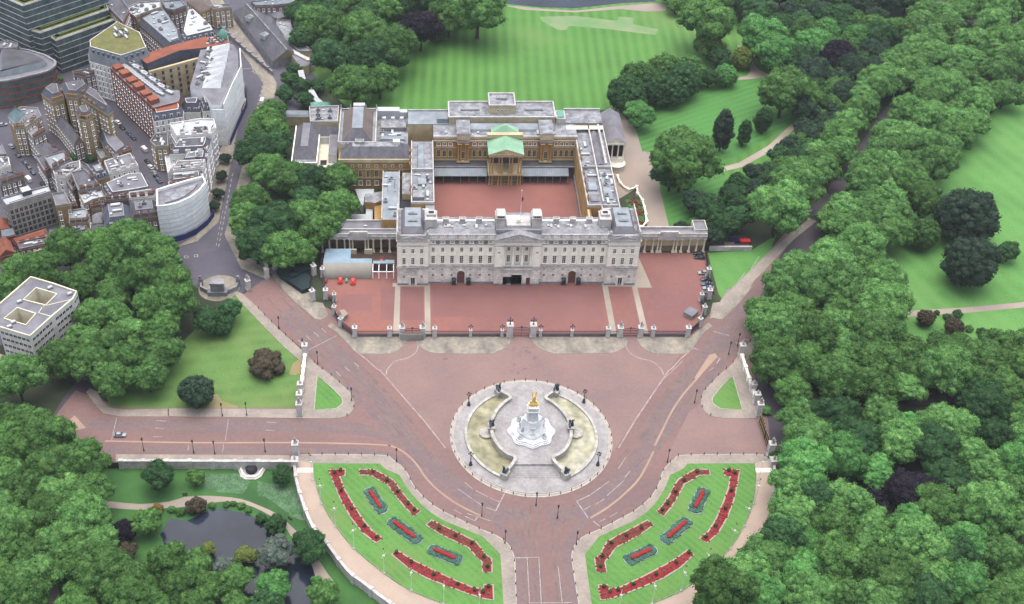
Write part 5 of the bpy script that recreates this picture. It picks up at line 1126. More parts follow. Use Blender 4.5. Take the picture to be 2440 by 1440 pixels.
# low rail with posts inside the walk
for s, lab in (('1', 'low thin rail edging the curved walk beside the pond'), ('-1', 'low thin rail edging the curved walk beside the wood')):
    th = thing('low_rail', lab, 'railing', (0, -140, 0), world=True); pts = PAV['flag' + s]
    b = MB(); b.strip(pts, .07, .95, 1.02); b.strip(pts, .06, .55, .6); b.build('rail', ['concrete'], th)
    b = MB()
    for x, y, a in walk(pts, 3.2): b.tube((x, y, .14), (x, y, 1.1), .07, .07, 5)
    b.split('post', ['concrete'], th)

# ================================================================== forecourt fence: stone piers, iron railings, gates
def railing(p0, p1, label, h=3.4):
    L = math.hypot(p1[0] - p0[0], p1[1] - p0[1]); a = math.atan2(p1[1] - p0[1], p1[0] - p0[0])
    th = thing('iron_railing', label, 'railing', ((p0[0] + p1[0]) / 2, (p0[1] + p1[1]) / 2, 0), world=True)
    b = MB(); b.strip([p0, p1], .7, 0, .9); b.build('plinth', ['lead_dark'], th)
    b = MB(); n = max(2, int(L / .42))
    for i in range(n):
        k = (i + .5) / n; x, y = p0[0] + (p1[0] - p0[0]) * k, p0[1] + (p1[1] - p0[1]) * k; b.obox(x, y, .9, .17, .17, h - .9, a, 0, .6)
    b.strip([p0, p1], .14, 1.2, 1.32); b.strip([p0, p1], .14, h - .6, h - .48); b.build('bars', ['iron'], th)
def pier_mesh(w_, h, top):
    b = MB(); b.box(-w_ / 2 - .15, -w_ / 2 - .15, 0, w_ / 2 + .15, w_ / 2 + .15, .9); b.box(-w_ / 2, -w_ / 2, .9, w_ / 2, w_ / 2, h); b.box(-w_ / 2 - .2, -w_ / 2 - .2, h, w_ / 2 + .2, w_ / 2 + .2, h + .35, 0, True)
    t = MB()
    if top == 'urn': t.lathe([(.3, h + .35), (.55, h + .8), (.25, h + 1.0), (.5, h + 1.6), (.1, h + 2.2)], 8)
    if top == 'lamp':
        t.lathe([(.25, h + .35), (.12, h + .8), (.08, h + 2.2)], 6)
        for x, z in ((0, 3.1), (-.75, 2.3), (.75, 2.3)): t.ball((x, 0, h + z), .36, .36, .42, 1)
        t.tube((-.75, 0, h + 2.0), (.75, 0, h + 2.0), .07)
    if top == 'cross':
        t.lathe([(.4, h + .35), (.3, h + 1.0), (.12, h + 1.4), (.1, h + 2.6)], 6); 
        for x, z in ((-.95, 2.8), (.95, 2.8), (0, 3.7), (0, 2.2)): t.ball((x, 0, h + z), .42, .42, .46, 1)
        t.tube((-.95, 0, h + 2.6), (.95, 0, h + 2.6), .08); t.tube((0, 0, h + 2), (0, 0, h + 4.6), .08); t.ball((0, 0, h + 4.7), .2)
    if top == 'figure': t.obox(0, 0, h + .35, 1.2, 1.2, .5); standing(t, 0, 0, h + .8, 1.5, R(-90)); t.ball((.7, .1, h + 1.4), .5, .5, .7, 1)
    return b, t
_pr = {}
def pier(x, y, w_, h, top, label, rz=0, mt='stone', group='stone piers of the forecourt fence'):
    key = (w_, h, top, mt)
    if key in _pr: return dup(_pr[key], (x, y, 0), rz, label)
    th = thing('gate_pier', label, 'pier', (x, y, 0), rz, group); b, t = pier_mesh(w_, h, top); b.build('shaft', [mt], th)
    if t.v: t.build('lamp_cluster' if top in ('lamp', 'cross') else 'ornament', ['iron' if top == 'lamp' else ('bronze' if top == 'cross' else 'stone')], th)
    _pr[key] = th; return th
FY = -37.0
SIDE = {1: 'parked car side', -1: 'marquee side'}
for sx in (-1, 1):
    s = SIDE[sx]
    pier(sx * 72.9, FY, 1.9, 5.0, 'urn', f'stone pier where straight and curved fence meet, {s}')
    pier(sx * 57.6, FY, 1.7, 4.6, 'urn', f'stone pier with urn on the outer side of the side gate, {s}')
    pier(sx * 52.2, FY, 2.2, 5.2, 'figure', f'broad figure pier, outer jamb of the side gate, {s}')
    pier(sx * 43.2, FY, 2.2, 5.2, 'figure', f'broad figure pier at the inner jamb of the side gate, {s}')
    pier(sx * 37.9, FY, 1.7, 4.6, 'urn', f'stone pier with urn on the inner side of the side gate, {s}')
    pier(sx * 22.2, FY, 1.0, 3.4, 'lamp', f'slim lamp pier midway along the straight railing, {s}')
    pier(sx * 8.4, FY, 1.1, 3.4, 'lamp', f'slim pier with dark lamp next to the main gate pier, {s}')
    pier(sx * 5.1, FY, 2.6, 6.6, 'cross', f'tall white main gate pier topped by a lamp cross, {s}')
    for (xa, xb, w_) in ((72.0, 58.5, 'outermost straight railing by the corner pier'), (56.7, 53.4, 'short railing panel outside the side gate'), (42.0, 38.8, 'short railing panel inside the side gate'), (37.0, 22.8, 'long straight railing beside the side gate'), (21.6, 9.0, 'long straight railing near the main gate'), (7.8, 6.5, 'very short railing against the main gate pier')):
        railing((sx * xa, FY), (sx * xb, FY), f'iron {w_}, {s}')
    for i, (p0, p1, w_) in enumerate((((72.9, FY), (78.9, -30.8), 'front part of the curved fence'), ((79.6, -29.8), (82.4, -23.0), 'middle part of the curved fence'), ((82.6, -21.6), (82.9, -14.2), 'rear part of the curved fence'), ((86.9, -9.8), (89.2, 4.0), 'side fence in front of the cars' if sx > 0 else 'side fence beside green netting'), ((89.4, 5.2), (91.4, 21.0), 'side fence near the colonnade end'))):
        railing((sx * p0[0], p0[1]), (sx * p1[0], p1[1]), f'dark iron railing, {w_}, {s}')
    pier(sx * 79.3, -30.4, 1.6, 4.6, 'urn', f'stone pier between front and middle of the curved fence, {s}', .7 * sx)
    pier(sx * 82.6, -22.3, 1.6, 4.6, 'urn', f'stone pier between middle and rear of the curved fence, {s}', .2 * sx)
    pier(sx * 83.0, -13.2, 1.5, 4.2, 'urn', f'stone pier at the inner jamb of the corner gate, {s}')
    pier(sx * 87.0, -11.0, 1.9, 5.0, 'urn', f'stone pier at the outer jamb of the corner gate, {s}')
    pier(sx * 89.3, 4.6, 1.7, 4.8, 'urn', f'stone pier midway along the side fence, {s}')
    railing((sx * 83.8, -12.6), (sx * 86.2, -11.4), f'closed low iron corner gate between two piers, {s}', 3.0)
def gate(x0, x1, y, h, label, mt='iron'):
    th = thing('iron_gate', label, 'gate', ((x0 + x1) / 2, y, 0), world=True); xc = (x0 + x1) / 2; hw = (x1 - x0) / 2
    for q, (a, c) in enumerate(((x0, xc - .05), (xc + .05, x1))):
        b = MB(); n = int((c - a) / .36)
        for i in range(n + 1):
            x = a + (c - a) * i / n; zt = h * (.75 + .25 * math.cos((x - xc) / hw * math.pi / 2)); b.obox(x, y, .1, .1, .1, zt)
        for z in (.2, h * .35, h * .7): b.box(a, y - .06, z, c, y + .06, z + .14, 0, True)
        b.build('leaf', [mt], th)
    b = MB(); pts = [(xc + hw * math.cos(R(180 * i / 12)), h * .8 + h * .22 * math.sin(R(180 * i / 12))) for i in range(13)]
    for (xa, za), (xb, zb) in zip(pts[:-1], pts[1:]): b.tube((xa, y, za), (xb, y, zb), .12, .12, 5)
    b.ball((xc, y, h * 1.04), .5, .2, .5, 1); b.build('overthrow', [mt], th)
gate(-3.7, 3.7, FY, 5.2, 'ornate dark main gate under an arched overthrow, between the two tallest piers')
gate(44.4, 51.0, FY, 4.6, 'ornate dark side gate between figure piers, parked car side')
gate(-51.0, -44.4, FY, 4.6, 'ornate dark side gate behind a grey screen, marquee side')
th = thing('gate_screen', 'grey temporary hoarding curved round the side gate', 'hoarding', (-47.7, FY - 1.5, 0), world=True)
b = MB(); b.strip([(-53, FY - .5), (-52.6, FY - 2.6), (-42.8, FY - 2.6), (-42.4, FY - .5)], .25, .1, 3.6)
for i in range(18): b.box(-52.4 + i * .54, FY - 2.8, .1, -52.34 + i * .54, FY - 2.72, 3.5)
b.build('panel', ['concrete'], th)

# ================================================================== balustrades and piers of the roundabout's outer gates
def balustrade(pts, h, z0, label, base=None, pstep=9.0, thick=.8, mt='stone_white'):
    th = thing('stone_balustrade', label, 'balustrade', (pts[0][0], pts[0][1], 0), world=True)
    b = MB(); b.strip(pts, thick, base if base is not None else z0, z0 + h); b.strip(pts, thick + .3, z0 + h, z0 + h + .25); b.build('wall', [mt], th)
    b = MB()
    for x, y, a in walk(pts, pstep, 1.0): b.obox(x, y, base if base is not None else z0, 1.7, thick + .7, (z0 + h + .55) - (base if base is not None else z0), a)
    b.split('pier', [mt], th)
    b = MB()
    for x, y, a in walk(pts, 1.3, .5): b.obox(x, y, z0 + .3, .75, thick + .06, h - .5, a, 0)
    b.build('recess_panel', ['stone'], th)
GW = W('F', [(282, 1103), (695, 1104.5)])
balustrade(GW, 1.1, .1, 'straight white wall between the red road and the lower garden', GL, mt='stone')
balustrade(PAV['outer1'], 1.1, .12, 'curved white wall between the peach walk and the pond garden', GL, mt='stone')
balustrade(PAV['outer-1'], 1.1, .12, 'curved white wall at the foot of the dense wood', 0, mt='stone')
for sx, s in ((1, 'beside the brown bush lawn'), (-1, 'beside the dense wood')):
    f = (lambda p: p) if sx == 1 else MX
    pts = f(W('Q2', [(1178, 905), (1168, 1000), (1150, 1150), (1135, 1270)]))
    balustrade(pts, 1.8, .1, f'white stone screen wall across the pavement {s}', None, 7.0, .9)
    for q, (p, top, hh) in enumerate((((1178, 890), 'urn', 6.0), ((1140, 1200), 'urn', 4.6), ((1132, 1300), 'urn', 5.4), ((1130, 1400), 'figure', 6.4))):
        x, y = f(W('Q2', [p]))[0]; pier(x, y, 2.2, hh, top, f"{ORD[q]} white pier from the palace, screen wall {s}", 0, 'stone', 'white piers of the screen walls')
    x, y = f(W('F', [(705, 1084)]))[0]; pier(x, y, 2.4, 6.4, 'figure', f'white figure pier at the kerb by the lawn {s}', 0, 'stone', 'white piers of the screen walls')
    x, y = f(W('F', [(703, 1108)]))[0]; pier(x, y, 2.6, 3.0, 'urn', f'short stout white pier where the curved wall begins {s}', 0, 'stone', 'white piers of the screen walls')
p = W('F', [(1808, 1006), (1834, 1085)])
th = thing('iron_gate', 'open dark and gilded iron gates across the paved side road by the wood', 'gate', (p[0][0], p[0][1], 0), world=True)
for i in range(2):
    a_, c_ = (p[0], ((p[0][0] + p[1][0]) / 2, (p[0][1] + p[1][1]) / 2)) if i == 0 else (((p[0][0] + p[1][0]) / 2, (p[0][1] + p[1][1]) / 2), p[1])
    b = MB()
    for k in range(18): t = k / 17; b.obox(a_[0] + (c_[0] - a_[0]) * t, a_[1] + (c_[1] - a_[1]) * t, .1, .16, .16, 4.2 + 1.2 * math.sin(t * 3.1), 0, k % 3 == 0)
    b.strip([a_, c_], .14, .4, .6); b.strip([a_, c_], .14, 3.2, 3.4); b.build('leaf', ['iron', 'gold'], th)
# entrance to the street: white piers, kiosk and monument at the road's end
for x, y, lab, top in ((592, 690, 'white pier with figure at the street end beside the grey stone monument', 'figure'), (636, 662, 'white pier under the trees at the street end of the red road', 'figure'), (655, 642, 'white pier against the dark green netting', 'urn'), (745, 715, 'white pier at the pavement end of the marquee fence', 'urn'), (748, 655, 'white pier beside the marquee corner', 'urn')):
    q = W1('F', x, y); pier(q[0], q[1], 2.0, 5.4, top, lab, .5, 'stone', 'white piers of the screen walls')
ms = thing('stone_monument', 'weathered grey stone monument with side walls on a rounded paved apron', 'monument', W1('F', 520, 690), world=True)
q = W1('F', 520, 700); x, y = q
b = MB(); b.flat(arc(x, y + 4, 9.5, 0, 350, 30), .04); b.build('apron', ['apron'], ms)
b = MB(); b.box(x - 4.5, y - 2, 0, x + 4.5, y + 2, 2.2); b.box(x - 3, y - 1.4, 2.2, x + 3, y + 1.4, 6.5); b.box(x - 3.4, y - 1.8, 6.5, x + 3.4, y + 1.8, 7.1, 0, True); b.build('body', ['stone_grey'], ms)
for sx in (-1, 1): b = MB(); b.strip([(x + sx * 4.5, y), (x + sx * 8, y + 2.5), (x + sx * 8.6, y + 6)], 1.0, 0, 2.4); b.obox(x + sx * 8.6, y + 6.2, 0, 1.8, 1.8, 4.2); b.ball((x + sx * 8.6, y + 6.2, 4.8), .9, .7, .9, 1, 0, .3, 2); b.build('side_wall', ['stone_grey'], ms)
gk = thing('wall_fountain', 'small stepped fountain niche at the foot of the white garden wall', 'fountain', W1('Q4', 1145, 400, GL), world=True)
x, y = W1('Q4', 1145, 402, GL)
b = MB(); b.prism([(x - 5.5, y + 1), (x - 4, y - 3.2), (x - 2, y - 4.6), (x + 2, y - 4.6), (x + 4, y - 3.2), (x + 5.5, y + 1)], GL, GL + .3, 0); b.build('step', ['stone'], gk)
b = MB(); b.strip([(x - 4.4, y + 1), (x - 3, y - 2.4), (x - 1.5, y - 3.6), (x + 1.5, y - 3.6), (x + 3, y - 2.4), (x + 4.4, y + 1)], .6, GL + .3, GL + .9); b.build('basin', ['stone_white'], gk)
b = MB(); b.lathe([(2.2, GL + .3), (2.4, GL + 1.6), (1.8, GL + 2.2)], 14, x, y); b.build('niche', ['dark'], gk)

# ================================================================== flower beds
def stripe_bed(outline, label, mt, shrubs, seed, name='flower_bed'):
    th = thing(name, label, 'flower bed', (outline[0][0], outline[0][1], 0), world=True)
    b = MB(); b.strip(outline, .6, .1, .34, closed=True); b.build('edging', ['gravel_pale'], th)
    b = MB(); b.prism(inset(outline, .3), .1, .5, 0); rr = random.Random(seed)
    xs = [p[0] for p in outline]; ys = [p[1] for p in outline]; n = 0
    for i in range(900):
        x, y = rr.uniform(min(xs), max(xs)), rr.uniform(min(ys), max(ys))
        if inside(x, y, outline): b.ball((x, y, .5), rr.uniform(.25, .5), None, rr.uniform(.1, .22), 0, 0); n += 1
    b.build('flowers', [mt], th)
def inside(x, y, p):
    c = False; n = len(p)
    for i in range(n):
        a, b_ = p[i], p[i - 1]
        if (a[1] > y) != (b_[1] > y) and x < (b_[0] - a[0]) * (y - a[1]) / (b_[1] - a[1]) + a[0]: c = not c
    return c
SH = []
for s_ in range(2):
    b = MB(); rr = random.Random(s_)
    for i in range(9): a = rr.uniform(0, 6.3); b.ball((.45 * math.cos(a), .45 * math.sin(a), .5 + rr.uniform(0, .7)), .5, .5, .5, 1, 0, .35, 2.5, i)
    o = b.build('shrub', ['shrub']); COL.objects.unlink(o); SH.append(o)
b = MB(); b.ball((0, 0, .35), .75, .75, .4, 1, 0, .3, 2); b.lathe([(.35, .3), (.5, .9), (.15, 1.1)], 8); o = b.build('bedding_plant', ['shrub']); o.data.materials[0] = M['leaf_grey']; COL.objects.unlink(o); SH.append(o)
BEDS = [('Q5', [(392, 230), (540, 225), (538, 285), (490, 290), (530, 400), (610, 540), (700, 680), (790, 790), (880, 850), (818, 890), (700, 800), (590, 660), (500, 500), (430, 330)], 'flower_red', 'long L-shaped red bed, outer edge, near the balustrade',
         [(447, 265, 0), (497, 243, 0), (465, 325, 2), (482, 378, 2), (508, 425, 0), (535, 483, 2), (563, 535, 2), (597, 590, 0), (632, 640, 2), (672, 692, 2), (715, 745, 0), (757, 788, 2), (824, 845, 1)]),
        ('Q5', [(668, 228), (798, 228), (850, 255), (960, 315), (990, 345), (1080, 470), (1160, 560), (1218, 605), (1165, 650), (1080, 570), (1000, 470), (920, 360), (830, 315), (770, 278), (668, 278)], 'flower_rust', 'kinked dull red bed by the road, beside the balustrade end',
         [(700, 250, 2), (740, 252, 2), (788, 255, 0), (825, 285, 2), (872, 310, 2), (918, 332, 0), (957, 362, 2), (985, 395, 2), (1014, 438, 0), (1042, 475, 2), (1070, 510, 2), (1107, 542, 0), (1165, 600, 1)]),
        ('Q5', [(1318, 685), (1440, 745), (1560, 800), (1720, 880), (1760, 930), (1800, 990), (1862, 1035), (1866, 1155), (1780, 1155), (1775, 1060), (1720, 1010), (1650, 930), (1540, 880), (1400, 810), (1270, 728)], 'flower_rust', 'kinked dull red bed by the road, beside the avenue end',
         [(1310, 715, 2), (1340, 725, 2), (1387, 765, 0), (1437, 785, 2), (1483, 805, 2), (1537, 832, 0), (1585, 857, 2), (1637, 880, 2), (1685, 900, 0), (1715, 935, 2), (1745, 985, 2), (1793, 1020, 0), (1817, 1050, 2), (1825, 1112, 1)]),
        ('Q5', [(1005, 955), (1140, 1040), (1300, 1120), (1500, 1215), (1680, 1290), (1790, 1310), (1790, 1268), (1875, 1268), (1880, 1405), (1800, 1395), (1640, 1345), (1450, 1275), (1280, 1210), (1100, 1110), (960, 995)], 'flower_red', 'long L-shaped red bed, outer edge, near the avenue end',
         [(1003, 985, 1), (1068, 1032, 2), (1137, 1072, 0), (1192, 1110, 2), (1260, 1150, 2), (1338, 1183, 0), (1405, 1215, 2), (1480, 1243, 2), (1557, 1272, 0), (1628, 1297, 2), (1708, 1322, 1), (1783, 1340, 0), (1832, 1292, 1), (1838, 1352, 2)])]
PLANTERS = [((770, 440), (862, 578), 'near the balustrade'), ((985, 712), (1170, 850), 'midway along the curved lawn'), ((1350, 960), (1530, 1035), 'near the avenue end')]
for sx, lw in ((1, 'pond side lawn'), (-1, 'wood side lawn')):
    f = (lambda p: p) if sx == 1 else MX
    for bi, (k, pts, mt, lab, shr) in enumerate(BEDS):
        ol = f(W(k, pts)); stripe_bed(ccw(ol), f'{lab}, {lw}', mt, None, bi)
        for i, (x, y, kind) in enumerate(shr):
            q = f(W(k, [(x, y)]))[0]; c = SH[kind].copy(); COL.objects.link(c); c.location = (q[0], q[1], .45); c.rotation_euler = (0, 0, i * 1.3); s = .78 if kind < 2 else .62; c.scale = (s, s, s * (1.2 if kind < 2 else .9))
            tag(c, ('round clipped dark green shrub standing in a red flower bed' if kind < 2 else 'low grey green bedding plant set among red flowers'), 'shrub' if kind < 2 else 'bedding plant', 'clipped shrubs in the flower beds' if kind < 2 else 'grey bedding plants in the flower beds')
    for (a, c, lab) in PLANTERS:
        p0, p1 = f(W('Q5', [a, c])); d = Vector((p1[0] - p0[0], p1[1] - p0[1])); L = d.length; d.normalize(); nn = Vector((-d.y, d.x))
        th = thing('planter_bed', f'green edged island bed with red centre {lab}, {lw}', 'flower bed', (p0[0], p0[1], 0), world=True)
        def Q(t, s): q = Vector(p0) + d * t + nn * s; return (q.x, q.y)
        ol = ccw([Q(L + .6 + 2.2 * math.cos(R(a_)), 2.45 * math.sin(R(a_))) for a_ in range(-90, 91, 22)] + [Q(-.6 + 2.2 * math.cos(R(a_)), 2.45 * math.sin(R(a_))) for a_ in range(90, 271, 22)])
        b = MB(); b.strip(ol, .35, .1, .32, closed=True); b.build('edging', ['lead_blue'], th)
        b = MB(); b.prism(inset(ol, .25), .1, .5, 0); rr = random.Random(int(L * 10))
        for i in range(240):
            t, s = rr.uniform(-2.1, L + 2.1), rr.uniform(-2.2, 2.2)
            q = Q(t, s)
            if inside(*q, ol): b.ball((q[0], q[1], .5), rr.uniform(.35, .6), None, rr.uniform(.25, .5), 1, 0, .3, 2, i)
        b.build('leafy_border', ['hedge'], th)
        b = MB()
        for i in range(int(L / .45)): q = Q(i * .45, rr.uniform(-.2, .2)); b.ball((q[0], q[1], 1.0), .8, .8, .5, 1, 0, .3, 2, i)
        b.build('red_flowers', ['flower_bright'], th)
q0 = W('P4', [(1400, 20), (1440, 130), (1450, 235)])
for i, (x, y) in enumerate(q0):
    b = MB(); rr = random.Random(i)
    for k in range(40): b.ball((x + rr.gauss(0, 1.3), y + rr.gauss(0, 1.6), .3), .5, .5, .4, 0)
    o = b.build('flower_clump', ['flower_rust'], None, (x, y, 0)); tag(o, f'{ORD[i]} orange red flower clump from the garden steps, beside the gravel drive', 'flower bed', 'flower clumps beside the drive')
bt = W('P2', [(1440, 880), (1470, 960), (1560, 1030), (1640, 1000), (1650, 1070), (1700, 1140), (1745, 1360), (1665, 1425)])
balustrade(smooth(bt, 2), 1.1, 0, 'thin white balustrade curving between gravel drive and palace garden', None, 6, .5)
# ================================================================== trees
R0 = 8.0
def crown_mesh(name, seed, kind):
    """crown of many displaced leaf masses with small leaf faces over them; radius R0, foot of the trunk at z = 0"""
    rr = random.Random(seed); b = MB(); V, F = ico(2)
    if kind == 'broad': n, ax, az, zc, zmin, br = 120, 1.0, .80, 1.2, -.66, (.10, .28)
    elif kind == 'oak': n, ax, az, zc, zmin, br = 120, 1.0, .66, 1.0, -.6, (.09, .25)
    elif kind == 'dome': n, ax, az, zc, zmin, br = 150, 1.0, .86, .98, -.8, (.11, .19)
    elif kind == 'column': n, ax, az, zc, zmin, br = 120, .62, 1.55, 1.62, -.95, (.12, .22)
    elif kind == 'shrub': n, ax, az, zc, zmin, br = 40, 1.0, .62, .55, -.7, (.22, .36)
    pts = []
    lean = (rr.uniform(-.12, .12), rr.uniform(-.12, .12)); ell = rr.uniform(.86, 1.1) if kind != 'dome' else rr.uniform(.96, 1.04)
    ph = [rr.uniform(0, 6.3) for _ in range(3)]
    for i in range(n):
        u = 1 - (i + .5) / n * (1 - zmin); t = i * 2.399963 + rr.uniform(-.25, .25)
        q = math.sqrt(max(0, 1 - u * u)); am = .3 if kind == 'dome' else 1; k = rr.uniform(.74 if kind == 'dome' else .62, .95) * (1 + am * (.12 * math.sin(3 * t + ph[0]) + .10 * math.sin(5 * t + ph[1] + 2 * u) + .10 * math.sin(4 * u + ph[2])))
        if kind == 'column': k *= (1 - .35 * max(0, u)) 
        pts.append((q * math.cos(t) * k * ax * ell + lean[0] * u, q * math.sin(t) * k * ax / ell + lean[1] * u, zc + u * k * az, rr.uniform(*br) * (1.1 if u < .5 else .95)))
    if kind in ('broad', 'oak'):      # main limbs carry big lobes, each lobe its own smaller leaf masses
        pts = []; nl = rr.randint(9, 12); lobes = [(0, 0, zc + .22 * az, .50)]
        for i in range(nl):
            u = 1 - (i + .6) / nl * (1 - zmin) * .95; t = i * 2.399963 + rr.uniform(-.4, .4); q = math.sqrt(max(.05, 1 - u * u)); k = rr.uniform(.46, .72)
            lobes.append((q * math.cos(t) * k * ell + lean[0], q * math.sin(t) * k / ell + lean[1], zc + u * rr.uniform(.5, .72) * az, rr.uniform(.30, .46)))
        for (x, y, z, r) in lobes:
            for i in range(int(14 * (r / .4) ** 2) + 2):
                u = 1 - (i + .5) / (14 * (r / .4) ** 2 + 2) * 1.45; t = i * 2.399963 + rr.uniform(-.5, .5); q = math.sqrt(max(0, 1 - u * u)); k = r * rr.uniform(.62, .92)
                pts.append((x + q * math.cos(t) * k, y + q * math.sin(t) * k, z + u * k * .85, rr.uniform(.09, .18)))
        n = len(pts); pts += [(x, y, z, r * .86) for x, y, z, r in lobes]
    pts.append((0, 0, zc, .58 * ax)); pts.append((0, 0, zc + .28 * az, .46 * ax)); pts.append((0, 0, zc - .3 * az, .46 * ax))
    rs = sorted(math.hypot(x, y) + r for x, y, z, r in pts); k = ax / rs[int(len(rs) * .93)]; pts = [(x * k, y * k, z, r * (.5 + .5 * k)) for x, y, z, r in pts]
    leaves = []
    for j, (x, y, z, r) in enumerate(pts):
        vs = []; sd = seed * 7.3 + j * 3.1; f1 = 2.1; 
        for a, c, d in V:
            k = 1 + .42 * noise.noise(Vector((a * f1 + sd, c * f1, d * f1))) + .26 * noise.noise(Vector((a * 4.7, c * 4.7 + sd, d * 4.7)))
            p = ((x + a * r * k) * R0, (y + c * r * k) * R0, (z + d * r * k * .88) * R0); vs.append(p)
        b.add(vs, F, 0, True)
        for _ in range(70 if j < n else 0):
            i = rr.randrange(len(V)); a, c, d = V[i]
            if a * x + c * y + d * (z - zc) < -.15: continue
            p = Vector(vs[i]); nv = (Vector((a, c, d)) + Vector((rr.gauss(0, .8), rr.gauss(0, .8), rr.gauss(0, .8)))).normalized()
            t1 = nv.cross(Vector((rr.random(), rr.random(), rr.random() + .1))).normalized(); t2 = nv.cross(t1); s = rr.uniform(.14, .36)
            p = p + Vector((a, c, d)) * rr.uniform(-.05, .75)
            leaves.append([tuple(p - t1 * s), tuple(p + t2 * s * .8), tuple(p + t1 * s), tuple(p - t2 * s * .8)])
    for q in leaves: b.add(q, [(0, 1, 2, 3)], 0)
    o = b.build('crown', ['leaf_plane']); COL.objects.unlink(o); return o
def trunk_mesh(seed, h, spread, kind):
    rr = random.Random(seed + 50); b = MB()
    b.lathe([(.75, -.3), (.5, .5), (.42, h * .55), (.3, h)], 8)
    for i in range(5):
        a = i * 1.257 + rr.uniform(-.3, .3); z0 = h * rr.uniform(.45, .75); p1 = (math.cos(a) * spread * .5, math.sin(a) * spread * .5, z0 + h * .35); b.tube((0, 0, z0), p1, .24, .16, 6)
        b.tube(p1, (math.cos(a + .3) * spread * .8, math.sin(a + .3) * spread * .8, z0 + h * .6), .16, .06, 5)
    o = b.build('trunk', ['bark']); COL.objects.unlink(o); return o
TV = {}
for kind, ns in (('broad', 4), ('oak', 3), ('dome', 2), ('column', 2), ('shrub', 2)):
    TV[kind] = []
    for s_ in range(ns):
        c = crown_mesh(kind, s_ * 11 + {'broad': 1, 'oak': 101, 'dome': 201, 'column': 301, 'shrub': 401}[kind], kind)
        hh = {'broad': 8, 'oak': 6, 'dome': 5, 'column': 12, 'shrub': 2}[kind]
        TV[kind].append((c, trunk_mesh(s_, hh, 5 if kind in ('broad', 'oak') else 2.5, kind)))
TRND = random.Random(99)
NAMES = {'broad': 'broadleaf_tree', 'oak': 'broadleaf_tree', 'dome': 'round_tree', 'column': 'columnar_tree', 'shrub': 'shrub'}
ZF = {'broad': 1.25, 'oak': 1.0, 'dome': 1.0, 'column': 1.6, 'shrub': .55}
TREES = []
def tree_at(x, y, r, kind, leaf, label, group=None, z0=0.0, name=None, hs=1.0):
    c, t = TRND.choice(TV[kind]); s = r / R0
    o = thing(name or NAMES[kind], label, 'shrub' if kind == 'shrub' else 'tree', (x, y, z0), TRND.uniform(0, 6.28), group, s)
    o.scale = (s, s, s * hs)
    k = c.copy(); COL.objects.link(k); k.parent = o; k.name = 'crown'
    k.material_slots[0].link = 'OBJECT'; k.material_slots[0].material = M[leaf]
    if kind != 'shrub': k = t.copy(); COL.objects.link(k); k.parent = o; k.name = 'trunk'
    TREES.append((x, y, r)); return o
def tree(u, v, rp, kind, leaf, label, group=None, z0=0.0, hs=1.0, name=None):
    """crown centre at photo pixel (u,v), crown radius rp photo pixels"""
    x, y = g(u, v, z0); r = rp / (FPX / math.dist((x, y, z0), tuple(CAM)))
    x, y = g(u, v, z0 + r * ZF[kind] * hs); r = rp / (FPX / math.dist((x, y, z0), tuple(CAM))); return tree_at(x, y, r, kind, leaf, label, group, z0, name, hs)
def wood(poly_px, zmid, rng, gap, leaves, kinds, label, group, seed, z0=0.0, skip=(), hs=(.85, 1.22), name=None):
    """trees standing as an open-spaced wood: crowns whose centres fall in the outline, none nearer than gap x the radii"""
    rr = random.Random(seed); P = [g(u, v, zmid) for u, v in poly_px]; xs = [p[0] for p in P]; ys = [p[1] for p in P]; put = []; n = 0
    sk = [[g(u, v, zmid) for u, v in s] for s in skip]
    for i in range(4000):
        x, y = rr.uniform(min(xs), max(xs)), rr.uniform(min(ys), max(ys)); r = rr.uniform(*rng)
        if not inside(x, y, P) or any(inside(x, y, s) for s in sk): continue
        if any(math.hypot(x - a, y - c) < gap * (r + q) for a, c, q in put): continue
        if any(math.hypot(x - a, y - c) < .62 * (r + q) for a, c, q in TREES[:INDIV]): continue
        put.append((x, y, r)); 
    for x, y, r in put:
        q = leaves[int(rr.random() ** 1.3 * len(leaves))]; kd = rr.choice(kinds); tree_at(x, y, r, kd, q, label, group, z0, name, rr.uniform(*hs)); n += 1
    return n
# ---- trees one can tell apart
T = tree
T(468, 932, 42, 'dome', 'leaf_yew', 'dark round evergreen bush on the corner lawn beside the road')
T(632, 866, 44, 'shrub', 'leaf_brown', 'wide brown leaved low bush on the corner lawn', name='brown_bush', hs=.85)
T(545, 738, 32, 'broad', 'leaf_deep', 'small dark tree at the lawn corner near the stone monument'); T(530, 776, 26, 'dome', 'leaf_deep', 'small dark round tree on the corner lawn below another')
T(495, 762, 36, 'broad', 'leaf_deep', 'dark tree between the corner lawn and the thick tree belt')
T(378, 1135, 40, 'oak', 'leaf_deep', 'round dark tree on the lower lawn against the white wall', z0=GL); T(466, 1140, 24, 'oak', 'leaf_green', 'small green tree in the pale meadow beside the white wall', z0=GL); T(673, 1130, 26, 'oak', 'leaf_deep', 'dark green bush in the corner of the white garden walls', z0=GL)
T(467, 1206, 24, 'shrub', 'leaf_brown', 'dark olive bush leaning over the head of the pond', z0=GL, name='pond_bush', hs=1.3); T(656, 1250, 26, 'shrub', 'leaf_deep', 'dark bush at the pond edge where the path bends', z0=GL, name='pond_bush', hs=1.3); T(622, 1235, 14, 'shrub', 'leaf_deep', 'small green bush at the pond edge beside the path', z0=GL)
T(376, 1212, 15, 'shrub', 'leaf_gold', 'small golden yellow bush beside the park path', z0=GL, name='golden_bush'); T(409, 1214, 10, 'shrub', 'leaf_bright', 'small bright green bush next to the golden bush', z0=GL)
T(350, 1245, 36, 'oak', 'leaf_green', 'light green tree at the near end of the pond', z0=GL); T(292, 1268, 30, 'dome', 'leaf_copper', 'dark purple leaved tree beside the pond trees', z0=GL, name='copper_tree')
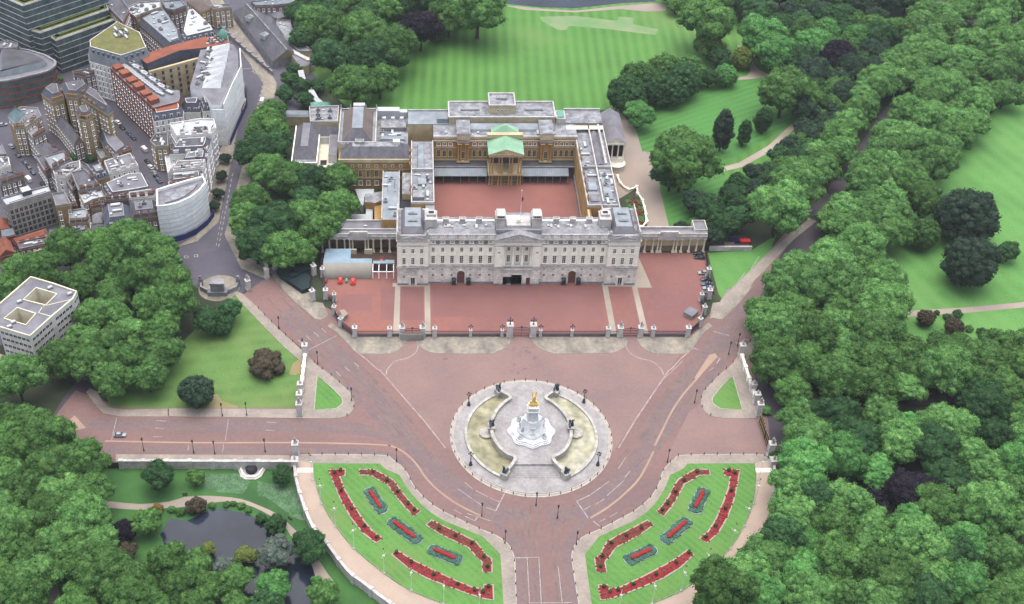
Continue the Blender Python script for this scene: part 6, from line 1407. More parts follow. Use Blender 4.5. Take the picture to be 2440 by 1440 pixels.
for i, (u, v, r) in enumerate(((540, 1202, 9), (556, 1200, 8), (575, 1205, 10), (505, 1204, 9), (430, 1220, 11), (592, 1215, 9))): T(u, v, r, 'shrub', 'leaf_green', 'low green waterside plant on the pond bank', 'plants on the pond bank', GL)
T(1003, 62, 52, 'broad', 'leaf_copper', 'large dark purple tree at the edge of the striped lawn', name='copper_tree', hs=.95); T(1040, 76, 24, 'dome', 'leaf_deep', 'small dark bush at the foot of the purple tree by the lawn')
T(934, 208, 6, 'column', 'leaf_yew', 'tiny lone dark clipped conifer on the striped lawn', name='conifer')
for i, (u, v, r) in enumerate(((870, 66, 55), (930, 105, 60), (880, 135, 58), (795, 60, 46), (840, 195, 58), (790, 130, 48), (905, 185, 44), (740, 40, 40), (715, 90, 30), (1140, 5, 70), (1070, 30, 48), (990, -10, 50), (850, 5, 44), (920, 20, 40))):
    T(u, v, r, 'broad', ['leaf_green', 'leaf_green', 'leaf_deep'][i % 3], 'tall leafy tree in the garden wood between mews and striped lawn', 'garden wood beside the striped lawn')
for i, (u, v, r) in enumerate(((1495, 222, 50), (1525, 188, 48), (1560, 208, 46), (1585, 170, 48), (1625, 190, 46), (1640, 165, 40), (1600, 215, 40))):
    T(u, v, r * .92, 'dome', ['leaf_deep', 'leaf_green'][i % 2], 'clipped looking dark green tree in the diagonal row between the two lawns', 'diagonal tree row between the lawns')
T(1524, 270, 38, 'oak', 'leaf_bright', 'bright round tree standing by the columned garden pavilion'); T(1730, 178, 27, 'dome', 'leaf_bright', 'small light green round tree beside the pale garden path fork'); T(1690, 185, 26, 'oak', 'leaf_deep', 'dark low tree beside the light round one near the path fork')
T(1770, 137, 24, 'dome', 'leaf_yellow', 'small yellow green bush tree where the garden path begins', hs=1.1); T(1715, 140, 30, 'oak', 'leaf_deep', 'dark tree at the lawn edge next to the yellow green bush')
T(1692, 45, 64, 'broad', 'leaf_green', 'very large green tree standing on the far corner of the striped lawn', hs=1.0); T(1690, 110, 34, 'oak', 'leaf_green', 'green tree at the foot of the very large lawn corner tree')
T(1815, 75, 50, 'broad', 'leaf_bright', 'light green tree group member, taller one behind the path fork'); T(1845, 118, 52, 'oak', 'leaf_bright', 'light green round tree directly behind the path fork'); T(1935, 110, 46, 'dome', 'leaf_bright', 'bright blue green round tree beside the purple tree in the garden'); T(1965, 75, 34, 'dome', 'leaf_bright', 'bright round tree behind the purple tree in the garden')
T(1990, 138, 44, 'dome', 'leaf_copper', 'round dark purple tree among the green garden trees', name='copper_tree'); T(2040, 85, 34, 'broad', 'leaf_bright', 'small bright tree between purple tree and avenue')
T(1870, 210, 58, 'broad', 'leaf_green', 'big tree at the far end of the small garden lawn'); T(1725, 300, 34, 'column', 'leaf_yew', 'tall dark pointed conifer on the small garden lawn', name='conifer', hs=1.2); T(1775, 312, 24, 'column', 'leaf_deep', 'narrow dark tree directly beside the tall pointed conifer', name='conifer'); T(1822, 280, 30, 'column', 'leaf_deep', 'olive topped upright tree apart from the two conifers', name='conifer', hs=.85)
T(1632, 372, 78, 'broad', 'leaf_green', 'huge spreading tree between the gravel drive and the garden path', hs=.95); T(1600, 415, 46, 'oak', 'leaf_deep', 'lower dark tree at the foot of the huge tree by the drive')
T(1690, 500, 40, 'oak', 'leaf_deep', 'dark tree behind the yellow colonnade'); T(1655, 535, 17, 'dome', 'leaf_bright', 'small bright green bush behind the yellow colonnade'); T(1622, 543, 18, 'dome', 'leaf_yew', 'very dark round bush beside the gravel drive end')
for i, (u, v, r) in enumerate(((1660, 480, 34), (1720, 540, 40), (1755, 520, 36), (1700, 560, 30), (1745, 470, 36), (1780, 490, 30), (1800, 412, 26), (1760, 440, 30), (1860, 372, 28), (1800, 450, 26))): T(u, v, r, 'oak', ['leaf_yew', 'leaf_deep', 'leaf_deep'][i % 3], 'dark shrubby tree in the thicket behind the yellow colonnade', 'dark thicket behind the yellow colonnade')
T(1857, 485, 68, 'broad', 'leaf_plane', 'large light green tree overhanging the dark avenue near the thicket', hs=1.05); T(1900, 435, 60, 'broad', 'leaf_plane', 'large light green tree just behind another at the avenue bend')
T(2304, 512, 66, 'dome', 'leaf_yew', 'broad very dark tree on the park grass against the avenue', hs=.9); T(2316, 622, 58, 'dome', 'leaf_yew', 'dark cone shaped tree standing alone on the park grass', hs=1.05); T(2405, 600, 26, 'oak', 'leaf_deep', 'small tree on a dry patch beside the dark cone shaped tree'); T(2202, 556, 36, 'dome', 'leaf_green', 'mid green round tree between avenue and broad dark tree')
for i, (u, v, r, lf, lab) in enumerate(((2208, 757, 20, 'leaf_brown', 'round brownish bush just below the park path'), (2232, 745, 7, 'leaf_deep', 'tiny bush touching the park path'), (2274, 778, 22, 'leaf_brown', 'round dark purple brown bush in the small bush group'), (2283, 748, 12, 'leaf_deep', 'small dark bush at the park path edge'), (2258, 755, 10, 'leaf_deep', 'small dark bush between two larger bushes by the park path'), (2310, 783, 10, 'leaf_green', 'low green bush on the park grass'), (2340, 790, 11, 'leaf_deep', 'low dark bush on the park grass before the tree belt'))): T(u, v, r, 'dome' if r > 15 else 'shrub', lf, lab, name='bush')
T(1826, 978, 13, 'shrub', 'leaf_bright', 'small bright green bush behind the white piers of the gate'); T(1845, 1080, 16, 'shrub', 'leaf_green', 'green bush behind the iron gates near the curved lawn')
T(537, 376, 14, 'oak', 'leaf_yew', 'dark street tree at the top of the pavement strip beside the terrace'); 
for i, (u, v, r, n_) in enumerate(((528, 420, 15, 'second'), (520, 460, 15, 'third'), (512, 490, 14, 'fourth'))): T(u, v, r, 'oak', 'leaf_yew', f'{n_} dark street tree in the strip beside the white terrace, from the top')
for i, (u, v, r) in enumerate(((690, 190, 22), (720, 205, 24), (680, 225, 24), (725, 235, 22), (700, 165, 18), (755, 205, 20))): T(u, v, r, 'oak', 'leaf_deep', 'dark tree in the small yard between street and covered walkway', 'trees beside the covered walkway')
T(180, 372, 14, 'shrub', 'leaf_green', 'green tree in the yard between the tan mansion blocks'); T(215, 378, 12, 'shrub', 'leaf_deep', 'dark green garden shrub behind the grey terrace roofs'); T(140, 190, 10, 'shrub', 'leaf_green', 'small green tree between the curved red office and the tan mansion')
T(2170, 1165, 62, 'oak', 'leaf_copper', 'dark purple tree in the gap of the dense wood', name='copper_tree', hs=.8); T(2090, 1180, 40, 'oak', 'leaf_copper', 'lower dark purple tree beside the bare gap in the dense wood', name='copper_tree', hs=.7)
for u, v, r, lf, lab in ((300, 1320, 30, 'leaf_brown', 'olive brown tree among greens at the pond'), (650, 1318, 44, 'leaf_grey', 'silvery grey tree at the pond edge'), (530, 1355, 30, 'leaf_grey', 'small silvery tree among green pond trees'), (470, 1350, 44, 'leaf_green', 'green tree with pale top standing in front of the pond'), (497, 1308, 18, 'leaf_yellow', 'yellow green tree at the water edge'), (585, 1325, 26, 'leaf_yellow', 'rounded yellow green tree next to the silvery tree'), (560, 1385, 44, 'leaf_green', 'broad green tree in the middle of the pond group'), (735, 1300, 44, 'leaf_deep', 'dark olive tree at the foot of the curved wall'), (650, 1400, 44, 'leaf_bright', 'bright green tree beside the stream'), (775, 1418, 38, 'leaf_green', 'green bush beside the lower path and stream'), (755, 1385, 14, 'leaf_bright', 'small round bright bush beside the lower path'), (425, 1395, 50, 'leaf_green', 'green tree at the near pond corner')):
    T(u, v, r, 'oak', lf, lab, z0=GL)
for i, (u, v, r) in enumerate(((640, 305, 52), (615, 355, 50), (640, 400, 48), (690, 420, 52), (745, 430, 52), (805, 430, 46), (800, 490, 50), (730, 480, 44), (600, 475, 46), (590, 520, 46), (650, 530, 58), (720, 515, 52), (760, 545, 50), (610, 575, 52), (665, 590, 52), (715, 600, 40), (650, 340, 44), (645, 270, 40))):
    T(u, v, r, 'broad', ['leaf_green', 'leaf_deep', 'leaf_green'][i % 3], 'tall dark green tree in the thick belt between street and palace', 'tree belt between street and palace')
INDIV = len(TREES)
# ---- woods
AL = 'light green avenue tree on the park side of the dark carriage road'
n = []
n.append(wood([(1978, 520), (2068, 400), (2140, 300), (2195, 200), (2310, 100), (2382, 10), (2470, -10), (2470, 150), (2420, 200), (2330, 275), (2250, 370), (2220, 440), (2160, 530), (2090, 590), (2010, 575)], 14, (8.6, 11), .55, ['leaf_plane', 'leaf_plane', 'leaf_green'], ['broad', 'oak'], AL, 'avenue trees on the park side', 21, name='avenue_tree'))
n.append(wood([(1890, 410), (1945, 340), (2000, 270), (2080, 180), (2150, 90), (2210, 10), (2322, 0), (2252, 95), (2155, 180), (2115, 215), (2048, 300), (1970, 390), (1930, 430)], 14, (8.6, 11), .55, ['leaf_plane', 'leaf_plane', 'leaf_green'], ['broad', 'oak'], 'light green avenue tree on the palace garden side of the carriage road', 'avenue trees on the garden side', 22, name='avenue_tree'))
n.append(wood([(1890, 640), (1940, 590), (1975, 570), (2060, 570), (2080, 630), (2110, 700), (2120, 780), (2000, 800), (1850, 800), (1820, 740)], 14, (9.5, 13), .55, ['leaf_plane', 'leaf_green', 'leaf_plane'], ['broad', 'oak'], 'tall light green tree in the block along the widening red road', 'tree block along the red road', 23, name='avenue_tree'))
n.append(wood([(1800, 800), (1900, 790), (2100, 800), (2300, 815), (2450, 805), (2450, 915), (2300, 922), (2150, 918), (1960, 915), (1850, 908), (1805, 860)], 14, (8.6, 12), .55, ['leaf_green', 'leaf_plane', 'leaf_green'], ['broad', 'oak'], 'green tree in the long double row across the park edge', 'double tree row at the park edge', 24, name='avenue_tree'))
n.append(wood([(1905, 985), (2030, 970), (2250, 965), (2450, 950), (2450, 1440), (1640, 1440), (1710, 1400), (1800, 1330), (1880, 1220), (1880, 1100)], 14, (8, 11.5), .56, ['leaf_plane', 'leaf_green', 'leaf_plane', 'leaf_bright', 'leaf_deep'], ['broad', 'oak'], 'light green crown in the dense wood beside the curved walk', 'dense wood beside the curved walk', 25, skip=([(2050, 1130), (2240, 1110), (2210, 1215), (2100, 1240)], [(1990, 1300), (2090, 1300), (2110, 1370), (2020, 1370)])))
n.append(wood([(1780, 0), (1830, 40), (1900, 20), (2000, 30), (2080, 30), (2130, 60), (2080, 140), (2010, 190), (1960, 230), (1920, 260), (1890, 160), (1840, 60), (1740, 0), (1760, -20), (2220, -20), (2180, 10)], 10, (7.5, 11), .58, ['leaf_deep', 'leaf_green', 'leaf_deep', 'leaf_green', 'leaf_yew'], ['oak', 'broad', 'dome'], 'dark mixed tree in the far palace garden wood', 'far palace garden wood', 26))
n.append(wood([(710, -10), (1195, -20), (1190, 0), (1090, 30), (1010, 0), (900, 50), (760, 120), (705, 60)], 10, (7, 10), .58, ['leaf_deep', 'leaf_green'], ['broad', 'oak'], 'dark green tree at the top end of the garden wood', 'top of the garden wood', 27))
n.append(wood([(1590, -20), (1760, -25), (1750, -10), (1640, 10), (1590, 4)], 8, (5, 8), .6, ['leaf_green', 'leaf_deep'], ['oak'], 'tree on the far shore of the garden lake', 'trees beside the garden lake', 28))
n.append(wood([(0, 625), (60, 600), (200, 575), (330, 560), (400, 575), (410, 620), (440, 660), (460, 700), (450, 760), (400, 790), (390, 850), (340, 900), (240, 900), (200, 850), (110, 880), (20, 930), (0, 950), (0, 900), (60, 880), (190, 760), (200, 690), (100, 650), (0, 700)], 13, (8, 11.5), .57, ['leaf_green', 'leaf_plane', 'leaf_green'], ['broad', 'oak'], 'leafy green tree in the belt round the pale office block', 'tree belt round the pale office block', 29))
n.append(wood([(-5, 960), (60, 950), (120, 1000), (170, 1060), (215, 1095), (205, 1160), (215, 1200), (245, 1290), (330, 1380), (320, 1440), (-5, 1440), (-5, 1200)], 10, (8, 11.5), .56, ['leaf_plane', 'leaf_green', 'leaf_green'], ['broad', 'oak'], 'green crown in the park wood below the red road', 'park wood below the red road', 30, z0=GL, skip=([(85, 1300), (130, 1300), (190, 1440), (90, 1440)],)))
n.append(wood([(330, 1350), (420, 1330), (560, 1400), (640, 1380), (680, 1420), (660, 1450), (330, 1450)], 6, (5.5, 8), .62, ['leaf_green', 'leaf_deep', 'leaf_green'], ['oak', 'broad'], 'green tree on the pond island', 'trees on the pond island', 31, z0=GL))
n.append(wood([(1790, 425), (1850, 375), (1910, 318), (1955, 268), (1990, 235), (2015, 255), (1965, 315), (1895, 385), (1845, 425)], 8, (5.5, 8), .58, ['leaf_deep', 'leaf_yew', 'leaf_green'], ['oak'], 'dark undergrowth tree between the pale garden path and the avenue', 'dark undergrowth along the avenue', 33, name='understorey_tree'))
n.append(wood([(1880, 250), (1930, 200), (2010, 170), (2060, 130), (2100, 90), (2130, 110), (2080, 180), (2000, 240), (1930, 280)], 9, (6, 9), .58, ['leaf_deep', 'leaf_green', 'leaf_yew'], ['oak', 'broad'], 'dark tree in the garden strip next to the purple tree', 'dark garden strip by the avenue', 34, name='understorey_tree'))
print('TREES', len(TREES), n)
# ================================================================== the streets of houses
CAMXY = (CAM.x, CAM.y)
def facing(p, q):
    """how squarely the wall from p to q (outside on its right) looks towards the viewer"""
    mx, my = (p[0] + q[0]) / 2, (p[1] + q[1]) / 2; dx, dy = q[0] - p[0], q[1] - p[1]; L = math.hypot(dx, dy) or 1; nx, ny = dy / L, -dx / L
    vx, vy = CAMXY[0] - mx, CAMXY[1] - my; D = math.hypot(vx, vy); return (nx * vx + ny * vy) / D
def windows_on(th, p, q, key, zs, step, margin=1.2, maxn=40, off=.0):
    L = math.hypot(q[0] - p[0], q[1] - p[1]); n = int((L - 2 * margin) / step) + 1
    if L < 2.5 or n < 1: return
    n = min(n, maxn); a = math.atan2(q[1] - p[1], q[0] - p[0]); ux, uy = (q[0] - p[0]) / L, (q[1] - p[1]) / L
    s = (L - (n - 1) * step) / 2
    for z in zs:
        for i in range(n):
            d = s + i * step; kid(th, PROTO[key], (p[0] + ux * d + uy * off, p[1] + uy * d - ux * off, z), a)
def house(roof_px, h, label, wall='brick_brown', roof='roofgrey', style='flat', key='w_town', step=2.6, fl=3.3, cat='house', name='town_house', crop='P8', clutter=2, chim=None, seed=0, trim=None, dormers=True, zmin=1.0, group=None, minface=.12, inset_d=2.2, rise=3.2, top_key=None):
    pts = ccw(W(crop, roof_px, h)); cx = sum(p[0] for p in pts) / len(pts); cy = sum(p[1] for p in pts) / len(pts)
    th = thing(name, label, cat, (cx, cy, 0), 0, group, world=True); hw = h - (rise if style in ('mansard', 'hip', 'gable') else 0)
    rr = random.Random(seed + int(abs(cx) * 7)); trim = trim or ('stucco' if wall.startswith('stucco') else 'concrete' if wall == 'brick_tan' else 'stone_grey')
    b = MB(); b.prism(pts, -.5, hw, 0, top=False)
    b.strip(pts, .3, hw - .75, hw - .4, 1, closed=True); b.build('wall', [wall, trim], th)
    b = MB()
    if style == 'flat':
        b.flat(pts, hw - .25, 0); b.strip(inset(pts, .2), .4, hw - .3, hw + .55, 1, closed=True)
        q = inset(pts, 2.0); 
        if len(pts) == 4: b.strip([q[0], q[1]], .25, hw - .25, hw + .05, 1)
        zr = hw - .25
    elif style == 'mansard':
        q = inset(pts, inset_d); b.loft(pts, hw, q, h, 1, 0); zr = h; b.strip(q, .35, h, h + .3, 2, closed=True)
    elif style == 'hip':
        i0 = 0 if math.dist(pts[0], pts[1]) < math.dist(pts[1], pts[2]) else 1
        P = [pts[(i0 + k) % len(pts)] for k in range(len(pts))]
        if len(pts) == 4:
            m0 = Vector(((P[0][0] + P[1][0]) / 2, (P[0][1] + P[1][1]) / 2)); m1 = Vector(((P[2][0] + P[3][0]) / 2, (P[2][1] + P[3][1]) / 2)); d = m1 - m0; w_ = math.dist(P[0], P[1]) / 2
            k = min(.45, w_ / max(.1, d.length)); r0 = m0 + d * k; r1 = m1 - d * k
            b.add([(x, y, hw) for x, y in P] + [(r0.x, r0.y, h), (r1.x, r1.y, h)], [(0, 1, 4), (1, 2, 5, 4), (2, 3, 5), (3, 0, 4, 5)], 0)
        else:
            q = inset(pts, inset_d * 1.6); b.loft(pts, hw, q, h, 0, 0)
        zr = hw
    elif style == 'gable':
        P = pts; i0 = 0 if math.dist(P[0], P[1]) < math.dist(P[1], P[2]) else 1; P = [P[(i0 + k) % 4] for k in range(4)]
        m0 = ((P[0][0] + P[1][0]) / 2, (P[0][1] + P[1][1]) / 2); m1 = ((P[2][0] + P[3][0]) / 2, (P[2][1] + P[3][1]) / 2)
        b.add([(x, y, hw) for x, y in P] + [(*m0, h), (*m1, h)], [(1, 2, 5, 4), (3, 0, 4, 5)], 0); b.add([(*P[0], hw), (*P[1], hw), (*m0, h), (*P[2], hw), (*P[3], hw), (*m1, h)], [(0, 1, 2), (3, 4, 5)], 1); zr = hw
    b.build('roof', [roof, {'flat': trim, 'mansard': 'mansard' if wall not in ('concrete',) else 'mansard_pale', 'gable': wall}.get(style, trim), trim], th)
    zs = [z for z in [zmin + fl * k for k in range(int((hw - zmin - 1.0) / fl) + 1)] if z + 2.2 < hw - .5]
    for i in range(len(pts)):
        p, q = pts[i], pts[(i + 1) % len(pts)]
        if facing(p, q) > minface:
            windows_on(th, p, q, key, zs, step)
            if style == 'mansard' and dormers: windows_on(th, p, q, 'dormer', [hw + .25], step * 1.25, 1.6, off=-.55)
    if style in ('flat', 'mansard'):
        xs = [p[0] for p in pts]; ys = [p[1] for p in pts]; ins = inset(pts, 3.2 if style == 'mansard' else 1.8)
        for i in range(clutter * 9):
            x, y = rr.uniform(min(xs), max(xs)), rr.uniform(min(ys), max(ys))
            if inside(x, y, ins) and clutter > 0:
                kid(th, PROTO[rr.choice(['skylight', 'plant', 'duct', 'skylight'])], (x, y, zr), rr.choice([0, 1.57]) + math.atan2(pts[1][1] - pts[0][1], pts[1][0] - pts[0][0])); 
    if chim:
        for t, e in ((.15, 0), (.5, 0), (.85, 0), (.5, 1)) if chim[1] == 'all' else ((.5, 0), (.5, 2)):
            p, q = pts[e % len(pts)], pts[(e + 1) % len(pts)]; c = inset(pts, .6); p, q = c[e % len(pts)], c[(e + 1) % len(pts)]
            kid(th, PROTO[chim[0]], (p[0] + (q[0] - p[0]) * t, p[1] + (q[1] - p[1]) * t, hw - .2), math.atan2(q[1] - p[1], q[0] - p[0]))
    return th, pts
CB = ('chim', 'all'); CT = ('chim_tan', 'all'); CWh = ('chim_white', 'all'); CA = ('chim', 'all')
# terraces of the near streets
th, pts = house([(75, 190), (190, 100), (350, 110), (385, 185), (230, 295), (130, 300)], 17, 'corner house with glazed pyramid turret and white bay above the side street', 'brick_tan', 'roofgrey', 'flat', chim=CT)
tp = W('P8', [(75, 175), (140, 100), (230, 165), (150, 245)], 20); b = MB(); b.prism(tp, 15, 20, 0, top=False); q = inset(tp, -.4); c = (sum(p[0] for p in tp) / 4, sum(p[1] for p in tp) / 4); b.loft(ccw(q), 20, [(c[0] + .01 * k, c[1]) for k in (0, 1, 1.1, .1)], 23.5, 1, 1); b.build('turret', ['stucco', 'glass_green'], th)
tp = ccw(tp)
for i in range(4):
    if facing(tp[i], tp[(i + 1) % 4]) > .1: windows_on(th, tp[i], tp[(i + 1) % 4], 'w_big', [16.2], 2.4, .8)
house([(200, 275), (330, 255), (430, 335), (310, 400)], 14, 'grey roofed terrace house next to the turreted corner house', 'brick_brown', 'lead', 'flat', chim=CB)
house([(310, 405), (430, 380), (575, 480), (430, 560)], 13.5, 'brown terrace house with a low pyramid slate roof', 'brick_tan', 'slate', 'hip', chim=CB, rise=3)
house([(410, 565), (590, 510), (670, 590), (480, 680)], 13, 'pale blue lead roofed terrace house beside the brown pyramid roof', 'brick_brown', 'lead_blue', 'flat', chim=CB)
house([(485, 685), (650, 620), (740, 600), (745, 670), (600, 750), (520, 745)], 12, 'terrace house with dark flat roof and white end wall', 'stucco', 'roofgrey', 'flat', chim=CWh)
house([(505, 175), (595, 160), (760, 365), (680, 400)], 14, 'long narrow slate roofed range in the yard below the tan mansion', 'brick_brown', 'slate', 'gable', rise=3)
house([(910, 310), (1030, 270), (1195, 455), (1065, 555), (960, 440)], 13, 'grey roofed tan house beside the street of parked cars', 'brick_tan', 'roofgrey', 'mansard', chim=CT)
house([(815, 645), (945, 590), (1005, 690), (870, 725)], 13, 'small yellow brick house with solar panel roof and dormers', 'brick_tan', 'lead_blue', 'mansard', clutter=1)
house([(965, 605), (1210, 530), (1285, 645), (1010, 715)], 11.5, 'white fronted house with dark slate roof behind the yellow house', 'stucco', 'roofgrey', 'flat', chim=CWh)
house([(660, 710), (790, 680), (945, 840), (730, 880)], 13, 'dark roofed house between the curved brick house and yellow house', 'brick_brown', 'slate', 'flat', chim=CB)
house([(940, 800), (1190, 695), (1340, 690), (1425, 850), (1195, 890), (1015, 915)], 13, 'broad white house with grey M shaped roofs and dormers', 'stucco', 'roofgrey', 'mansard', chim=CWh, clutter=3)
house([(725, 890), (920, 840), (975, 935), (860, 960), (780, 1005)], 11, 'tan brick house with rounded end and pale roof', 'brick_tan', 'roofwhite', 'flat')
house([(640, 1065), (790, 1040), (830, 1110), (825, 1170), (640, 1185)], 11, 'low house with pale blue flat roof above the tree line', 'brick_tan', 'lead_blue', 'flat', chim=CB, clutter=1)
house([(845, 1070), (940, 1040), (945, 1140), (850, 1150)], 10, 'small brown house squeezed between blue roofs', 'brick_brown', 'roofgrey', 'hip', rise=2)
house([(935, 975), (1190, 955), (1215, 1135), (965, 1165)], 16, 'grey flat topped house with blue mansard slope over the tree belt', 'brick_brown', 'roofgrey', 'mansard', rise=4, inset_d=3, clutter=2)
house([(1195, 955), (1445, 930), (1465, 1060), (1220, 1085)], 16, 'brown brick house with row of white dormers beside the wrapped corner', 'brick_brown', 'roofgrey', 'mansard', chim=CB, rise=2.8)
house([(445, 1195), (620, 1170), (640, 1270), (450, 1290)], 11, 'low grey slate house behind the trees, next to red roofs', 'brick_brown', 'slate', 'hip', rise=2.6, chim=CB)
house([(640, 1190), (825, 1180), (835, 1250), (650, 1285)], 11, 'grey mansard house with brown chimney stacks behind the trees', 'brick_brown', 'roofgrey', 'mansard', chim=CB)
house([(845, 1160), (960, 1150), (970, 1220), (850, 1235)], 10.5, 'narrow brown house behind the trees below the small brown house', 'brick_brown', 'slate', 'hip', rise=2)
house([(480, 905), (600, 890), (660, 1000), (520, 1020)], 16, 'bare tan walled house with few windows beside the white roofed slab', 'brick_tan', 'roofgrey', 'flat', step=4.5)
house([(10, 950), (450, 830), (475, 885), (60, 1015)], 19, 'concrete slab block with bright white roof and long window bands', 'concrete', 'roofwhite', 'flat', 'w_dark', 2.3, 3.1, 'apartment block', 'apartment_block', clutter=0)
q = W('P8', [(195, 890), (270, 865), (300, 905), (215, 930)], 19); b = MB(); b.prism(q, 19, 21.5, 0, 1); o = b.build('roof_cabin', ['lead_dark', 'roofwhite']); tag(o, 'grey plant cabin on the bright white slab roof', 'roof cabin')
house([(-10, 690), (150, 650), (210, 705), (190, 715), (-10, 775)], 14, 'dark brick house with grey hipped roof above the slab block', 'brick_brown', 'slate', 'hip', rise=3, chim=CA)
house([(-20, 560), (80, 570), (95, 640), (-20, 680)], 12, 'low white topped house at the edge above the brick house', 'stucco', 'lead', 'flat')
house([(-30, 440), (20, 450), (60, 540), (-30, 550)], 11, 'blue grey roofed house at the edge beside the crossing', 'brick_brown', 'roofgrey', 'flat')
house([(90, 1285), (415, 1185), (440, 1290), (160, 1350)], 9, 'long low house with red tiled ridges among the trees', 'brick_red', 'tile_orange', 'gable', rise=2.5, chim=CB)
house([(160, 1355), (440, 1295), (445, 1365), (180, 1420)], 8, 'low brown shed roof with orange pipes beside the trees', 'brick_red', 'slate_brown', 'flat', clutter=3)
house([(-20, 1090), (60, 1100), (75, 1180), (-20, 1200)], 10, 'small red roofed house at the edge beside the slab block', 'brick_red', 'tile_orange', 'hip', rise=2.5)
house([(0, 1210), (110, 1190), (130, 1250), (10, 1275)], 9, 'small blue grey roofed house below the slab block', 'brick_red', 'mansard_pale', 'hip', rise=2)
house([(-20, 1290), (80, 1290), (130, 1400), (-20, 1440)], 9, 'red brick house half hidden by trees at the edge', 'brick_red', 'tile_orange', 'gable', rise=3)
house([(300, 1385), (440, 1365), (440, 1420), (310, 1450)], 6, 'low flat beige roof in a gap of the tree belt', 'brick_red', 'stucco_cream', 'flat', clutter=0)
for p_, h_, lab_, wl_, rf_, st_ in (([(745, 605), (815, 640), (868, 725), (800, 700), (755, 665)], 8, 'low dark roofed link between white end wall and yellow house', 'brick_brown', 'lead_dark', 'flat'), ([(965, 925), (1180, 898), (1190, 950), (970, 968)], 10, 'low grey lead roof between the broad white house and the blue mansard', 'brick_brown', 'lead', 'flat'), ([(1195, 895), (1425, 862), (1445, 925), (1200, 950)], 12.5, 'pale mauve flat roof behind the row of white dormers', 'stucco', 'roofgrey', 'flat'),
    ([(830, 962), (930, 942), (940, 1035), (850, 1050)], 9, 'small tan yard house behind the blue flat roof', 'brick_tan', 'lead_dark', 'flat'), ([(890, 505), (960, 490), (1015, 560), (940, 585)], 6, 'low pale green roof in the garden behind the yellow house', 'brick_tan', 'lead', 'flat'), ([(600, 1005), (700, 985), (725, 1045), (640, 1062)], 9, 'small grey roof between tan walled house and blue flat roof', 'brick_brown', 'roofgrey', 'flat'),
    ([(1065, 558), (1195, 458), (1235, 520), (1100, 562)], 10, 'narrow tan house closing the row beside the street of parked cars', 'brick_tan', 'roofgrey', 'flat'), ([(1560, 800), (1885, 765), (1890, 785), (1780, 788), (1560, 848)], 18, 'thin white parapet house between terrace and wrapped corner', 'stucco', 'roofwhite', 'flat'), ([(330, 560), (405, 545), (480, 690), (430, 720)], 10, 'dark slate lean to behind the terrace along the side street', 'brick_brown', 'slate', 'flat'), ([(590, 755), (655, 735), (720, 880), (690, 900)], 9, 'dark narrow house in the alley behind the white end wall', 'brick_brown', 'lead_dark', 'flat')):
    house(p_, h_, lab_, wl_, rf_, st_, chim=CB if h_ > 8 else None, clutter=1)
# the tall tan mansion blocks
MANS = (([(345, 760), (430, 705), (520, 700), (540, 800), (440, 830)], 26, 'tan mansion block end nearest the curved red office', 6), ([(520, 700), (610, 690), (720, 665), (770, 720), (660, 800), (560, 790)], 28, 'tall tan mansion block with stepped bays and scaffold roof', 6), ([(770, 720), (850, 765), (960, 905), (920, 940), (820, 880), (700, 800)], 29, 'tan mansion block end with blue sheeted gable by the street', 6), ([(640, 920), (700, 880), (770, 900), (800, 950), (740, 985), (670, 975)], 28, 'polygonal tan mansion tower with white attic windows', 6))
for p, h, lab, _ in MANS: house(p, h, lab, 'brick_tan', 'slate', 'mansard', 'w_town', 2.8, 3.3, 'mansion block', 'mansion_block', 'P6', chim=CT, clutter=1, rise=3, dormers=False)
house([(620, 620), (790, 585), (855, 600), (860, 630), (730, 670), (640, 650)], 14, 'dark brick house with grey roof between white corner block and mansion', 'brick_brown', 'lead_dark', 'flat', crop='P6', chim=CB)
# white terrace stepping down to the wrapped corner
WT = (([(1570, 255), (1860, 210), (1985, 215), (2005, 290), (1960, 350), (1640, 370)], 21, 'uppermost white terrace house with broad pale flat roof', 'roofwhite'), ([(1640, 375), (1955, 355), (1935, 440), (1905, 480), (1565, 495)], 20.5, 'white terrace house with blue grey roofs and bare rear', 'slate'), ([(1720, 500), (1930, 480), (1915, 580), (1660, 595)], 20, 'white terrace house with twin slate ridges in mid row', 'roofgrey'), ([(1640, 605), (1905, 590), (1885, 660), (1600, 690)], 19.5, 'white terrace house with pale parapets, fourth from the top', 'lead'), ([(1585, 695), (1880, 670), (1885, 760), (1560, 800)], 19.5, 'white terrace house with dark striped slate roofs above the wrapped corner', 'slate'))
for i, (p, h, lab, rf) in enumerate(WT): house(p, h, lab, 'stucco', rf, 'flat' if i in (0, 3) else 'mansard', 'w_big', 2.5, 3.6, 'terrace house', 'terrace_house', chim=CWh, clutter=3, dormers=False, rise=2.6, minface=-.2)
house([(1390, 415), (1440, 350), (1555, 345), (1560, 465), (1440, 470)], 15, 'tan rear wing with dark flat roof beside the white terrace', 'brick_tan', 'lead_dark', 'flat')
house([(1530, 565), (1610, 550), (1620, 640), (1560, 720)], 13, 'white rendered rear extension of the terrace over the side street', 'stucco', 'roofwhite', 'flat', clutter=0, step=5)
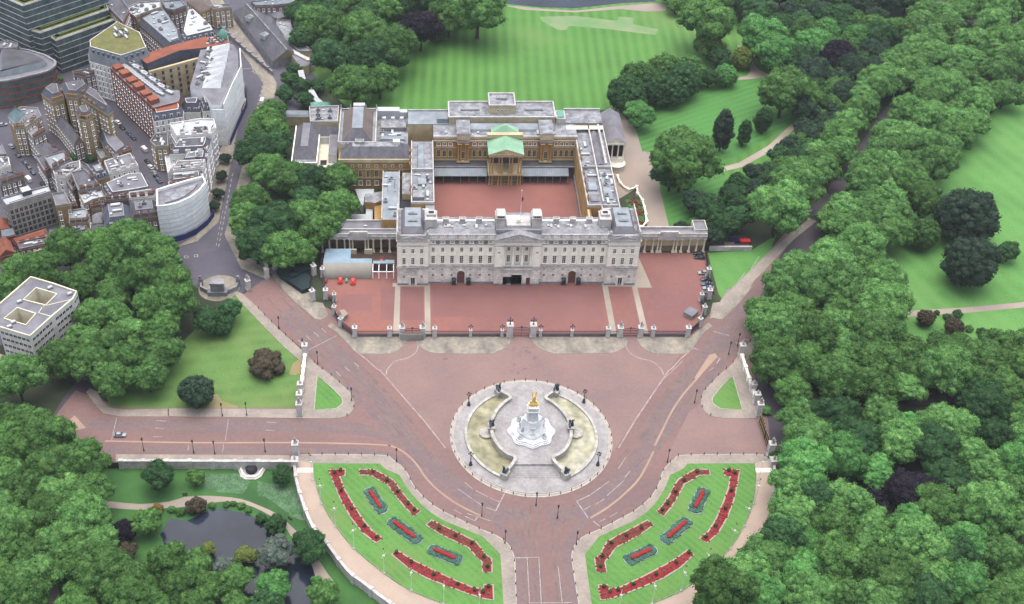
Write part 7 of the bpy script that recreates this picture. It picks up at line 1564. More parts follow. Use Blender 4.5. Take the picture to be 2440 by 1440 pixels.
# wrapped corner building
WRP = W('P8', [(1455, 1045), (1560, 1035), (1660, 1010), (1770, 960), (1860, 890), (1915, 820), (1890, 760), (1780, 785), (1560, 850), (1450, 885)], 19)
WRP = ccw(WRP); cx, cy = W1('P8', 1700, 950, 0)
th = thing('wrapped_building', 'corner building wholly wrapped in white scaffold sheeting above a blue hoarding', 'building', (cx, cy, 0), world=True)
b = MB(); b.prism(WRP, 0, 19, 0, 1); b.build('sheeting', ['sheet', 'roofgrey'], th)
b = MB(); b.strip(inset(WRP, .4), .8, 19, 20.6, 0, closed=True); b.build('parapet_sheeting', ['sheet'], th)
b = MB()
for k in range(7): b.strip(inset(WRP, -.06), .16, 2.6 + 2.5 * k, 2.75 + 2.5 * k, 0, closed=True)
b.build('sheet_seams', ['roofwhite'], th)
b = MB(); b.strip(inset(WRP, -1.6), .2, 0, 3.0, 0, closed=True); b.build('hoarding', ['hoarding'], th)
b = MB(); q = inset(WRP, 4); b.prism(q, 19, 19.7, 0, 1); 
b.build('inner_roof', ['stone_grey', 'lead'], th)
rr = random.Random(6)
for i in range(30):
    x, y = rr.uniform(cx - 16, cx + 16), rr.uniform(cy, cy + 34)
    if inside(x, y, inset(WRP, 5)): kid(th, PROTO[rr.choice(['plant', 'duct', 'skylight'])], (x, y, 19.7), rr.uniform(0, 3))
# block round a tan court, part sheeted in white
def slab(p, h, zb, mt, mtop): b = MB(); b.prism(ccw(p), zb, h, 0, 1); return b
bl = thing('city_block', 'large block round a tan court with orange roofs and white sheeted street side', 'office block', W1('P7', 900, 800, 24), world=True)
nr = W('P7', [(575, 600), (640, 560), (880, 480), (1235, 385), (1480, 372), (1500, 445), (1250, 495), (990, 525), (655, 660)], 25)
slab(nr, 25, 0, 0, 0).build('back_wing', ['mansard', 'tile_orange'], bl)
p0, p1 = W1('P7', 655, 662, 25), W1('P7', 1250, 500, 25)
def lerp(a, c, t): return (a[0] + (c[0] - a[0]) * t, a[1] + (c[1] - a[1]) * t)
d = Vector((p1[0] - p0[0], p1[1] - p0[1])).normalized(); nrm = Vector((d.y, -d.x))
b = MB(); b.add([(p0[0] + nrm.x * 1.4, p0[1] + nrm.y * 1.4, 0), (p1[0] + nrm.x * 1.4, p1[1] + nrm.y * 1.4, 0), (p1[0] + nrm.x * 1.4, p1[1] + nrm.y * 1.4, 20.5), (p0[0] + nrm.x * 1.4, p0[1] + nrm.y * 1.4, 20.5), (p0[0], p0[1], 20.6), (p1[0], p1[1], 20.6)], [(0, 1, 2, 3), (3, 2, 5, 4)]); b.build('court_wall', ['stucco_cream'], bl); bl.children[-1].data.materials[0] = M['bath_pale']
a0 = (p0[0] + nrm.x * 1.45, p0[1] + nrm.y * 1.45); a1 = (p1[0] + nrm.x * 1.45, p1[1] + nrm.y * 1.45)
windows_on(bl, a0, a1, 'w_dark', [2.5, 6.0, 9.5, 13.0], 4.6, 3); windows_on(bl, a0, a1, 'w_dark', [16.6], 4.6, 3)
lw = W('P7', [(270, 700), (400, 650), (560, 660), (850, 930), (990, 940), (1000, 1005), (985, 1055), (720, 1120)], 24)
slab(lw, 24, 0, 0, 0).build('street_wing', ['brick_red', 'roofgrey'], bl)
lw = ccw(lw)
for i in range(len(lw)):
    p, q = lw[i], lw[(i + 1) % len(lw)]
    if math.dist(p, q) > 30 and facing(p, q) > -.35 and p[0] < W1('P7', 720, 1120, 24)[0] + 3: windows_on(bl, p, q, 'w_town', [2, 5.5, 9, 12.5, 16, 19.5], 3.3)
for k in range(6):
    t0 = k / 6; a, c = W1('P7', 285, 705, 24), W1('P7', 720, 1115, 24); p = lerp(a, c, t0 + .02); q = lerp(a, c, t0 + .12); d2 = Vector((q[0] - p[0], q[1] - p[1])).normalized(); n2 = Vector((-d2.y, d2.x))
    b = MB(); b.prism([p, q, (q[0] + n2.x * 5, q[1] + n2.y * 5), (p[0] + n2.x * 5, p[1] + n2.y * 5)], 24, 26.0 + .6 * (k % 2), 0, 1); b.build('attic', ['brick_red', 'tile_orange'], bl)
for k in range(14):
    t = k / 13; p = lerp(W1('P7', 470, 690, 24), W1('P7', 850, 980, 24), t); kid(bl, PROTO['duct'], (p[0] - 3, p[1], 24.05), .9, None, (1.3, 1.3, 1.3)); kid(bl, PROTO['duct'] if k % 3 else PROTO['plant'], (p[0] + 1.5, p[1] + 1.5, 24.05), .9, None, (1.5, 1.3, 1.3))
sm = W('P7', [(705, 1120), (985, 1045), (1020, 1075), (1025, 1130), (725, 1205)], 20.5)
house([(690, 1105), (990, 1035), (1025, 1085), (1020, 1150), (715, 1200)], 23, 'white fronted block end with blue mansard roof and tall windows', 'stucco', 'tile_orange', 'mansard', 'w_big', 3.0, 3.8, 'office block', 'city_block', 'P7', clutter=0, rise=3.6)
house([(1000, 1010), (1225, 990), (1200, 1090), (1030, 1090)], 21, 'dark mansard roofed house with two rows of dormers by the sheeted block', 'stucco', 'mansard', 'mansard', 'w_town', 2.6, 3.2, 'office block', 'city_block', 'P7', clutter=0, rise=4.5)
house([(1190, 985), (1400, 960), (1415, 1070), (1230, 1090)], 22, 'orange topped dark mansard house joined to the white sheeting', 'stucco', 'tile_orange', 'mansard', 'w_town', 2.6, 3.2, 'office block', 'city_block', 'P7', clutter=1, rise=4)
ew = ccw(W('P7', [(1210, 520), (1260, 460), (1545, 460), (1592, 520), (1600, 700), (1500, 900), (1420, 1090), (1330, 1090), (1230, 960), (1100, 905)], 24))
slab(ew, 24, 0, 0, 0).build('sheeted_wing', ['sheet', 'roofgrey'], bl)
ss = [W1('P7', x, y, 22) for x, y in ((1596, 520), (1606, 720), (1500, 920), (1425, 1100))]
b = MB(); q = [(x + 1.6, y - .6) for x, y in W('P7', [(1592, 515), (1602, 700), (1502, 905), (1420, 1095)], 24)]; b.strip(q, .4, 0, 25.2); b.strip([q[-1], (W1('P7', 1330, 1100, 24)[0], q[-1][1] - .5)], .4, 0, 22); b.build('street_sheeting', ['sheet'], bl)
b = MB(); b.strip([(x + 1.4, y - .4) for x, y in q], .2, 0, 3.2); b.build('hoarding', ['hoarding'], bl)
for k in range(7):
    t = k / 6; p = lerp(W1('P7', 1420, 520, 24), W1('P7', 1330, 900, 24), t); b = MB(); x, y = p
    b.add([(x - 5, y - 1.8, 24.05), (x + 5, y - 1.8, 24.05), (x + 5, y + 2.4, 24.05), (x - 5, y + 2.4, 24.05), (x - 5, y + 2.2, 25.0), (x + 5, y + 2.2, 27.2)], [(0, 1, 5, 4), (1, 2, 5), (2, 3, 4, 5), (3, 0, 4)]); b.build('roof_tent', ['roofwhite'], bl)
for k in range(16):
    p = lerp(W1('P7', 1290, 520, 24), W1('P7', 1180, 880, 24), k / 15); kid(bl, PROTO['plant' if k % 2 else 'duct'], (p[0] + (k % 3) * 2, p[1], 24.05), .2 * k)
for k in range(10): p = lerp(W1('P7', 1290, 430, 25), W1('P7', 1440, 410, 25), k / 9); kid(bl, PROTO['plant' if k % 2 else 'skylight'], (p[0], p[1] + (k % 3) * 3 - 3, 25.02), .1 * k)
b = MB(); x, y = W1('P7', 1440, 345, 28); b.box(x - 2.5, y - 2.5, 0, x + 2.5, y + 2.5, 25); b.lathe([(2.6, 25), (2.6, 27), (2.2, 28.4), (1.2, 29.8), (.1, 30.8)], 12, x, y, 1); b.build('corner_dome', ['stucco', 'copper_deep'], bl)
# white corner block with planted roof
th, pts = house([(20, 420), (345, 200), (615, 330), (690, 500), (380, 600), (30, 500)], 30, 'white corner block with grey two storey mansard and moss green flat roof', 'stucco', 'sedum', 'mansard', 'w_big', 2.7, 3.4, 'office block', 'city_block', 'P7', clutter=0, rise=8, inset_d=2.2)
[q for q in th.children if q.name.startswith('roof') and len(q.data.materials) == 3][0].data.materials[1] = M['mansard_pale']
for i in range(len(pts)):
    if facing(pts[i], pts[(i + 1) % len(pts)]) > .1: windows_on(th, pts[i], pts[(i + 1) % len(pts)], 'dormer_dark', [26.8, 23.4], 3.4, 2.5, off=-1.2)
for k in range(9): p = W1('P7', 330 + (k % 3) * 55, 310 + (k // 3) * 32 + (k % 3) * 8, 30); kid(th, PROTO['plant' if k % 2 else 'duct'], (p[0], p[1], 30.02), .5)
house([(170, 640), (240, 610), (400, 660), (290, 700), (220, 720)], 20, 'narrow white link block below the white corner block', 'stucco', 'roofgrey', 'flat', 'w_big', 2.7, 3.4, 'office block', 'city_block', 'P7')
# stepped glass office with planted terraces
GLS = (([(-420, -220), (195, 50), (900, -180), (500, -520)], 42, 'A'), ([(225, 250), (345, 282), (930, 82), (870, -60), (205, 40)], 26, 'B'), ([(420, 305), (480, 348), (988, 168), (930, 60), (345, 270)], 21.5, 'C'))
th = thing('glass_office', 'stepped green glass office with white floor edges and planted terraces', 'office block', W1('P6', 300, 300, 0), world=True)
for p, h, _ in GLS:
    P = ccw(W('P6', p, h)); b = MB(); b.prism(P, 0, h, 0, 1); b.build('glazing', ['glass_green', 'gravel_pale'], th)
    b = MB()
    for k in range(int(h / 3.7) + 1): z = h - .1 - 3.7 * k; b.prism(inset(P, -.3), max(.1, z - .2), z + .1, 0, 0)
    b.strip(inset(P, .3), .7, h, h + .5, 0, closed=True); b.build('floor_edges', ['lead'], th) if False else b.build('floor_edges', ['stone'], th)
    b = MB()
    for i in range(len(P)):
        p_, q_ = P[i], P[(i + 1) % len(P)]
        if facing(p_, q_) > 0:
            L = math.dist(p_, q_)
            for k in range(int(L / 3.2) + 1): x, y = lerp(p_, q_, min(1, k * 3.2 / L)); b.box(x - .1, y - .22, .2, x + .1, y + .1, h - .1)
    b.build('mullions', ['lead_dark'], th)
    b = MB(); b.strip(inset(P, 1.5), 1.2, h, h + .5, 0, closed=True); b.strip(inset(P, 4.6), 1.0, h, h + .6, 0, closed=True); b.build('planting', ['leaf_yellow'], th)
# round fronted red framed office
RO = smooth(W('P6', [(-60, 700), (60, 690), (250, 650), (400, 610), (455, 575), (470, 540), (440, 515), (380, 480)], 17), 3) + W('P6', [(250, 440), (-60, 380)], 17)
RO = ccw(RO); th = thing('round_office', 'red framed glass office with rounded end and grey curved roof', 'office block', W1('P6', 200, 600, 0), world=True)
b = MB(); b.prism(RO, 0, 17, 0, 1); b.build('glazing', ['glass_green', 'roofgrey'], th)
b = MB()
for k in range(5): b.strip(inset(RO, -.1), .5, .2 + 3.9 * k, .9 + 3.9 * k, 0, closed=True)
b.strip(inset(RO, -.4), 1.2, 16.6, 17.6, 1, closed=True); b.build('floor_bands', ['tile_orange', 'stone_grey'], th)
b = MB()
for x, y, a in walk(RO + RO[:1], 3.6): b.obox(x, y, .2, .45, .5, 16.4, a)
b.build('columns', ['tile_orange'], th)
b = MB(); q = inset(RO, 4); b.loft(q, 17, inset(RO, 5.5), 20, 0, 1); b.build('roof_storey', ['mansard_pale', 'lead_dark'], th)
house([(-10, 370), (60, 345), (155, 375), (150, 410), (60, 420), (-10, 420)], 20, 'low building with grey roof and orange end behind the round office', 'tile_orange', 'roofgrey', 'flat', crop='P6', cat='building', name='city_block')
# far blocks
house([(190, -60), (380, -30), (470, 100), (410, 235), (240, 60)], 26, 'tall dark red brick block beside the stepped glass office', 'brick_red', 'slate', 'flat', 'w_town', 2.6, 3.4, 'mansion block', 'mansion_block', 'P7', minface=-.1)
house([(410, 100), (560, 30), (790, 15), (800, 80), (590, 150), (540, 185)], 19, 'flat pale grey roofed block with tan rear next to red brick block', 'brick_tan', 'roofwhite', 'flat', 'w_town', 3, 3.4, 'office block', 'city_block', 'P7', clutter=4)
house([(560, 190), (720, 110), (860, 90), (1000, 300), (1025, 420), (880, 470)], 19, 'blue grey roofed block with long ducts and barrel roof', 'brick_brown', 'lead_blue', 'mansard', 'w_town', 2.8, 3.4, 'office block', 'city_block', 'P7', clutter=5, dormers=False)
house([(1000, 330), (1040, 150), (1060, 90), (1155, 80), (1350, 265), (1385, 320), (1040, 400)], 19, 'white roofed block with dark mansard front at the street bend', 'stucco', 'roofwhite', 'mansard', 'w_town', 2.8, 3.4, 'office block', 'city_block', 'P7', clutter=2)
house([(810, 20), (1000, 0), (1060, 60), (930, 110), (850, 90)], 17, 'small blue grey roofed block behind the white roofed block', 'brick_brown', 'mansard_pale', 'flat', 'w_town', 3, 3.4, 'office block', 'city_block', 'P7', clutter=2)
house([(1310, 65), (1500, 40), (1535, 80), (1340, 100)], 13, 'tan stone house with dark glazed roof beside the long slate hall', 'brick_tan', 'slate', 'flat', 'w_big', 3.2, 3.6, 'house', 'town_house', 'P7')
house([(1060, -40), (1290, -60), (1320, 40), (1200, 80)], 15, 'brown stone house at the top of the street', 'brick_tan', 'slate_brown', 'hip', 'w_town', 3, 3.4, 'house', 'town_house', 'P7', rise=3)
house([(1730, 20), (2000, -10), (2240, -20), (2240, 30), (2000, 55), (1780, 60)], 12, 'long brown brick range with bluish roof behind the slate hall', 'brick_brown', 'mansard_pale', 'flat', 'w_town', 3.2, 3.4, 'house', 'town_house', 'P7')
house([(1880, 110), (2110, 75), (2150, 120), (2010, 160)], 8, 'low slate roofed outbuilding in the mews yard', 'brick_brown', 'roofgrey', 'hip', 'w_town', 3.2, 3.4, 'house', 'town_house', 'P7', rise=2.4)
house([(2160, 90), (2240, 80), (2250, 160), (2190, 180)], 9, 'small grey roofed building at the mews yard corner', 'brick_brown', 'roofgrey', 'hip', 'w_town', 3.2, 3.4, 'house', 'town_house', 'P7', rise=2.4)
# the long slate hall of the mews
th = thing('mews_hall', 'long slate roofed hall with roof lanterns and tan pedimented end by the street', 'hall', W1('P7', 1850, 380, 0), world=True)
A = W('P7', [(1550, 120), (1960, 640)], 4.5); B = W('P7', [(1900, 90), (2235, 560)], 4.5); Cc = W('P7', [(1690, 45), (2110, 520)], 11)
b = MB(); b.prism([A[0], A[1], B[1], B[0]], 0, 4.5, 0, top=False); b.add([(*A[1], 4.5), (*B[1], 4.5), (*Cc[1], 11)], [(0, 1, 2)], 1); b.build('wall', ['stone_grey', 'bath_pale'], th)
b = MB(); b.add([(*A[0], 4.5), (*A[1], 4.5), (*Cc[1], 11), (*Cc[0], 11), (*B[0], 4.5), (*B[1], 4.5)], [(0, 1, 2, 3), (2, 5, 4, 3)], 0); b.strip([Cc[0], Cc[1]], .6, 11, 11.3, 1)
for k in (.33, .66): b.strip([lerp(A[0], A[1], k), lerp(Cc[0], Cc[1], k)], .35, 9, 9.1, 1) if False else None
b.build('roof', ['slate', 'lead'], th)
for t in (.25, .62): 
    p = lerp(lerp(A[0], A[1], t), lerp(Cc[0], Cc[1], t), .55); b = MB(); b.obox(p[0], p[1], 7, 4.2, 4.2, 2.6, .8, 0); b.obox(p[0], p[1], 9.6, 4.8, 4.8, 1.2, .8, 1, .1); b.build('roof_lantern', ['roofwhite', 'lead'], th)
b = MB(); p = W('P7', [(2110, 510), (2235, 560), (2380, 610), (2330, 680), (2240, 690)], 6); b.prism(p, 0, 6, 0, 1); b.build('side_wing', ['bath_pale', 'roofgrey'], th)
b = MB(); b.strip(W('P7', [(2120, 490), (2330, 600), (2385, 600)], 8), 2.5, 0, 7); b.build('parapet', ['stone'], th)
house([(2000, 215), (2140, 210), (2160, 290), (2250, 420), (2370, 540), (2240, 540), (2100, 420), (2000, 300)], 6, 'curving low lead roofed range between slate hall and garden trees', 'bath_pale', 'lead', 'flat', 'w_town', 4, 3.4, 'house', 'town_house', 'P7', clutter=2)
for i in range(7):
    p = lerp(W1('P7', 1330, 210, 0), W1('P7', 1920, 690, 0), i / 6.0)
sw_ = thing('street_wall', 'long stone wall with railings between the bending street and the slate hall', 'wall', W1('P7', 1600, 450), world=True)
b = MB(); b.strip(W('P7', [(1320, 200), (1500, 380), (1700, 560), (1850, 690), (1960, 780)]), .8, 0, 2.6); b.build('wall', ['stone_grey'], sw_)
b = MB()
for x, y, a in walk(W('P7', [(1320, 200), (1500, 380), (1700, 560), (1850, 690), (1960, 780)]), 7): b.obox(x, y, 0, 1.3, 1.3, 3.4, a)
b.split('pier', ['stone_grey'], sw_)
# pale office with two light wells, among the trees
RF = W('Q1', [(350, 288), (600, 360), (885, 458), (840, 545), (600, 745), (345, 975), (-20, 865), (-20, 610), (200, 420)], 17); RF = ccw(RF)
th = thing('pale_office', 'cream white four storey office with grey roof and two light wells among trees', 'office block', W1('Q1', 350, 700, 0), world=True)
b = MB(); b.prism(RF, -.5, 17, 0, top=False); b.build('wall', ['stucco'], th)
h1 = ccw(W('Q1', [(415, 422), (640, 490), (520, 610), (280, 550)], 17)); h2 = ccw(W('Q1', [(200, 650), (400, 715), (295, 835), (60, 765)], 17))
from mathutils.geometry import tessellate_polygon
loops = [[Vector((x, y, 0)) for x, y in RF], [Vector((x, y, 0)) for x, y in h1[::-1]], [Vector((x, y, 0)) for x, y in h2[::-1]]]
allp = [(v.x, v.y, 16.8) for lp in loops for v in lp]; tri = tessellate_polygon(loops)
b = MB(); b.add(allp, [t if area([allp[i][:2] for i in t]) > 0 else t[::-1] for t in tri], 0); b.strip(inset(RF, .3), .6, 16.7, 17.5, 1, closed=True)
for hh in (h1, h2): b.strip(inset(hh, -.3), .5, 16.7, 17.4, 1, closed=True)
b.strip(W('Q1', [(490, 625), (840, 540)], 17), .3, 16.8, 17.1, 1); b.strip(W('Q1', [(480, 640), (440, 700), (600, 745)], 17), .3, 16.8, 17.1, 1); b.build('roof', ['roofgrey', 'stucco_cream'], th)
b = MB()
for hh in (h1, h2): b.add([(x, y, 2) for x, y in hh] + [(x, y, 16.8) for x, y in hh], [(i, i + 4, (i + 1) % 4 + 4, (i + 1) % 4) for i in range(4)], 0); b.flat(hh, 2.0, 1)
b.build('light_wells', ['stucco_cream', 'concrete'], th)
for i in range(len(RF)):
    p, q = RF[i], RF[(i + 1) % len(RF)]
    if facing(p, q) > .1: windows_on(th, p, q, 'w_band', [3.2, 6.7, 10.2, 13.7], 2.15, 1.5, 24)
for k, (x, y) in enumerate(((225, 580), (155, 815), (110, 865), (575, 420), (800, 490))): q = W1('Q1', x, y, 16.8); kid(th, PROTO['skylight'], (q[0], q[1], 16.8), .6, None, (1.3, 1.3, 2))
b = MB(); b.flat(W('Q1', [(-20, 1160), (330, 1280), (200, 1400), (-20, 1300)]), .0); b.build('forecourt_paving', ['gravel'], th)

# ================================================================== vehicles
def car_mesh():
    """saloon body shaped section by section, wheel arches, glasshouse, wheels, lamps; nose towards +x"""
    sec = [(-2.2, .5, .82, .74), (-2.1, .38, .95, .80), (-1.3, .34, 1.02, .86), (-.9, .33, 1.02, .88), (.7, .33, 1.0, .88), (1.5, .34, .9, .86), (2.05, .38, .78, .8), (2.25, .5, .68, .7)]
    b = MB(); n = 8
    for x, z0, z1, w_ in sec:
        for (yy, zz) in ((-w_, z0), (-w_ * 1.04, (z0 + z1) / 2), (-w_ * .94, z1 - .04), (-w_ * .7, z1), (w_ * .7, z1), (w_ * .94, z1 - .04), (w_ * 1.04, (z0 + z1) / 2), (w_, z0)): b.v.append((x, yy, zz))
    for i in range(len(sec) - 1):
        for k in range(n): b.f.append([i * n + k, i * n + (k + 1) % n, (i + 1) * n + (k + 1) % n, (i + 1) * n + k][::-1]); b.m.append(0); b.sm.append(True)
    for i in (0, len(sec) - 1): b.f.append([i * n + k for k in (range(n) if i == 0 else range(n - 1, -1, -1))]); b.m.append(0); b.sm.append(False)
    gl = MB(); gl.loft([(-1.75, -.78), (1.0, -.78), (1.0, .78), (-1.75, .78)], .98, [(-1.15, -.62), (.25, -.62), (.25, .62), (-1.15, .62)], 1.44, 0)
    rf = MB(); rf.loft([(-1.2, -.64), (.3, -.64), (.3, .64), (-1.2, .64)], 1.44, [(-1.0, -.55), (.1, -.55), (.1, .55), (-1.0, .55)], 1.5, 0)
    return b, gl, rf
_cars = {}
def car(x, y, rz, mt, label, s=1.0, group=None, name='parked_car'):
    if mt in _cars: o = dup(_cars[mt], (x, y, 0.0), rz, label, s); o['group'] = group or ''; return o
    th = thing(name, label, 'car', (x, y, 0), rz, group, s); b, gl, rf = car_mesh(); b.build('body', [mt], th); gl.build('windows', ['glass'], th); rf.build('roof', [mt], th)
    for cx, cy in ((-1.35, -.8), (-1.35, .8), (1.4, -.8), (1.4, .8)): q = MB(); q.tube((cx, cy - .11, .33), (cx, cy + .11, .33), .33, .33, 12); q.tube((cx, cy - .12, .33), (cx, cy + .12, .33), .18, .18, 8, 1); q.build('wheel', ['tyre', 'lead'], th)
    for cy in (-.58, .58): q = MB(); q.obox(2.2, cy, .58, .14, .3, .14, 0, 0, 1, True); q.build('headlight', ['roofwhite'], th); q = MB(); q.obox(-2.17, cy, .66, .12, .3, .14, 0, 0, 1, True); q.build('tail_light', ['red_paint'], th)
    _cars[mt] = th; return th
for x, y, mt, lab in ((2130, 595, 'car_black', 'black car parked by the colonnade end, farther back of two'), (2145, 640, 'car_black', 'black car parked by the colonnade end, nearer the forecourt'), (2190, 815, 'car_grey', 'silver grey car parked alone beside the forecourt side fence'), (2220, 890, 'car_black', 'black car next to the silver one in the row by the side fence'), (2228, 945, 'car_blue', 'dark blue car in the middle of the row by the side fence'), (2245, 990, 'car_grey', 'grey car squeezed in the row near the corner gate'), (2250, 1035, 'car_black', 'black car nearest the corner gate of the forecourt')):
    q = W1('P4', x, y, .7); car(q[0], q[1], 3.1 + (.05 if y > 800 else -.1), mt, lab, 1.15, 'cars parked in the forecourt')
STREETCARS = [('P8', 105, 460, 2.2, 'car_grey', 'silver car parked near the turreted corner house'), ('P8', 165, 540, 2.2, 'car_black', 'dark car, second down the side street from the turret'), ('P8', 225, 605, 2.2, 'car_blue', 'dark blue car midway down the side street'), ('P8', 262, 650, 2.2, 'car_black', 'black car just above the white van in the side street'), ('P8', 303, 700, 2.2, 'car_blue', 'blue car parked opposite the white van'), ('P8', 395, 812, 2.2, 'car_black', 'dark car at the lower end of the side street beside the slab block'),
    ('P8', 1093, 238, 2.25, 'car_white', 'white car at the top of the parked row below the red brick wing'), ('P8', 1130, 285, 2.25, 'car_black', 'black car second in the parked row below the red brick wing'), ('P8', 1192, 338, 2.25, 'car_blue', 'dark blue car third in the parked row below the red brick wing'), ('P8', 1232, 380, 2.25, 'car_blue', 'blue car at the lower end of the parked row by the brick wing'), ('P8', 1365, 600, 2.2, 'car_black', 'black car below the white van in the street of the white terrace'), ('P8', 1398, 652, 2.2, 'car_white', 'white car in the street behind the white terrace'), ('P8', 1427, 705, 2.2, 'car_grey', 'grey car behind the white terrace, above two dark cars'), ('P8', 1448, 742, 2.2, 'car_black', 'dark car behind the white terrace, second from the end'), ('P8', 1472, 778, 2.2, 'car_blue', 'dark car at the lower end of the street behind the terrace'), ('P8', 25, 260, .3, 'car_grey', 'grey car on the crossing street by the turreted house'),
    ('R4', 1795, 660, 1.1, 'car_grey', 'grey car on the dark carriage road under the avenue trees'), ('Q3', 935, 118, 0.0, 'car_grey', 'pale grey car driving on the red road under tree shade')]
for k, x, y, rz, mt, lab in STREETCARS: q = W1(k, x, y, .7); car(q[0], q[1], rz, mt, lab, 1.1, 'cars in the streets')
def van(x, y, rz, label):
    th = thing('van', label, 'van', (x, y, 0), rz); b = MB(); b.loft([(-2.8, -1.0), (1.6, -1.0), (1.6, 1.0), (-2.8, 1.0)], .45, [(-2.75, -.92), (1.3, -.92), (1.3, .92), (-2.75, .92)], 2.4); b.loft([(1.6, -1), (2.8, -.95), (2.8, .95), (1.6, 1)], .45, [(1.3, -.92), (2.6, -.9), (2.6, .9), (1.3, .92)], 1.3); b.build('body', ['car_white'], th)
    b = MB(); b.add([(1.33, -.85, 2.25), (2.0, -.85, 1.32), (2.0, .85, 1.32), (1.33, .85, 2.25)], [(0, 1, 2, 3)]); b.build('windscreen', ['glass'], th)
    for cx, cy in ((-1.8, -.95), (-1.8, .95), (1.8, -.95), (1.8, .95)): q = MB(); q.tube((cx, cy - .1, .38), (cx, cy + .1, .38), .38, .38, 10); q.build('wheel', ['tyre'], th)
for k, x, y, rz, lab in (('P8', 262, 765, 2.2, 'white van parked in the side street above the slab block'), ('P8', 1336, 487, 2.2, 'white van in the street between tan houses and terrace'), ('P7', 1852, 1045, 1.5, 'white van on the main street beside the garden yard')): q = W1(k, x, y, 1); van(q[0], q[1], rz, lab)
q = W1('P7', 1650, 1110, 1.5); th = thing('open_bus', 'cream open topped double deck bus on the main street by the blue hoarding', 'bus', (q[0], q[1], 0), 1.53)
b = MB(); b.box(-5.2, -1.25, .4, 5.2, 1.25, 2.6); b.build('lower_deck', ['brick_tan'], th); b = MB(); b.box(-5.2, -1.25, 2.6, 5.2, 1.25, 2.7); b.strip([(-5.1, -1.15), (5.1, -1.15), (5.1, 1.15), (-5.1, 1.15)], .12, 2.7, 3.7, 0, True); b.box(2.6, -1.2, 3.7, 5.2, 1.2, 3.85); b.build('upper_deck', ['cream_paint'], th)
b = MB()
for i in range(8): b.box(-4.6 + i * .95, -1.0, 2.7, -4.3 + i * .95, -.25, 3.4); b.box(-4.6 + i * .95, .25, 2.7, -4.3 + i * .95, 1.0, 3.4)
b.build('seats', ['tile_orange'], th); b = MB(); b.box(-4.8, -1.28, 1.3, 4.8, 1.28, 2.2); b.build('windows', ['glass'], th)
for cx, cy in ((-3.3, -1.2), (-3.3, 1.2), (3.3, -1.2), (3.3, 1.2)): b = MB(); b.tube((cx, cy - .15, .5), (cx, cy + .15, .5), .5, .5, 10); b.build('wheel', ['tyre'], th)

# ================================================================== marquee, building site, carts, small things
mq = thing('marquee', 'beige tunnel marquee with blue roof sheets at the forecourt edge', 'marquee', (-78, 8, 0), world=True)
b = MB(); n = 8
for i in range(n):
    a0, a1 = math.pi / 2 * i / n, math.pi / 2 * (i + 1) / n
    pr = lambda a: (7.0 - 6.2 * math.sin(math.pi / 2 - a) ** 1.0 * 1.0, 0)
    y0, z0 = 8.0 - 5.2 * math.cos(a0), 5.6 * math.sin(a0); y1, z1 = 8.0 - 5.2 * math.cos(a1), 5.6 * math.sin(a1)
    b.add([(-89.0, y0, z0), (-66.5, y0, z0), (-66.5, y1, z1), (-89.0, y1, z1)], [(0, 1, 2, 3)], 0, True)
b.add([(-89.0, 2.8, 0), (-89.0, 8, 5.6), (-89, 8, 0)], [(0, 2, 1)]); b.add([(-66.5, 2.8, 0), (-66.5, 8, 5.6), (-66.5, 8, 0)], [(0, 1, 2)]); b.build('tunnel', ['tent'], mq)
b = MB()
for k, (x0, x1, y0, y1) in enumerate(((-89, -66.5, 8.02, 10.9), (-88.8, -76.5, 11, 13.4), (-88.6, -76.5, 13.5, 15.9), (-88.4, -76.5, 16, 18.4))): b.add([(x0, y0, 5.55), (x1, y0, 5.55), (x1, y1, 5.9), (x0, y1, 5.9)], [(0, 1, 2, 3)]); b.add([(x0, y1, 5.9), (x1, y1, 5.9), (x1, y1 + .1, 5.3), (x0, y1 + .1, 5.3)], [(0, 1, 2, 3)])
b.build('roof_sheets', ['tent_blue'], mq)
b = MB(); b.box(-89, 8, 0, -66.6, 10.9, 5.2); b.box(-88.8, 11, 0, -76.6, 18.4, 5.2); b.build('side_walls', ['tent'], mq)
cn = thing('site_canopy', 'white posted canopy frame beside the marquee against the palace wall', 'canopy', (-60.5, 6, 0), world=True)
b = MB(); b.box(-66, 8.5, 4.6, -56, 10.5, 4.9, 0, True); b.box(-66.2, 3.2, 3.9, -56, 3.5, 4.2, 1, True)
for x in (-66, -63.2, -59.6, -56.4): b.box(x - .22, 3.2, 0, x + .22, 3.6, 3.9, 1); b.box(x - .15, 3.5, 4.0, x + .15, 9, 4.5, 1)
b.build('frame', ['tent_blue', 'white_paint'], cn); b = MB(); b.box(-65.8, 8.6, 0, -56.2, 8.8, 4.6); b.build('back', ['site'], cn)
o = MB(); o.flat([(-76, 10.6), (-55, 10.6), (-55, 23), (-91, 23), (-91, 19), (-76, 19)], .06); struct('site_yard', o, 'site')
rr = random.Random(12)
for i, (x, y, lx, ly, lz, mt, lab) in enumerate(((-70, 13.5, 5, 1.2, .8, 'bath_pale', 'stack of pale timber in the building site yard'), (-66, 12.5, 4, 2, 1.0, 'tile_orange', 'heap of orange bricks in the building site yard'), (-62.0, 14.5, 1.2, 1.6, 2.2, 'red_paint', 'red site container standing in the yard'), (-58.5, 14.5, 5, 4, 1.2, 'concrete', 'pile of grey slabs beside the palace wall'), (-58.5, 11.4, 4.5, .7, .7, 'hoarding', 'row of blue drums at the slab pile'))):
    b = MB()
    for k in range(4): b.obox(x + rr.uniform(-.3, .3), y + rr.uniform(-.2, .2), .06 + lz * k / 4, lx * rr.uniform(.7, 1), ly * rr.uniform(.7, 1), lz / 4, rr.uniform(-.1, .1))
    tag(b.build('material_stack', [mt], None, (x, y, .06)), lab, 'building materials')
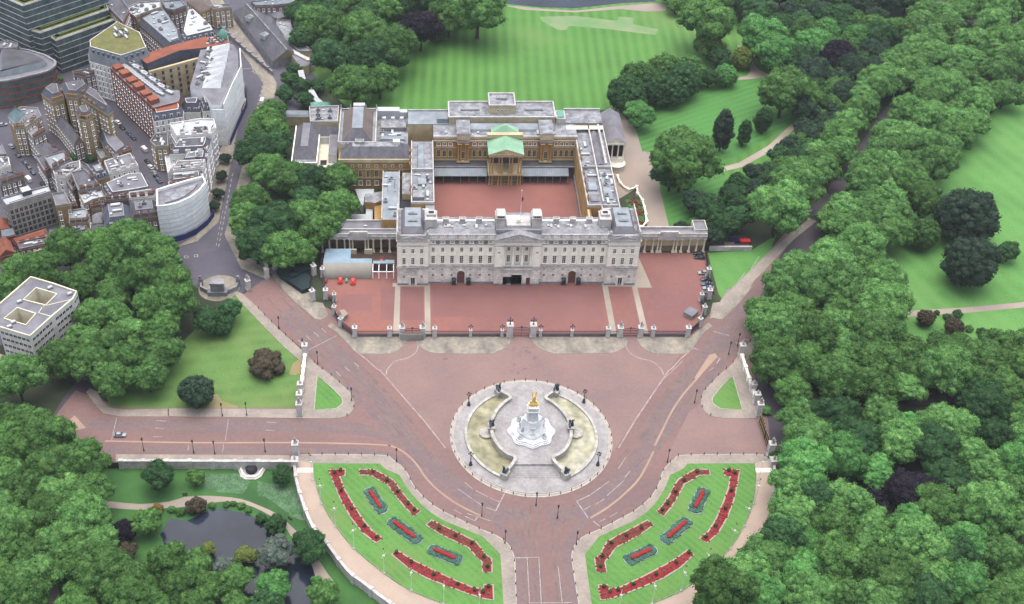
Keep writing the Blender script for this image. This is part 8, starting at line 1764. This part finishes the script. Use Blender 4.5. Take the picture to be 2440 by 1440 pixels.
for i, (x, y, s, lab) in enumerate(((340, 905, 1.15, 'first bright red covered cart before the marquee'), (485, 915, 1.2, 'second bright red covered cart before the marquee, by the open frame'), (172, 905, .8, 'faded red cart at the outer end of the marquee'))):
    q = W1('P3', x, y, .8); th = thing('red_cart', lab, 'cart', (q[0], q[1], 0), 1.57, 'red carts before the marquee', s)
    b = MB(); b.loft([(-1.8, -.9), (1.8, -.9), (1.8, .9), (-1.8, .9)], .4, [(-1.6, -.8), (1.2, -.8), (1.2, .8), (-1.6, .8)], 1.3); b.ball((-.3, 0, 1.3), 1.3, .8, .9, 2); b.build('body', ['red_paint' if i < 2 else 'brick_red'], th)
    for cx, cy in ((-1.1, -.85), (-1.1, .85), (1.1, -.85), (1.1, .85)): k_ = MB(); k_.tube((cx, cy - .1, .35), (cx, cy + .1, .35), .35, .35, 10); k_.build('wheel', ['tyre'], th)
q = W1('P3', 412, 912, .5); b = MB(); b.obox(q[0], q[1], 0, 1.0, 2.2, 1.3); b.obox(q[0], q[1], 1.3, .8, 1.8, .3, 0, 0, .7); tag(b.build('green_bin', ['copper_deep'], None, (q[0], q[1], 0)), 'small green bin between the two red carts', 'bin')
for k, p, lab in (('P3', [(330, 1250), (385, 1240), (430, 1290), (370, 1340)], 'beige flat cabin inside the curved fence, marquee side'), ('P4', [(1960, 1270), (2030, 1205), (2140, 1255), (2060, 1325)], 'grey flat cabin inside the curved fence, parked car side')):
    P = W(k, p, 2); th = thing('guard_cabin', lab, 'cabin', (P[0][0], P[0][1], 0), world=True); b = MB(); b.prism(inset(P, .2), 0, 2.0); b.build('cabin', ['concrete'], th); b = MB(); b.prism(P, 2.0, 2.25); b.build('roof', ['gravel' if k == 'P3' else 'roofgrey'], th)
nt_ = thing('netting', 'dark green netted enclosure under the trees beside the pavement', 'netting', W1('F', 700, 650), world=True)
P = W('Q2', [(930, 150), (960, 190), (1150, 320), (1210, 300), (1225, 200), (1100, 110), (1000, 90)], 3); b = MB(); b.prism(P, 0, 2.4); b.build('enclosure', ['green_net'], nt_)
for p in ([(1010, 130), (1120, 90), (1150, 110), (1040, 160)], [(1080, 150), (1200, 110), (1225, 135), (1110, 185)], [(1040, 190), (1110, 160), (1130, 180), (1060, 210)]): b = MB(); b.prism(W('Q2', p, 4), 2.4, 4.0); b.build('roof_panel', ['hedge'], nt_); nt_.children[-1].data.materials[0] = M['green_net']
wl = thing('yard_wall', 'weathered low white wall with red stores behind, beyond the parked cars', 'wall', W1('R4', 1030, 1010), world=True)
p0, p1 = W1('R4', 835, 1030), W1('R4', 1240, 1030); b = MB(); b.strip([p0, p1], 1.0, 0, 2.6); b.build('wall', ['stone'], wl)
o = MB(); o.flat([(p0[0], p0[1]), (p1[0], p1[1]), (p1[0], p1[1] + 12), (p0[0], p0[1] + 12)], .03); struct('service_yard', o, 'asphalt')
for i, (x, y, mt, lab) in enumerate(((865, 970, 'tile_orange', 'orange skip behind the weathered white wall'), (1075, 935, 'hoarding', 'blue skip behind the weathered white wall'), (1180, 940, 'red_paint', 'red tank behind the end of the weathered white wall'), (1030, 975, 'brick_brown', 'brown heap behind the weathered white wall'))):
    q = W1('R4', x, y, 1); b = MB(); b.loft([(q[0] - 2, q[1] - 1), (q[0] + 2, q[1] - 1), (q[0] + 2, q[1] + 1), (q[0] - 2, q[1] + 1)], 0, [(q[0] - 2.4, q[1] - 1.2), (q[0] + 2.4, q[1] - 1.2), (q[0] + 2.4, q[1] + 1.2), (q[0] - 2.4, q[1] + 1.2)], 1.6); b.strip([(q[0] - 2.4, q[1] - 1.2), (q[0] + 2.4, q[1] - 1.2), (q[0] + 2.4, q[1] + 1.2), (q[0] - 2.4, q[1] + 1.2)], .2, 1.6, 1.8, 0, True); tag(b.build('skip', [mt], None, (q[0], q[1], 0)), lab, 'skip')
for i, (k, x, y, lab) in enumerate((('R4', 150, 900, 'x'),)): pass
# park benches and path furniture
bn = thing('park_bench', 'small dark bench beside the pond path near the pale meadow', 'bench', (*W1('Q4', 625, 592, GL), GL), .1)
b = MB(); b.box(-1, -.25, .45, 1, .25, .52, 0, True); b.build('seat', ['bark'], bn); b = MB(); b.box(-1, .2, .6, 1, .28, .95, 0, True); b.build('backrest', ['bark'], bn)
for sx in (-.85, .85): b = MB(); b.box(sx - .05, -.22, 0, sx + .05, .24, .45); b.build('leg', ['iron'], bn)
q = W1('Q4', 1445, 775, GL); dup(bn, (q[0], q[1], GL), 2.4, 'small dark bench where the pond path bends past a bush')
# ================================================================== thin summer haze over the whole place
b = MB(); b.box(-2000, -700, -4.5, 2000, 2000, 400, 0, True)
hm = bpy.data.materials.new('haze'); hm.use_nodes = True; n_ = hm.node_tree.nodes; n_.remove(n_['Principled BSDF'])
pv_ = n_.new('ShaderNodeVolumePrincipled'); pv_.inputs['Color'].default_value = (.86, .9, .95, 1); pv_.inputs['Density'].default_value = HAZE; pv_.inputs['Anisotropy'].default_value = .2
hm.node_tree.links.new(pv_.outputs[0], n_['Material Output'].inputs['Volume']); M['haze'] = hm
o = b.build('haze', ['haze']); o['kind'] = 'stuff'; tag(o, 'thin pale haze in the air over the whole place', 'haze')
